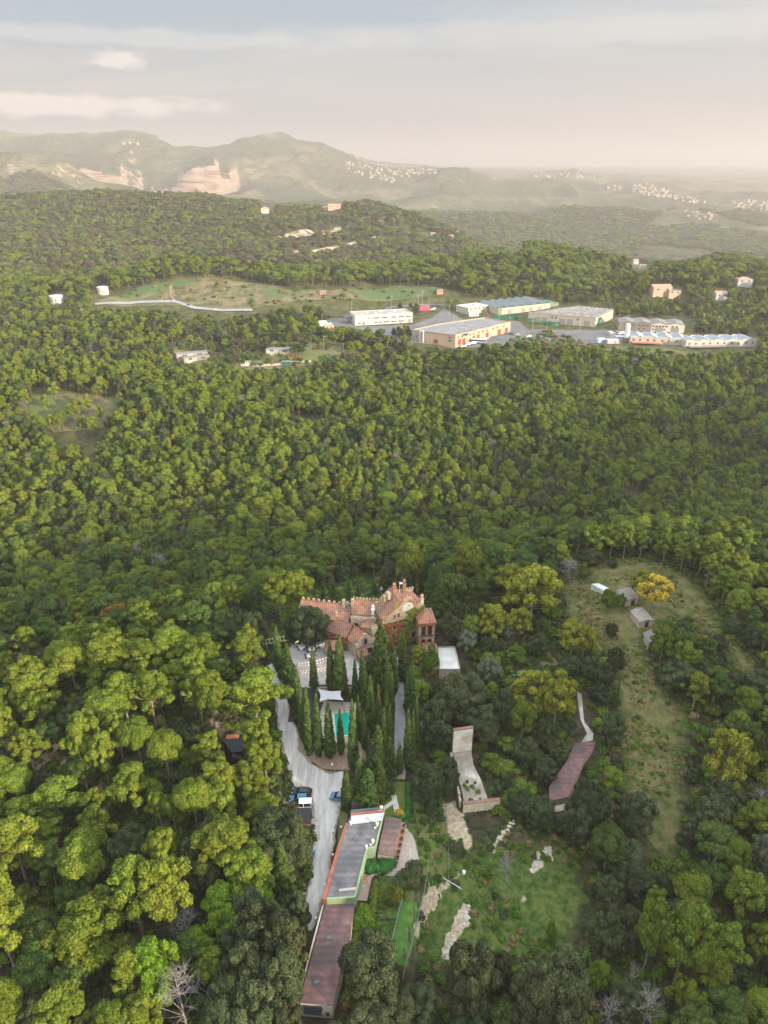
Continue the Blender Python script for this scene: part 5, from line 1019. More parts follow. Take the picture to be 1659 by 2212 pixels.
def chair_proto():
    t = thing('chair', '', 'chair'); f = MB(); f.box(0, 0, .43, .44, .44, .06); f.build('seat', CHAIRM, t)
    f = MB(); f.box(0, .21, .5, .42, .05, .5); f.build('backrest', CHAIRM, t)
    for x in (-.19, .19):
        for y in (-.19, .19): f = MB(); f.tube((x, y, 0), (x * .95, y * .95, .44), .022, .025, 5); f.build('leg', CHAIRM, t)
    return t
def person_mesh():
    ed = [(0, 1), (1, 2), (2, 3), (3, 4), (2, 5), (5, 6), (6, 7), (2, 8), (8, 9), (9, 10), (0, 11), (11, 12), (12, 13), (0, 14), (14, 15), (15, 16)]
    co = [(0, 0, .95), (0, 0, 1.18), (0, 0, 1.42), (0, -.01, 1.52), (0, -.01, 1.66), (-.19, 0, 1.4), (-.24, .02, 1.14), (-.22, -.08, .90), (.19, 0, 1.4), (.25, -.02, 1.15), (.18, -.16, 1.0), (-.09, 0, .88), (-.10, -.02, .48), (-.11, .02, .06), (.09, 0, .88), (.11, -.05, .49), (.12, 0, .06)]
    ra = [.15, .14, .15, .06, .105, .065, .05, .04, .065, .05, .04, .095, .065, .05, .095, .065, .05]
    me = bpy.data.meshes.new('person_body'); me.from_pydata(co, ed, []); o = bpy.data.objects.new('tmp', me); COL.objects.link(o)
    md = o.modifiers.new('s', 'SKIN')
    for i, q in enumerate(ra): me.skin_vertices[0].data[i].radius = (q, q * .8)
    me.skin_vertices[0].data[0].use_root = True; o.modifiers.new('d', 'SUBSURF').levels = 1
    bpy.context.view_layer.update(); m2 = bpy.data.meshes.new_from_object(o.evaluated_get(bpy.context.evaluated_depsgraph_get())); bpy.data.objects.remove(o); return m2
def people():
    bm_ = person_mesh(); skin = mat('skin', (.42, .26, .18), rough=.6); hair = mat('dark_hair', (.03, .02, .015)); m3 = MB(); m3.lathe(0, .015, [(.02, 1.60), (.115, 1.63), (.12, 1.70), (.09, 1.77), (.02, 1.79)], 10); 
    for nm, u, v, top, col, lab in [('a', 700, 1383, (.02, .02, .025), 0, 'person in black standing beside the white clothed table near the pavilion'), ('b', 707, 1384, (.025, .025, .03), 0, 'person in dark clothes by the table left of the pavilion'), ('c', 716, 1378, (.7, .7, .72), 0, 'person in a white shirt standing in front of the pavilion'),
            ('d', 648, 1391, (.03, .03, .04), 0, 'person in black at the left edge of the banquet plaza'), ('e', 662, 1379, (.45, .05, .05), 0, 'person in a red top behind the banquet tables'), ('f', 676, 1394, (.45, .08, .08), 0, 'person in dark red bending by the middle banquet table')]:
        g = P(u, v, 4.4); t = thing('person', lab, 'person', (g[0], g[1], 4.40), random.uniform(0, 6)); me = bm_.copy(); me.materials.clear()
        for m in (mat('cloth_' + nm, top), mat('trousers', (.03, .03, .04)), skin): me.materials.append(m)
        for p_ in me.polygons: c = p_.center; p_.material_index = 2 if (c.z > 1.47 or (abs(c.x) > .17 and c.z < 1.08)) else (1 if c.z < .97 else 0); p_.use_smooth = True
        o = bpy.data.objects.new('body', me); COL.objects.link(o); o.parent = t; m3.build('hair', hair, t, True)
def banquet():
    tp = table_proto(); cpr = chair_proto(); first = True; fc = True; z = 4.40; r = random.Random(2)
    for k, (u, v, lab, n) in enumerate([(652, 1396, 'round table under a white cloth at the far left of the plaza', 6), (673, 1401, 'round white clothed table in the middle of the three banquet tables', 7), (670, 1415, 'round white clothed table set foremost of the three on the plaza', 7), (714, 1377, 'white clothed table beside the pavilion wall', 3), (697, 1392, 'small white table half hidden behind the lone plaza cypress', 2)]):
        g = P(u, v, z + .7); t = tp if k == 0 else copy_tree(tp); t.location = (g[0], g[1], z); t['label'] = lab; t['group'] = 'white banquet tables'; t['category'] = 'table'
        for j in range(n):
            a = 6.283 * j / n + k; c = cpr if fc else copy_tree(cpr); fc = False
            c.location = (g[0] + 1.35 * math.cos(a), g[1] + 1.35 * math.sin(a), z); c.rotation_euler = (0, 0, a - math.pi / 2); c['label'] = 'dark chair drawn up to a ' + ['far left', 'middle', 'foremost', 'pavilion side', 'half hidden'][k] + ' white clothed table on the plaza'; c['group'] = 'dark chairs round the banquet tables'; c['category'] = 'chair'
banquet(); people()
def garland(a, b, n, seed, lab):
    r = random.Random(seed); pa = P(*a, 6.6); pb = P(*b, 6.6); base = (pa[0], pa[1], 4.4); t = thing('lantern_string', lab, 'string lights', base, 0, 'strings of small lanterns over the plaza'); f = MB(); pts = []
    for k in range(n + 1):
        q = k / n; pts.append((pa[0] + (pb[0] - pa[0]) * q - base[0], pa[1] + (pb[1] - pa[1]) * q - base[1], 2.3 - .9 * 4 * q * (1 - q)))
    for k in range(n): f.tube(pts[k], pts[k + 1], .015, .015, 4)
    for e_ in (pts[0], pts[-1]): f.tube((e_[0], e_[1], 0), e_, .05, .04, 6)
    f.build('cable', CHAIRM, t)
    for k in range(1, n):
        m = [mat('lantern_warm', (1, .42, .22), emit=.9), mat('lantern_white', (1, .85, .6), emit=1.0), mat('lantern_green', (.7, .8, .3), emit=.6)][r.choice([0, 0, 1, 1, 2])]
        g = MB(); g.lathe(*pts[k][:2], [(.02, pts[k][2] - .3), (.13, pts[k][2] - .24), (.13, pts[k][2] - .1), (.02, pts[k][2])], 8); g.build('lantern', m, t)
for q in [((640, 1432), (722, 1412), 13, 1, 'sagging string of red and white lanterns near the plaza middle'), ((640, 1437), (724, 1418), 13, 2, 'second string of coloured lanterns just below the first'), ((643, 1448), (726, 1432), 13, 3, 'string of coloured lanterns over the bare part of the plaza'), ((646, 1452), (728, 1437), 12, 4, 'string of lanterns closest to the dark terrace'), ((636, 1388), (659, 1362), 9, 5, 'bright string of lanterns climbing at the plaza corner'), ((680, 1395), (722, 1372), 9, 6, 'string of lanterns between the tables and pavilion')]: garland(*q)
def sail():
    A = [np.array([*P(u, v, z), z]) for u, v, z in ((686, 1487, 5.6), (737, 1492, 6.0), (743, 1513, 5.2), (690, 1515, 5.4))]; b = (float(A[0][0]), float(A[0][1]), 1.0)
    t = thing('shade_sail', 'pale grey shade sail stretched on poles above the pool deck', 'shade sail', b); n = 10; f = MB(); vs = []
    for s in (0, -.03):
        for j in range(n + 1):
            for i in range(n + 1):
                x, y = i / n, j / n; bx = x + .10 * (x - .5) * -1 * math.sin(math.pi * y) * 1.6; by = y - .14 * (y - .5) * 2 * math.sin(math.pi * x)
                p_ = A[0] * (1 - bx) * (1 - by) + A[1] * bx * (1 - by) + A[2] * bx * by + A[3] * (1 - bx) * by; vs.append((p_[0] - b[0], p_[1] - b[1], p_[2] - b[2] - .8 * math.sin(math.pi * x) * math.sin(math.pi * y) * .5 + s))
    N1 = (n + 1)**2; fs = [(j * (n + 1) + i, j * (n + 1) + i + 1, (j + 1) * (n + 1) + i + 1, (j + 1) * (n + 1) + i) for j in range(n) for i in range(n)]; f.add(vs, fs + [tuple(q + N1 for q in reversed(w_)) for w_ in fs]); f.build('canopy', mat('grey_canvas', (.47, .46, .47), (.52, .51, .52), 1), t, True)
    for q in A: f = MB(); f.tube((q[0] - b[0], q[1] - b[1], -1), (q[0] - b[0], q[1] - b[1], q[2] - b[2] + .1), .07, .06, 6); f.build('pole', mat('iron', (.08, .07, .07)), t)
sail()
def pool():
    pts = [tuple(P(u, v, 1.1)) for u, v in ((720, 1541), (757, 1538), (757, 1589), (724, 1592))]; b = (pts[0][0], pts[0][1], 1.08); t = thing('swimming_pool', 'green watered swimming pool with pale coping among the cypresses', 'pool', b)
    f = LB((0, 0, 0), b); f.prism(pts, 1.10, 1.16); f.build('water', mat('green_water', (.0, .36, .25), (.0, .40, .29), .4, rough=.12, spec=.5), t)
    f = LB((0, 0, 0), b)
    for i in range(4):
        a, c = pts[i], pts[(i + 1) % 4]; f.box((a[0] + c[0]) / 2, (a[1] + c[1]) / 2, 1.09 + .004 * i, math.dist(a, c) + .4, .45, .14, math.atan2(c[1] - a[1], c[0] - a[0]))
    f.build('coping', LCONC, t)
pool()
# ================================================================== THE LONG BUILDING
def c6(x, y, z): return tuple(P((1050 + x / 4.1475) / 1.5431, (2650 + y / 4.1475) / 1.5431, z))
def shrink(pts, k):
    c = np.mean(pts, 0); return [tuple(c + (np.array(q) - c) * k) for q in pts]
def strip(f, a, c, w, z, h, mi=0): f.box((a[0] + c[0]) / 2, (a[1] + c[1]) / 2, z, math.dist(a, c), w, h, math.atan2(c[1] - a[1], c[0] - a[0]), mi)
def long_building():
    Z = 4.1; R_ = [c6(x, y, Z) for x, y in ((497, 212), (968, 165), (838, 725), (722, 742), (700, 812), (550, 1418), (162, 1440), (445, 400), (490, 300))]
    b = (R_[6][0], R_[6][1], -.2); t = thing('long_building', 'long pale green building with grey corrugated roof beside the gravel road', 'building', b)
    f = LB((0, 0, 0), b); f.prism(R_, -2, Z - .02); f.build('wall', GREENW, t)
    f = LB((0, 0, 0), b); f.prism([R_[0], R_[1], R_[2], R_[3], R_[4], R_[5], R_[6], R_[7], R_[8]], Z - .01, Z + .12); ro = f.build('roof', GREYR, t)
    wb = [c6(x, y, Z + .35) for x, y in ((500, 285), (955, 240), (930, 350), (500, 395))]; f = LB((0, 0, 0), b); f.prism(wb, Z + .1, Z + .35); f.build('white_roof_band', mat('chalky_sheet', (.42, .40, .38), (.52, .50, .48), .5), ro)
    f = LB((0, 0, 0), b); a, c = c6(500, 283, Z), c6(955, 238, Z); strip(f, a, c, .25, Z + .1, .4); f.build('red_flashing', REDP, ro)
    a = [c6(x, y, Z + .13) for x, y in ((330, 1300), (570, 1275), (560, 1310), (335, 1335))]; f = LB((0, 0, 0), b); f.prism(a, Z + .12, Z + .18); f.build('pale_roof_sheet', mat('faded_sheet', (.42, .35, .29), (.48, .41, .35), 1), ro)
    f = LB((0, 0, 0), b)
    for i in (1, 2, 3, 4, 5): strip(f, R_[i], R_[(i + 1) % 9], .32, Z + .02, .24 + .003 * i)
    f.build('parapet', mat('green_coping', (.22, .30, .16), (.27, .35, .20), .8), ro)
    f = LB((0, 0, 0), b); L_ = [c6(x, y, Z - .4) for x, y in ((450, 400), (350, 690), (245, 1040), (130, 1452))]
    for i in range(3): strip(f, L_[i], L_[i + 1], .75, Z - 1.6, 1.5 + .003 * i)
    f.build('red_parapet', REDP, t)
    for x, y in ((918, 205), (860, 435), (800, 668)):
        g = c6(x, y, Z); f = LB((0, 0, 0), b); f.lathe(g[0], g[1], [(.22, Z), (.2, Z + .7), (.36, Z + .75), (.34, Z + 1.0), (.1, Z + 1.15)], 8); f.box(g[0] - .4, g[1] - .5, Z + .1, .5, .3, .25); f.build('roof_vent', mat('cream_metal', (.66, .62, .5), rough=.5), ro)
    for x, y in ((712, 745), (495, 415)):
        g = c6(x, y, Z); f = LB((0, 0, 0), b); f.lathe(g[0], g[1], [(.2, Z - .3), (.2, Z + .9), (.3, Z + .95), (.05, Z + 1.1)], 8); f.build('flue', WALLW, ro)
    # brown annex
    A = [c6(x, y, 2.6) for x, y in ((975, 292), (1197, 330), (1092, 838), (862, 815))]; f = LB((0, 0, 0), b); f.prism(shrink(A, .98), -2, 2.45); f.build('annex_wall', STONE, t)
    f = LB((0, 0, 0), b); f.prism(A, [2.5, 2.3, 2.3, 2.5], [2.75, 2.5, 2.5, 2.75]); f.build('annex_roof', BROWNR, t)
    F0 = c6(985, 160, 0); A = [c6(x, y, .3) for x, y in ((505, 200), (510, 140), (600, 122), (690, 150), (730, 190), (720, 215))]; f = LB((0, 0, 0), b); f.prism(A, -1, 2.0); f.build('round_porch_roof', MAROON, t)
    # maroon tail building
    q = [tuple(P(u, v, 2.4)) for u, v in ((703, 1953), (766, 1955), (757, 2020), (718, 2172), (647, 2166))]
    b2 = (q[4][0], q[4][1], -2); t2 = thing('low_building', 'long low building with maroon tiled roof running to the bottom of the slope', 'building', b2)
    f = LB((0, 0, 0), b2); f.prism(shrink(q, .985), -4.5, 2.3); w = f.build('wall', mat('beige_render', (.46, .38, .28), (.54, .46, .36), .7), t2)
    f = LB((0, 0, 0), b2); f.prism(q, 2.3, 2.55); rf = f.build('roof', MAROON, t2)
    f = LB((0, 0, 0), b2); a = (q[0][0] - .45, q[0][1]); c = (q[4][0] - .45, q[4][1]); strip(f, a, c, .3, -3, 5.2); f.build('side_wall', WALLW, t2)
    ang = math.atan2(q[3][1] - q[4][1], q[3][0] - q[4][0]); fr = (q[4][0], q[4][1], ang); L_ = math.dist(q[3], q[4])
    f = LB(fr, b2); f.box(L_ * .40, .0, -.6, L_ * .56, .2, 2.3); f.build('garage_door', mat('dark_green_door', (.035, .05, .055), (.05, .065, .07), 1), t2)
    f = LB(fr, b2); f.box(L_ * .84, .0, -.6, .5, .18, .8); f.build('vent', DARK, t2)
    for x, y in ((390, 595), (325, 828)):
        g = P((850 + x / 1.58) / 1.5431, (2750 + y / 1.58) / 1.5431, 2.5); f = LB((0, 0, 0), b2); f.box(g[0], g[1], 2.55, .8, .6, .12, .2); f.build('skylight', mat('teal_glass', (.10, .16, .16), rough=.3), rf)
long_building()
def flat_ground(name, pts, m, z): 
    f = MB(); f.prism(pts, z - .5, z); struct(f.build(name, m))
flat_ground('terracotta_terrace', [c6(x, y, .12) for x, y in ((1192, 405), (1252, 440), (1125, 1000), (1085, 990), (1090, 830))], mat('terracotta_floor', (.46, .17, .11), (.52, .21, .14), 1.5), .12)
flat_ground('tiled_patio', [c6(x, y, .06) for x, y in ((1250, 455), (1345, 545), (1385, 640), (1420, 800), (1462, 985), (1190, 1010), (1180, 1120), (960, 1110), (1010, 1030), (1130, 1005))], mat('cream_pavers', (.36, .29, .23), (.46, .38, .31), 2, wave=(1.7, 'Y', .25)), .06)
flat_ground('brown_yard', [c6(x, y, .04) for x, y in ((700, 830), (860, 830), (900, 940), (700, 945))], mat('yard_floor', (.22, .17, .14), (.28, .23, .2), 1), .04)
flat_ground('side_path', [c6(x, y, .03) for x, y in ((655, 1060), (715, 1060), (790, 1130), (720, 1460), (560, 1452))], mat('brick_paving', (.30, .2, .16)), .03)
flat_ground('orange_steps', [c6(x, y, .15) for x, y in ((715, 1075), (820, 1062), (745, 1110), (728, 1225), (680, 1222))], mat('orange_tiles', (.45, .17, .07), (.5, .2, .1), 1), .15)
for k, bl in enumerate([[(985, 900, 1.3), (1040, 880, 1.2), (930, 870, 1.1), (1000, 980, 1.3), (950, 950, 1.2), (1060, 940, 1.0), (990, 840, 1.0), (960, 1030, 1.0)], [(700, 1000, 1.1), (750, 1010, 1.2), (800, 980, 1.1), (850, 1010, 1.1), (740, 960, .9), (760, 1045, .8)]]):
    c = c6(bl[0][0], bl[0][1], 0); me = crown_mesh('hedge', [(c6(x, y, .6)[0] - c[0], c6(x, y, .6)[1] - c[1], .7, w, .9) for x, y, w in bl], .11, 90, mat('clipped_hedge', (.02, .10, .015), (.04, .15, .02), 1.5), seed=k, core=.92)
    o = bpy.data.objects.new('hedge', me); COL.objects.link(o); o.location = (c[0], c[1], 0); tag(o, ['rounded dark green clipped hedge beside the brown annex roof', 'lower dark green hedge against the long green building'][k], 'hedge', 'clipped hedges')
def row_hedge(pix, lab, w=.8, m='clipped_hedge', step=.7):
    pts = [G(u, v) for u, v in pix]; bl = []; o0 = pts[0]
    for a, b in zip(pts[:-1], pts[1:]):
        n = max(1, int(np.linalg.norm(b - a) / step))
        for k in range(n + 1): q = a + (b - a) * k / n; bl.append((q[0] - o0[0], q[1] - o0[1], q[2] - o0[2] + w * .6, w, w * 1.0))
    me = crown_mesh('hedge', bl, .12, 60, MATS[m], seed=5); o = bpy.data.objects.new('hedge', me); COL.objects.link(o); o.location = o0; tag(o, lab, 'hedge')
row_hedge([(881, 1700), (884, 1740), (880, 1762), (868, 1770), (850, 1772)], 'dark trimmed hedge curving round the lawn edge')
row_hedge([(812, 1915), (806, 1960), (800, 2000)], 'uneven green hedge left of the lower garden plots', .9, 'shrub_leaves')
for (u, v, w, m, lab) in [(866, 1757, 1.2, 'golden_leaves', 'small bright yellow bush at the patio corner'), (765, 1957, 1.0, 'olive_leaves', 'white flowering bush at the end of the long building'), (786, 1985, 2.2, 'bright_leaves', 'fresh green bush right of the maroon roof'), (780, 2020, 2.0, 'bright_leaves', 'fresh green bush lower down beside the maroon roof'), (883, 1893, 2.6, 'oak_leaves', 'dark rounded bush in front of the tiled patio'), (862, 1905, 1.8, 'oak_leaves', 'small dark bush beside the patio wall'), (845, 1935, 2.2, 'shrub_leaves', 'olive bush above the brown garden plot')]:
    g = G(u, v + 6); me = crown_mesh('bush', [(random.uniform(-.6, .6) * w, random.uniform(-.6, .6) * w, w * random.uniform(.4, 1.0), w * .5, w * .45) for _ in range(12)], .12, 60, MATS[m], seed=int(u)); o = bpy.data.objects.new('bush', me); COL.objects.link(o); o.location = g; tag(o, lab, 'bush')
POTM = mat('pot_clay', (.2, .08, .05))
pot = thing('flower_pot', '', 'flower pot', (0, 0, 0)); f = MB(); f.lathe(0, 0, [(.18, 0), (.28, .4), (.32, .42), (.27, .44)], 10); f.build('pot', POTM, pot)
me = crown_mesh('plant', [(0, 0, .6, .3, .28), (.12, .1, .7, .2, .2)], .08, 90, SHRUB, seed=2); o = bpy.data.objects.new('plant', me); COL.objects.link(o); o.parent = pot
for k, (x, y) in enumerate([(1232, 440), (1216, 525), (1197, 622), (1178, 712), (1157, 802), (1142, 882), (1117, 968)]):
    g = c6(x, y, .12); q = pot if k == 0 else copy_tree(pot); q.location = (g[0], g[1], .12); q['group'] = 'flower pots along the terracotta terrace'; q['category'] = 'flower pot'; q['label'] = ['topmost', 'second', 'third', 'fourth', 'fifth', 'sixth', 'lowest'][k] + ' flower pot in the row on the terracotta terrace'
# stepping stones (one path of slabs on the lawn)
def stepping():
    f = MB(); r = random.Random(1)
    for (x0, y0), (x1, y1), n in (((1090, 0), (1160, 315), 19), ((960, 160), (1085, 75), 8)):
        for k in range(n):
            q = k / (n - 1); c = c6(x0 + (x1 - x0) * q, y0 + (y1 - y0) * q, .5); z = float(hq(*c))
            for s in (-.42, .0, .42): f.box(c[0] + s + r.uniform(-.05, .05), c[1] + r.uniform(-.05, .05), z + .02, .32, .45, .13, r.uniform(-.1, .1))
    struct(f.build('stepping_stones', mat('pale_slab', (.58, .54, .48), (.66, .62, .56), 2)), 'structure', 'pale stepping stone path crossing the lawn')
stepping()
def stones(pix, n, lab, s=.5, seed=1):
    r = random.Random(seed); pts = [G(u, v) for u, v in pix]; f = MB(); L_ = len(pts) - 1
    for k in range(n):
        q = r.random() * L_; i = min(int(q), L_ - 1); c = pts[i] + (pts[i + 1] - pts[i]) * (q - i); x, y = c[0] + r.uniform(-.4, .4), c[1] + r.uniform(-.4, .4); z = float(hq(x, y)); ss = s * r.uniform(.5, 1.3)
        v, fc = ICO1; vv = v * (np.array([ss, ss * .8, ss * .6])) * (1 + .3 * (np.array([[r.random()] for _ in v]) - .5)) + (x, y, z + .1); f.add(vv.tolist(), fc)
    o = f.build('rubble_edge', mat('pale_stone', (.34, .29, .24), (.48, .43, .37), 2)); struct(o, 'stuff', lab)
stones([(868, 1775), (874, 1790), (882, 1830), (888, 1855)], 40, 'pale rockery stones edging the patio', .45, 1)
stones([(835, 1875), (812, 1888), (790, 1895), (786, 1920)], 40, 'rubble edging below the hedge', .4, 2)
stones([(884, 1690), (890, 1720)], 16, 'stones lining the lawn edge', .4, 3)
stones([(1150, 1885), (1160, 1860), (1185, 1835)], 30, 'pale rocks at the earth scar', .5, 4)
stones([(985, 2040), (960, 2070), (1005, 1990), (1015, 1960)], 50, 'pale rocks on the eroded bank', .4, 5)
stones([(1062, 1838), (1085, 1805), (1110, 1775)], 26, 'rocks along the bank above the garden', .4, 6)
# globe lamps
def lamp_proto():
    t = thing('garden_lamp', '', 'lamp'); f = MB(); f.lathe(0, 0, [(.12, 0), (.1, .15), (.04, .25), (.035, 2.7), (.07, 2.75)], 8); f.build('post', mat('iron', (.08, .07, .07)), t)
    f = MB(); f.lathe(0, 0, [(.03, 2.72), (.15, 2.80), (.21, 2.95), (.15, 3.1), (.03, 3.17)], 12); f.build('globe', mat('white_globe', (.9, .9, .88), rough=.3), t, True); return t
lp = lamp_proto()
for k, (u, v, lab) in enumerate([(736.4, 1786, 'by the upper green building'), (719, 1845.6, 'by the middle of the green building'), (701.6, 1910, 'by the lower end of the green building'), (682, 1982, 'beside the top of the maroon roof'), (717.5, 1650.7, 'in the planting bed below the pool cypresses')]):
    g = G(u, v)
    for _ in range(3): g2 = P(u, v, g[2] + 3); g = (g2[0], g2[1], float(hq(*g2)))
    q = lp if k == 0 else copy_tree(lp); q.location = g; q['label'] = 'white globe lamp on a thin post ' + lab; q['category'] = 'lamp'; q['group'] = 'globe lamps along the road'
# ================================================================== CARS
def car_proto(kind, paint, name='car'):
    t = thing(name, '', 'car'); m = mat('paint_' + kind, paint, rough=.25, spec=.6)
    van = 'van' in kind; L_, w, h = (4.5, 1.85, 1.85) if van else (4.4, 1.8, 1.5)
    low = [(-L_ / 2, .35), (-L_ / 2, .75), (-L_ / 2 + .15, .88), (-L_ / 2 + 1.05, .98), (L_ / 2 - .1, 1.0), (L_ / 2, .8), (L_ / 2, .35)]
    f = LB(); f.panel(low, -w / 2, w / 2); f.build('body', m, t)
    top = [(-L_ / 2 + .95, .97), (-L_ / 2 + 1.75, h), (L_ / 2 - (.1 if van else .75), h), (L_ / 2 - .05, .98)]; a = w / 2 - .03; bq = w / 2 - .17; f = MB(); n = 4
    f.add([(x, -a if z < 1.2 else -bq, z) for x, z in top] + [(x, a if z < 1.2 else bq, z) for x, z in top], [(0, 3, 2, 1), (4, 5, 6, 7), (0, 1, 5, 4), (2, 3, 7, 6), (1, 2, 6, 5)]); cab = f.build('cabin_glass', mat('car_glass', (.015, .02, .025), rough=.1, spec=.7), t)
    f = MB(); x0, x1 = top[1][0] - .05, top[2][0] + .05; f.box((x0 + x1) / 2, 0, h - .01, x1 - x0, bq * 2 + .06, .05)
    for x in (top[1][0] + .95, top[2][0] - (.05 if not van else .15)) + ((top[2][0] - 1.1,) if not van else ()):
        for s in (-1, 1): f.slab([(x - .06, s * (bq + .02), h), (x + .06, s * (bq + .02), h), (x + .06, s * (a + .02), .98), (x - .06, s * (a + .02), .98)], .03)
    f.build('roof', m, t)
    for x in (-L_ / 2 + .85, L_ / 2 - .85):
        for s in (-1, 1):
            f = MB(); f.tube((x, s * (w / 2 - .2), .33), (x, s * (w / 2 + .02), .33), .33, .33, 14); wl = f.build('wheel', mat('tyre', (.02, .02, .02)), t); f = MB(); f.tube((x, s * (w / 2), .33), (x, s * (w / 2 + .035), .33), .2, .2, 10); f.build('rim', mat('alloy', (.5, .5, .5), rough=.3, metal=.8), wl)
    for s in (-.62, .62):
        f = MB(); f.box(-L_ / 2 + .03, s, .68, .12, .36, .16); f.build('headlight', mat('headlamp', (.7, .7, .7), rough=.1), t); f = MB(); f.box(L_ / 2 - .02, s, .72, .1, .3, .18); f.build('tail_light', mat('tail_red', (.4, .02, .02), rough=.2), t)
    return t
CARP = {'black': car_proto('black', (.012, .014, .02)), 'blue': car_proto('blue', (.02, .12, .24)), 'white_van': car_proto('white_van', (.78, .78, .78), 'van'), 'greyblue': car_proto('greyblue', (.13, .19, .28)), 'white': car_proto('white', (.7, .7, .7)), 'grey': car_proto('grey', (.2, .2, .21)), 'red': car_proto('red', (.35, .03, .03))}
USEDC = set()
def put_car(kind, u, v, rz, lab, group=None, z=None):
    g = G(u, v); t = CARP[kind] if kind not in USEDC else copy_tree(CARP[kind]); USEDC.add(kind); t.location = (g[0], g[1], g[2] + (.12 if g[1] < 300 else .55)); t.rotation_euler = (0, 0, rz); t['label'] = lab; t['category'] = 'van' if kind == 'white_van' else 'car'
    if group: t['group'] = group
g0 = 'cars parked by the gravel road'
put_car('black', 653, 1716, R(-6), 'black car parked topmost in the row beside the gravel road', g0); put_car('blue', 648, 1731, R(2), 'dark blue estate car between the black car and the white van', g0)
put_car('white_van', 652, 1744, R(3), 'white van parked against the black roofed carport', g0); put_car('greyblue', 734, 1727, R(-14), 'grey-blue car half hidden by the cypress across the road', g0)
c_ = copy_tree(CARP['blue']); g = G(667, 1860); c_.location = (g[0], g[1], g[2] + .1); c_.rotation_euler = (0, 0, R(-98)); c_['label'] = 'lone blue hatchback parked on the earth verge beside the oaks'; c_['group'] = g0
def carport():
    def c5(x, y, z): return tuple(P((900 + x / 4.1475) / 1.5431, (2550 + y / 4.1475) / 1.5431, z))
    q = [c5(x, y, 2.9) for x, y in ((345, 600), (572, 596), (570, 803), (420, 800))]; b = (q[3][0], q[3][1], 0); t = thing('carport', 'open carport with flat black roof beside the white van', 'carport', b)
    f = LB((0, 0, 0), b); f.prism(q, [2.7, 2.7, 2.9, 2.9], [2.85, 2.85, 3.05, 3.05]); f.build('roof', BLACK, t)
    for p_ in shrink(q, .92): f = LB((0, 0, 0), b); f.box(p_[0], p_[1], -.8, .14, .14, 3.5); f.build('post', mat('iron', (.08, .07, .07)), t)
    f = LB((0, 0, 0), b); a, c = shrink(q, .93)[2:4]; strip(f, a, c, .15, -.8, 3.3); f.build('end_wall', mat('brown_boards', (.16, .08, .05), (.2, .1, .07), 1), t)
carport()
def shed():
    q = [tuple(P(u, v, 8.2)) for u, v in ((480, 1596), (527, 1593), (524, 1622), (500, 1625))]; b = (q[3][0], q[3][1], 5.0); t = thing('shed', 'dark roofed shed among the pines left of the road', 'shed', b)
    f = LB((0, 0, 0), b); f.prism(shrink(q, .94), 3, 7.9); f.build('wall', DARK, t); f = LB((0, 0, 0), b); f.prism(q, 7.9, 8.1); f.build('roof', BLACK, t)
    c = P(509, 1627, 6.2); f = LB((0, 0, 0), b); f.box(c[0], c[1] + .3, 4.5, 1.6, .3, 2.2, .1); f.build('white_door', WHITE, t)
    c = P(500, 1588, 7.0); z = float(hq(*c)); f = MB(); f.box(0, 0, 0, 2.6, 2.2, 2.2); f.slab([(-1.5, -1.3, 2.2), (1.5, -1.3, 2.2), (1.5, 1.3, 2.8), (-1.5, 1.3, 2.8)], .15); o = f.build('hut', mat('orange_boards', (.42, .13, .05), (.48, .17, .08), 1)); o.location = (c[0], c[1], z - .2); tag(o, 'small orange hut behind the dark roofed shed', 'hut')
shed()
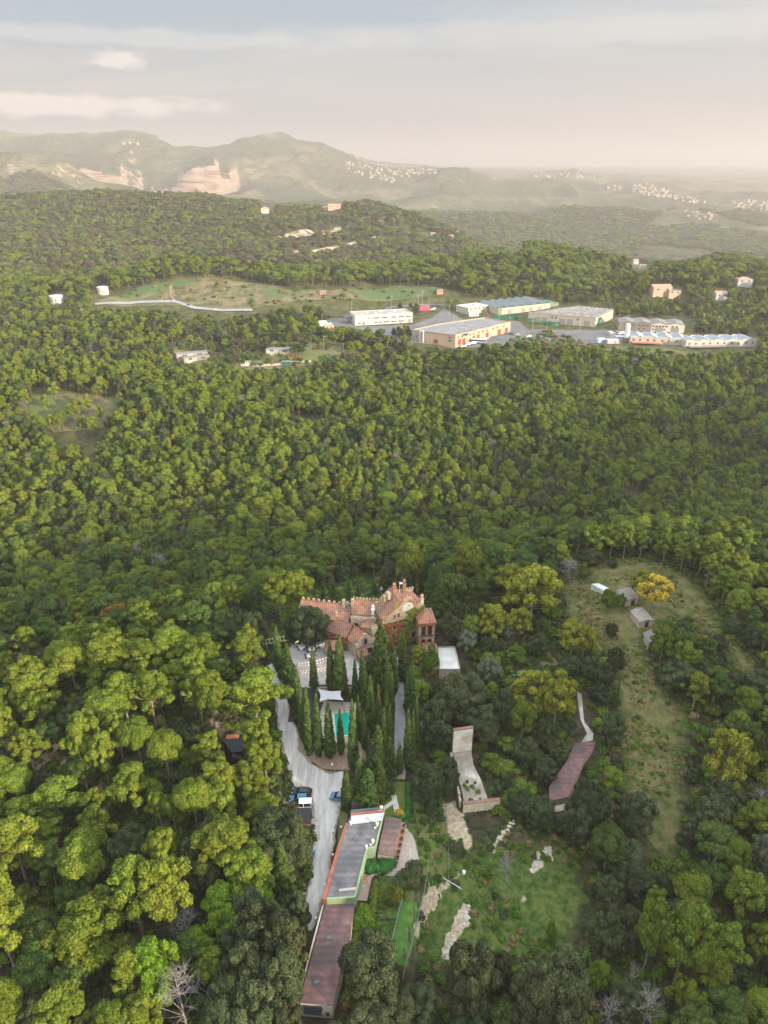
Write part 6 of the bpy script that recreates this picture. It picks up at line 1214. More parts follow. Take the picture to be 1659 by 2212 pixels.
# ================================================================== FRONTON COURT
def court():
    b = (16, 128, -1); t = thing('fronton_court', 'ruined walled ball court with stained white end wall and cracked floor', 'ball court', b)
    def q(u, v, z): return tuple(P(u, v, z))
    fl = [q(979, 1627, .9), q(1018, 1622, .9), q(1023, 1652, .9), q(1038, 1682, .9), q(1053, 1724, .9), q(1004, 1736, .9), q(993, 1690, .9)]
    f = LB((0, 0, 0), b); f.prism(fl, -6, .9); f.build('floor', CONC, t)
    A, B_ = q(977, 1628, .9), q(1018, 1622, .9); f = LB((0, 0, 0), b); a = math.atan2(B_[1] - A[1], B_[0] - A[0]); L_ = math.dist(A, B_); cx_, cy_ = (A[0] + B_[0]) / 2, (A[1] + B_[1]) / 2
    f.box(cx_, cy_ + .25, -5, L_, .6, 13.0, a); w = f.build('end_wall', WALLW, t); f = LB((0, 0, 0), b); f.box(cx_, cy_ + .25, 8.0, L_ + .1, .75, .25, a); f.build('coping', ROOFOLD, w)
    f = LB((0, 0, 0), b); f.box(cx_, cy_ - .12, .92, L_ * .94, .14, .35, a); f.build('base_band', mat('grey_band', (.3, .28, .26), (.36, .34, .3), 1), w)
    f = LB((0, 0, 0), b); C = q(998, 1732, .9); prev = None
    n = 9
    for k in range(n):
        x0, y0 = A[0] + (C[0] - A[0]) * k / n, A[1] + (C[1] - A[1]) * k / n; x1, y1 = A[0] + (C[0] - A[0]) * (k + 1) / n, A[1] + (C[1] - A[1]) * (k + 1) / n
        f.box((x0 + x1) / 2 - .35, (y0 + y1) / 2, -5, math.hypot(x1 - x0, y1 - y0), .5, 5.9 + .35 + .25 * math.sin(k * 2.1) + .004 * k, math.atan2(y1 - y0, x1 - x0))
    f.build('side_wall', STONE, t)
    A, B_ = q(1001, 1735, 1.6), q(1079, 1726, 1.6); a = math.atan2(B_[1] - A[1], B_[0] - A[0]); L_ = math.dist(A, B_); cx_, cy_ = (A[0] + B_[0]) / 2, (A[1] + B_[1]) / 2
    f = LB((0, 0, 0), b); f.box(cx_, cy_, -5.5, L_, .7, 7.0, a); w = f.build('near_wall', YELW, t); f = LB((0, 0, 0), b)
    for k in range(4): f.box(cx_ + math.cos(a) * (k / 3 - .5) * (L_ - .4), cy_ + math.sin(a) * (k / 3 - .5) * (L_ - .4) - .4, -5.5, .35, .25, 6.8, a)
    f.build('buttress', YELW, w); f = LB((0, 0, 0), b); f.box(cx_, cy_, 1.5, L_ + .2, .85, .14, a); f.build('coping', ROOFOLD, w)
    r = random.Random(3); c = q(1022, 1715, .9); f2 = [(c[0] + r.uniform(-1.8, 1.8) - b[0], c[1] + r.uniform(-2, 3.5) - b[1], .9 + .2 - b[2], r.uniform(.25, .6), .3) for _ in range(14)]; struct(clump_mesh('weeds', f2, .1, 60, MATS['shrub_leaves'], 9, t), 'stuff')
    c0, c1 = q(1004, 1757, -1.2), q(1052, 1752, -1.2); c2, c3 = q(1056, 1776, -2.4), q(1006, 1775, -2.4)
    b2 = (c3[0], c3[1], -4); t2 = thing('lean_to', 'small tiled lean-to roof against the pale yellow wall', 'lean-to', b2); f = LB((0, 0, 0), b2); f.slab([(*c3, -2.3), (*c2, -2.3), (*c1, -1.0), (*c0, -1.0)], .2); f.build('roof', ROOFT, t2)
    for p_ in (c3, c2): f = LB((0, 0, 0), b2); f.box(p_[0], p_[1] + .3, -6, .25, .25, 3.6); f.build('post', STONE, t2)
court()
def maroon_shed():
    q = [(1242, 1606), (1286, 1602), (1284, 1616), (1263, 1642), (1243, 1688), (1228, 1722), (1187, 1731), (1186, 1700), (1222, 1648)]
    g = G(1235, 1680)[2]; pts = [tuple(P(u, v, g + 2.2)) for u, v in q]; b = (pts[6][0], pts[6][1], g); t = thing('long_shed', 'long low shed with maroon roof among the garden trees', 'shed', b)
    f = LB((0, 0, 0), b); f.prism(shrink(pts, .97), g - 2.5, g + 2.05); f.build('wall', STONE, t); f = LB((0, 0, 0), b); f.prism(pts, g + 2.05, g + 2.25); f.build('roof', MAROON, t)
    f = LB((0, 0, 0), b); a = shrink([pts[6], pts[5]], .9); strip(f, (a[0][0], a[0][1] - 1), (a[1][0], a[1][1] - 1), 1.6, g - 2, 2.6); f.build('end_slab', CONC, t)
maroon_shed()
def hillhuts():
    def h4(x, y, z): return tuple(P(1069 + x / 2.814, 1134 + y / 2.814, z))
    for k, (q, nm, lab) in enumerate([([(737, 397), (833, 381), (878, 452), (797, 463)], 'hut', 'grey-brown tiled hut beside the golden tree, topmost of three'), ([(822, 522), (900, 500), (968, 580), (880, 592)], 'hut', 'pale tiled hut in the middle of the three on the meadow hill'), ([(902, 656), (988, 633), (1019, 672), (935, 722)], 'hut', 'dark tiled hut lowest of the three on the meadow hill')]):
        cx_ = sum(a for a, _ in q) / 4; cy_ = sum(b for _, b in q) / 4; g = G(1069 + cx_ / 2.814, 1134 + cy_ / 2.814)[2]; z = g + 1.9; p_ = [h4(x, y, z) for x, y in q]; b = (p_[3][0], p_[3][1], g); t = thing(nm, lab, 'hut', b, 0, 'tiled huts on the meadow hill')
        f = LB((0, 0, 0), b); f.prism(shrink(p_, .92), g - 2, z - .1); f.build('wall', STONE, t)
        m1 = tuple((np.array(p_[0]) + np.array(p_[1])) / 2); m2 = tuple((np.array(p_[3]) + np.array(p_[2])) / 2)
        f = LB((0, 0, 0), b); f.slab([(*p_[0], z), (*m1, z + .6), (*m2, z + .6), (*p_[3], z)][::-1], .15); f.slab([(*m1, z + .603), (*p_[1], z), (*p_[2], z), (*m2, z + .603)][::-1], .15)
        f.build('roof', [mat('faded_tiles', (.19, .155, .13), (.28, .235, .205), .8, wave=(2, 'X', .3), bump=.2), mat('pale_tiles', (.23, .20, .17), (.33, .29, .25), .8, wave=(2, 'X', .3), bump=.2), mat('dark_tiles', (.16, .13, .12), (.22, .185, .17), .8, wave=(2, 'X', .3), bump=.2)][k], t)
        c = np.mean(p_[2:4], 0); f = LB((0, 0, 0), b); f.box(c[0] + .2, c[1] + .25, g - 1, 1.0, .3, 2.6, math.atan2(p_[2][1] - p_[3][1], p_[2][0] - p_[3][0])); f.build('door', DARK, t)
    q = [(587, 358), (632, 355), (692, 384), (665, 401)]; g = G(1069 + 640 / 2.814, 1134 + 378 / 2.814)[2]; p_ = [h4(x, y, g + 1.6) for x, y in q]; f = MB(); c = np.mean(p_, 0); f.prism([(a - c[0], b - c[1]) for a, b in p_], -1.5, 1.6); o = f.build('water_tank', LCONC); o.location = (c[0], c[1], g); tag(o, 'low pale concrete tank slab on the meadow hill above the huts', 'tank')
hillhuts()
# garden fences
POSTM = mat('fence_post', (.35, .33, .3), rough=.6); WIRE = mat('fence_wire', (.16, .2, .17), rough=.6)
def fence(pix, lab, h=1.5, sp=2.2):
    pts = [G(u, v) for u, v in pix]; b = tuple(pts[0]); t = thing('fence', lab, 'fence', b); w = LB((0, 0, 0), b); m = LB((0, 0, 0), b)
    for a, c in zip(pts[:-1], pts[1:]):
        n = max(1, int(np.linalg.norm(c - a) / sp)); L_ = [a + (c - a) * k / n for k in range(n + 1)]; L_ = [(q[0], q[1], float(hq(q[0], q[1]))) for q in L_]
        for q in L_: m.tube((q[0], q[1], q[2] - .2), (q[0], q[1], q[2] + h), .05, .05, 5)
        for p_, q in zip(L_[:-1], L_[1:]):
            for z in (.2, .5, .8, 1.1, 1.4): w.tube((p_[0], p_[1], p_[2] + z * h / 1.5), (q[0], q[1], q[2] + z * h / 1.5), .018, .018, 4, cap=False)
    m.build('posts', POSTM, t); w.build('wire', WIRE, t)
fence([(925, 1885), (915, 1940), (900, 2000), (886, 2060), (870, 2120)], 'thin wire fence between the bright plot and the pale bank')
fence([(868, 1950), (855, 2000), (842, 2060)], 'wire fence between the brown and the bright green plots')
fence([(962, 1745), (968, 1820), (968, 1900)], 'wire fence along the left of the dirt path')
g = G(960, 1900); f = MB(); f.tube((0, 0, .3), (-4.5, 2.4, .9), .07, .06, 6); f.tube((0, 0, .3), (3.2, -2.4, .5), .06, .06, 6); o = f.build('pale_pole', WHITE); o.location = g; tag(o, 'long pale pole lying by the bare patch near the plots', 'pole')
g = G(1065, 1737)
def small(name, u, v, lab, cat, build, m):
    g = G(u, v); f = MB(); build(f); o = f.build(name, m); o.location = g; tag(o, lab, cat); return o
small('white_drum', 1002, 1888, 'small white drum lying on the shaded green slope', 'drum', lambda f: f.lathe(0, 0, [(.3, 0), (.34, .1), (.34, .8), (.3, .85)], 10), WHITE)
small('water_barrel', 1158, 1651, 'small white and blue barrel among the garden bushes', 'barrel', lambda f: f.lathe(0, 0, [(.5, 0), (.6, .2), (.6, 1.1), (.4, 1.3)], 10), mat('blue_white', (.5, .6, .65)))
small('garden_bench', 811, 1713, 'pale stone bench on the lawn', 'bench', lambda f: (f.box(0, 0, .38, 2.2, .45, .12, .5), f.box(-.7, -.38, 0, .3, .4, .38, .5), f.box(.7, .38, 0, .3, .4, .38, .5)), LCONC)
small('tarpaulin', 1122, 1458, 'turquoise cover lying at the clearing edge behind the yellow-green tree', 'cover', lambda f: (f.box(0, 0, .4, 4, 1.6, .25), f.box(-1.7, 0, 0, .2, 1.2, .4), f.box(1.7, 0, 0, .2, 1.2, .4)), mat('turquoise', (.08, .36, .30)))
# ================================================================== INDUSTRIAL ESTATE
def rect(fl, fr, bl, h, z=0.3):
    A, B_ = np.array(P(*fl, z)), np.array(P(*fr, z)); C = np.array(P(*bl, z + h)); e = (B_ - A) / np.linalg.norm(B_ - A); n = np.array([-e[1], e[0]]); return A, math.atan2(e[1], e[0]), float(np.linalg.norm(B_ - A)), float(abs((C - A) @ n)), float((C - A) @ e)
def wins(t, fr, b, xs, y, z, w, h, fm=None):
    for x in xs:
        f = LB(fr, b); f.box(x, y - .06, z - .15, w + .4, .18, .15); f.box(x, y - .06, z + h, w + .4, .18, .12); o = f.build('window', fm or WHITE, t); g = LB(fr, b); g.box(x, y - .03, z, w, .16, h); g.build('pane', GLASS, o)
def doors(t, fr, b, xs, y, w, h, m, z=.3):
    for x in xs: f = LB(fr, b); f.box(x, y - .05, z, w, .2, h); f.build('roller_door', m, t)
IWHITE = mat('factory_white', (.44, .42, .395), (.50, .48, .45), .2); CREAMW = mat('cream_panels', (.39, .345, .28), (.45, .40, .33), .3); PINKW = mat('peach_wall', (.42, .30, .215), (.47, .345, .25), .3); BEIGEW = mat('beige_panels', (.55, .47, .38), (.60, .52, .43), .3); GREYBR = mat('grey_brown_roof', (.19, .155, .13), (.25, .21, .18), .2); FLATG = mat('grey_felt_roof', (.19, .18, .175), (.26, .25, .24), .15); REDD = mat('red_door', (.27, .06, .05)); GREYD = mat('grey_door', (.24, .23, .22)); GRNR = mat('green_metal_roof', (.02, .10, .075), (.035, .13, .10), .2); GRNP = mat('green_paint', (.03, .14, .08)); BLUEG = mat('blue_grey_roof', (.22, .24, .27), (.27, .29, .32), .2)
def industrial():
    # white two storey building
    A, a, w, d, off = rect((767, 703), (891, 696), (742, 674.5), 8); fr = (A[0], A[1], a); b = (A[0], A[1], .3); t = thing('office_factory', 'white two storey factory with window bands, leftmost on the estate', 'factory', b)
    f = LB(fr, b); f.prism([(0, 0), (w, 0), (w, d), (0, d)], -3, 8.2); f.build('wall', IWHITE, t)
    f = LB(fr, b); f.box(w / 2, d / 2, 8.2, w - .8, d - .8, .1); ro = f.build('roof', mat('brown_grey_felt', (.30, .26, .23), (.38, .34, .3), .1), t)
    f = LB(fr, b); f.box(w / 2, .2, 8.2, w, .4, .6); f.box(w / 2, d - .2, 8.2, w, .4, .6); f.box(.2, d / 2, 8.203, .4, d - .8, .6); f.box(w - .2, d / 2, 8.203, .4, d - .8, .6); f.build('parapet', IWHITE, ro)
    for k in range(7): f = LB(fr, b); f.box(w * (.15 + .12 * k), d * (.35 + .3 * (k % 2)), 8.3, 2.2, 1.4, .5); f.build('skylight', LCONC, ro)
    wins(t, fr, b, [w * q for q in (.24, .30)], 0, 5.2, 1.4, 1.1); wins(t, fr, b, [w * q for q in (.37, .51, .67, .80, .93)], 0, 5.2, 4.6, 1.1); wins(t, fr, b, [w * q for q in (.08, .36, .44)], 0, 1.4, 2.6, 1.1); wins(t, fr, b, [w * q for q in (.54, .67, .80)], 0, 1.4, 5, 1.1); doors(t, fr, b, [w * .15, w * .95], 0, 2.6, 3, GREYD)
    f = LB(fr, b); f.box(-3.5, d * .75, 5.2, 7, 9, .5); c = f.build('canopy', GREYR, t); f = LB(fr, b)
    for y in (d * .75 - 4, d * .75 + 4): f.box(-6.6, y, -3, .4, .4, 8.2)
    f.build('canopy_posts', GREYD, c)
    # peach factory
    A, a, w, d, off = rect((983, 747), (1108, 719), (892.7, 717.8), 8.4); d = float(np.linalg.norm(np.array(P(892, 735, .3)) - A)); fr = (A[0], A[1], a); b = (A[0], A[1], .3); t = thing('peach_factory', 'peach coloured factory with red roller doors and grey roof', 'factory', b)
    B2 = np.array(P(892, 735, .3)) - A; bx, by = B2[0] * math.cos(a) + B2[1] * math.sin(a), -B2[0] * math.sin(a) + B2[1] * math.cos(a)
    T2 = np.array(P(950, 699.7, 8.7)) - A; tx, ty = T2[0] * math.cos(a) + T2[1] * math.sin(a), -T2[0] * math.sin(a) + T2[1] * math.cos(a)
    print('peach', w, (bx, by), (tx, ty))
    rp = [(0, 0), (w * .36, 0), (w * .36, 1.6), (w * .62, 1.6), (w * .62, 3.2), (w, 3.2), (w * .98, by * .85), (tx, ty), (bx, by)]
    f = LB(fr, b); f.prism(rp, -4, 8.3); f.build('wall', PINKW, t); f = LB(fr, b); f.prism(shrink(rp, .975), 8.3, 8.42); ro = f.build('roof', FLATG, t)
    f = LB(fr, b)
    for i in range(len(rp)): strip(f, rp[i], rp[(i + 1) % len(rp)], .5, 8.25, .7 + .003 * i)
    f.build('parapet', PINKW, ro)
    for k in range(5): f = LB(fr, b); x = w * (.12 + .19 * k); f.slab([(x - 3, by * .12, 8.45), (x, by * .12, 9.2), (x + bx * .55, by * .75, 9.2), (x - 3 + bx * .55, by * .75, 8.45)], .15); f.slab([(x, by * .12, 9.203), (x + 3, by * .12, 8.45), (x + 3 + bx * .55, by * .75, 8.45), (x + bx * .55, by * .75, 9.203)], .15); f.build('roof_ridge', FLATG, ro)
    doors(t, fr, b, [w * .07, w * .14], 0, 3.6, 4.4, REDD); doors(t, fr, b, [w * .30], 0, 3.2, 4.4, REDD); doors(t, fr, b, [w * .40, w * .56], 1.6, 3.4, 4.4, REDD); doors(t, fr, b, [w * .80, w * .93], 3.2, 3.8, 4.4, REDD)
    wins(t, fr, b, [w * q for q in (.05, .11, .17, .24, .30)], 0, 5.9, 1.6, 1, GREYD); wins(t, fr, b, [w * q for q in (.41, .48, .55)], 1.6, 5.9, 1.6, 1, GREYD); wins(t, fr, b, [w * q for q in (.68, .76, .88)], 3.2, 5.9, 1.6, 1, GREYD)
    f = LB(fr, b); f.box(w * .16, -.12, 6.9, 6.5, .2, 1.1); sg = f.build('sign_board', mat('black_sign', (.03, .03, .03)), t)
    ang2 = math.atan2(-by, -bx); fr2 = (fr[0] + bx * math.cos(a) - by * math.sin(a), fr[1] + bx * math.sin(a) + by * math.cos(a), a + ang2); L2 = math.hypot(bx, by)
    wins(t, fr2, b, [L2 * q for q in (.86, .90)], 0, 5.6, .9, 1.1, GREYD); wins(t, fr2, b, [L2 * q for q in (.86, .90, .08)], 0, 3.2, .9, 1.1, GREYD); doors(t, fr2, b, [L2 * .55], 0, 3.6, 3, REDD)
    g = LB(fr2, b); 
    for k in range(2): g.lathe(L2 * (.2 + .06 * k), -1.6, [(1.1, -3), (1.1, 8.6), (.5, 9.6), (.15, 9.7)], 12)
    g.build('silo', mat('galvanised', (.42, .42, .42), rough=.45, metal=.3), t, False)
    # green roofed factory
    A, a, w, d, off = rect((1075, 680), (1187.7, 668), (1036, 651), 6.6); fr = (A[0], A[1], a); b = (A[0], A[1], .3); t = thing('green_factory', 'long factory with ridged green and grey metal roofs', 'factory', b)
    print('green', w, d, off, a)
    f = LB(fr, b); sh = off / max(d, 1); f.prism([(0, 0), (w, 0), (w + sh * d * .3, d), (sh * d, d)], -3, 6.3); f.build('wall', CREAMW, t); n = 6; ro = None
    for k in range(n):
        x0, x1 = w * k / n, w * (k + 1) / n; xm = (x0 + x1) / 2; f = LB(fr, b); s1 = sh * d * (1 - k / n) + sh * d * .3 * k / n; s2 = s1
        f.slab([(x0, -.3, 6.4), (xm, -.3, 8.2), (xm + s1, d, 8.2), (x0 + s1, d, 6.4)], .2, 0); f.slab([(xm, -.3, 8.203), (x1, -.3, 6.4), (x1 + s2, d, 6.4), (xm + s1, d, 8.203)], .2, 1); f.panel([(x0 + .1, 6.2), (x1 - .1, 6.2), (xm, 8.0)], -.1, .1, 2); f.build('roof_bay', [mat('grey_sheet', (.13, .155, .155), (.19, .21, .21), .2), GRNR, GRNR], t)
    f = LB(fr, b); f.box(2.2, -.1, -.5, 4.2, .3, 6.6); f.build('corner_panel', mat('green_panel', (.16, .22, .13)), t); doors(t, fr, b, [w * .22, w * .48, w * .62, w * .8], 0, 4, 3.6, GREYD)
    f = LB(fr, b); f.box(w + 6, d * .3, -2, 12, d * .5, 7.4); f.build('side_block', mat('green_panel', (.16, .22, .13)), t)
    A, a, w, d, off = rect((1011, 679), (1054, 673), (996, 658.5), 5.6); fr = (A[0], A[1], a); b = (A[0], A[1], .3); t = thing('estate_office', 'pale yellow two storey office block joined to the green roofed factory', 'office', b)
    f = LB(fr, b); f.box(w / 2, d / 2, -3, w, d, 9); f.build('wall', mat('pale_lemon', (.43, .42, .31), (.47, .46, .35), .3), t); f = LB(fr, b); f.box(w / 2, d / 2, 6, w + .6, d + .6, .25); f.box(w * .6, d * .4, 6.25, 5, 4, 1.2); f.build('roof', LCONC, t)
    wins(t, fr, b, [w * q for q in (.15, .35, .55, .75, .92)], 0, 4.2, 1.8, 1, GREYD); wins(t, fr, b, [w * q for q in (.2, .75)], 0, 1.3, 1.8, 1.1, GREYD)
    # brown roofed beige warehouse
    A, a, w, d, off = rect((1140.5, 693.7), (1285, 706), (1248, 661.4), 8); fr = (A[0], A[1], a); b = (A[0], A[1], .3); t = thing('beige_warehouse', 'beige panelled warehouse under striped brown roof, largest on the estate', 'warehouse', b)
    C = np.array(P(1325.7, 668, 8.3)) - A; cx_, cy_ = C[0] * math.cos(a) + C[1] * math.sin(a), -C[0] * math.sin(a) + C[1] * math.cos(a)
    Dp = np.array(P(1190, 668, 8.3)) - A; dx_, dy_ = Dp[0] * math.cos(a) + Dp[1] * math.sin(a), -Dp[0] * math.sin(a) + Dp[1] * math.cos(a)
    C2 = np.array(P(1248, 661.4, 8.3)) - A; ex_, ey_ = C2[0] * math.cos(a) + C2[1] * math.sin(a), -C2[0] * math.sin(a) + C2[1] * math.cos(a); print('brown', w, (cx_, cy_), (dx_, dy_), (ex_, ey_))
    rp = [(0, 0), (w, 0), (cx_, cy_), (ex_, ey_)]; f = LB(fr, b); f.prism(rp, -3, 7.9); f.build('wall', CREAMW, t)
    n = 8
    for k in range(n):
        q0, q1 = k / n, (k + 1) / n; qm = (q0 + q1) / 2; P0 = lambda q: (w * q, 0); P1 = lambda q: (ex_ + (cx_ - ex_) * q, ey_ + (cy_ - ey_) * q); f = LB(fr, b)
        f.slab([(*P0(q0), 8.0), (*P0(qm), 8.9), (*P1(qm), 8.9), (*P1(q0), 8.0)], .2, 0); f.slab([(*P0(qm), 8.903), (*P0(q1), 8.0), (*P1(q1), 8.0), (*P1(qm), 8.903)], .2, 1); f.build('roof_bay', [GREYBR, mat('dark_grey_sheet', (.13, .12, .115), (.26, .25, .23), .2)], t)
    f = LB(fr, b)
    for k in range(24): f.box(w * (k + .5) / 24, -.05, 0, .25, .12, 7.9)
    f.box(w / 2, -.1, 7.7, w, .4, .9); f.build('fascia', CREAMW, t); doors(t, fr, b, [w * q for q in (.14, .25, .52, .63, .88)], 0, 5, 4.6, GREYD); wins(t, fr, b, [w * q for q in (.36, .42, .74)], 0, 4.6, 1.4, 1.6, GREYD)
    # brown-grey double warehouse
    A, a, w, d, off = rect((1335, 712.6), (1477, 718.5), (1352, 686.4), 6.6); fr = (A[0], A[1], a); b = (A[0], A[1], .3); t = thing('gabled_warehouse', 'warehouse of four low gables, half dark brown and half beige', 'warehouse', b); n = 4; print('gab', w, d)
    for nm, q0, q1, m in (('wall', 0, .5, mat('dark_brown_wall', (.19, .155, .125), (.23, .19, .16), .3)), ('wall', .5, 1, BEIGEW)): f = LB(fr, b); f.box(w * (q0 + q1) / 2, d / 2, -3, w * .5 - .02, d, 9.4); f.build(nm, m, t)
    for k in range(n):
        x0, x1 = w * k / n, w * (k + 1) / n; xm = (x0 + x1) / 2; f = LB(fr, b); f.slab([(x0, -.4, 6.5), (xm, -.4, 8.0), (xm, d, 8.0), (x0, d, 6.5)], .2, 0); f.slab([(xm, -.4, 8.003), (x1, -.4, 6.5), (x1, d, 6.5), (xm, d, 8.003)], .2, 1); f.panel([(x0, 6.3), (x1, 6.3), (xm, 7.9)], 0, .2, 2); f.build('roof_bay', [GREYBR, mat('dark_grey_sheet', (.13, .12, .115)), BEIGEW if k > 1 else MATS['dark_brown_wall']], t)
    wins(t, fr, b, [w * q for q in (.10, .16, .22, .32, .38, .44, .53, .58, .63, .68, .73, .82, .88)], 0, 4.2, 1.8, 1, GREYD); wins(t, fr, b, [w * q for q in (.1, .2, .32, .40, .53, .70)], 0, 1.6, 1.6, 1, GREYD); doors(t, fr, b, [w * .62, w * .86], 0, 6.4, 3.6, GREYD)
    # two low white rows with notched parapets
    for (fl, fr_, bl, lab, nb) in (((1360, 741), (1484, 746.5), (1368.6, 717.3), 'white warehouse row with blue-grey roof panels beside the silo', 4), ((1480, 751), (1633, 748), (1483, 725.7), 'white warehouse row with notched parapet at the right end of the estate', 5)):
        A, a, w, d, off = rect(fl, fr_, bl, 5.2); fr = (A[0], A[1], a); b = (A[0], A[1], .3); t = thing('white_warehouse', lab, 'warehouse', b, 0, 'white warehouse rows'); print('white', w, d)
        f = LB(fr, b); f.prism([(0, 0), (w, 0), (w, d), (0, d)], -5, 4.9); f.build('wall', mat('warm_white_wall', (.42, .365, .30), (.48, .42, .35), .3), t)
        for k in range(nb):
            x0, x1 = w * k / nb, w * (k + 1) / nb; xm = x0 + (x1 - x0) * .55; f = LB(fr, b); f.slab([(x0, .3, 5.0), (xm, .3, 6.6), (xm, d, 6.6), (x0, d, 5.0)], .2, 0); f.slab([(xm, .3, 6.603), (x1, .3, 5.0), (x1, d, 5.0), (xm, d, 6.603)], .2, 1); f.build('roof_bay', [BLUEG, mat('pale_grey_sheet', (.36, .35, .34), (.43, .42, .4), .2)], t)
        f = LB(fr, b)
        for k in range(nb): x0, x1 = w * k / nb, w * (k + 1) / nb; f.box(x0 + (x1 - x0) * .3, 0, 4.9, (x1 - x0) * .6, .4, 1.2); f.box(x0 + (x1 - x0) * .8, 0, 4.9, (x1 - x0) * .4, .4, .5); f.box(x0 + (x1 - x0) * .3, d, 4.9, (x1 - x0) * .6, .4, 1.2)
        f.build('parapet', IWHITE, t); wins(t, fr, b, [w * (k + q) / nb for k in range(nb) for q in (.25, .7)], 0, 2.6, 1.4, 1.1, GREYD)
        f = LB(fr, b); f.box(w * .28, -2.5, 1.4, w * .5, 5, .3); f.box(w * .28, -.3, .5, w * .5, .3, .9); f.build('lean_to', mat('red_sheet', (.40, .12, .09), (.45, .16, .12), .3) if nb == 4 else FLATG, t)
    # silo, guard house, containers, tanks
    g = P(1378, 741, .3); f = MB(); f.lathe(0, 0, [(1.9, 3), (1.9, 13), (1.2, 14.2), (.3, 14.6)], 16)
    t = thing('silo', 'tall white silo standing beside the white warehouse row', 'silo', (g[0] - 8, g[1] + 5, .3)); f.build('tank', mat('silo_white', (.66, .65, .64), (.72, .71, .7), .3), t, False); f = MB()
    for k in range(4): a = k * 1.57 + .78; f.tube((1.5 * math.cos(a), 1.5 * math.sin(a), 0), (1.5 * math.cos(a), 1.5 * math.sin(a), 3.4), .15, .15, 5)
    f.tube((0, 0, 3.2), (0, 0, 1.2), 1.6, .3, 12); f.build('support', GREYD, t)
    def boxthing(name, u, v, sx, sy, h, m, lab, cat, rz=0, roof=None):
        g = P(u, v, .5); t = thing(name, lab, cat, (g[0], g[1], .3), rz); f = MB(); f.box(0, 0, -.6, sx, sy, h + .6); f.build('wall' if roof else 'body', m, t)
        f = MB(); f.box(0, 0, h, sx + .3, sy + .3, .2); f.build('roof' if roof else 'lid', roof or m, t); f = MB(); f.box(sx * .2, -sy / 2 - .04, .2, min(1.4, sx * .3), .1, h * .7); f.build('door', GREYD, t)
    boxthing('guard_house', 870, 675, 4, 3, 3, CREAMW, 'small cream guard house beside the painted pavement', 'guard house', .1, LCONC)
    boxthing('guard_house', 1023, 681, 9, 4, 3.4, WHITE, 'small white kiosk in front of the pale yellow office', 'kiosk', .05, LCONC)
    for k, (u, v, sx) in enumerate([(1147, 694, 7), (1180, 700, 9), (1198, 702, 8)]): boxthing('container', u, v, sx, 3, 2.6, GRNP, ['small green skip at the corner of the beige warehouse', 'green container in front of the beige warehouse doors', 'second green container in front of the beige warehouse'][k], 'container', R(-8))
    boxthing('container', 1092, 688, 22, 2, 2.4, GRNP, 'long green screen fence panel between the factories', 'screen', R(-12))
    for k, (u, v, sx) in enumerate([(1322, 740, 9), (1322, 723, 6), (1330, 723, 5), (1340, 724, 6), (1340, 733, 9), (1298, 738, 6)]): boxthing('portable_cabin', u, v, sx, 5, 2.6, IWHITE if k < 5 else mat('pale_blue', (.4, .55, .65)), ['large white cabin lowest in the yard', 'white cabin topmost left in the yard', 'white cabin between two others in the yard', 'white cabin closest to the silo', 'white cabin in front of the silo', 'pale blue cabin at the yard edge'][k], 'cabin', .05)
    boxthing('white_tent', 697, 703, 7, 10, 3.2, WHITE, 'white storage tent left of the white factory', 'tent', .3, WHITE)
    boxthing('machine', 1292, 702, 4, 4, 6.5, GRNP, 'tall green extraction machine at the corner of the beige warehouse', 'machine', .2)
    for k, (u, v, kind, rz) in enumerate([(934, 671, 'white', .3), (937, 669, 'white', .3), (865, 702, 'grey', .1), (1096, 721, 'white', -.4), (1103, 723, 'greyblue', -.4), (1110, 724, 'grey', -.4), (1117, 726, 'white', -.4), (1081, 735, 'greyblue', .5), (1010, 747, 'white', .4), (1022, 744, 'white', .4), (1000, 752, 'white', .4), (1048, 735, 'red', .4), (1100, 675, 'white_van', .1), (712, 702, 'white', 1.2), (465, 671, 'white', .1), (408, 661, 'grey', 2.6), (1050, 680, 'red', .2), (1120, 738, 'greyblue', .2), (1142, 729, 'white', .3), (1560, 660, 'white', .2)]):
        put_car(kind, u, v, rz, ('white', 'grey', 'red', 'grey-blue')[{'white': 0, 'white_van': 0, 'grey': 1, 'red': 2, 'greyblue': 3}[kind]] + ' vehicle ' + where(u, v).replace('well ', '') if False else ['white car beside the painted pavement', 'second white car beside the painted pavement', 'grey car parked below the white factory', 'white car leftmost in the small car park right of the peach factory', 'grey-blue car in the car park right of the peach factory', 'grey car in the car park right of the peach factory', 'white car at the end of the car park row', 'grey-blue car by the far red doors of the peach factory', 'white car in front of the first red doors', 'white car beside the coach', 'white car at the corner of the peach factory', 'red car near the middle red doors', 'white van in front of the green roofed factory', 'white car in the yard left of the white factory', 'white car on the country road below the bare hill', 'grey car on the bend of the country road', 'red car in front of the pale yellow office', 'grey-blue car on the service road', 'white car by the bend of the service road', 'white car on the road among the ridge pines'][k], 'vehicles on the industrial estate')
    g = P(1034, 741, .4); t = thing('coach', 'grey coach parked in front of the peach factory', 'coach', (g[0], g[1], .4), R(-14)); f = MB(); f.box(0, 0, .5, 12, 2.5, 2.6); f.build('body', mat('coach_grey', (.35, .34, .34), rough=.4), t); f = MB(); f.box(0, 0, 1.7, 11.6, 2.56, .9); f.build('windows', MATS['car_glass'], t); f = MB(); f.box(0, 0, 3.1, 11.8, 2.4, .12); f.build('roof', WHITE, t)
    for x in (-4, 3.8):
        for s in (-1.1, 1.1): f = MB(); f.tube((x, s - .15, .5), (x, s + .15, .5), .5, .5, 12); f.build('wheel', MATS['tyre'], t)
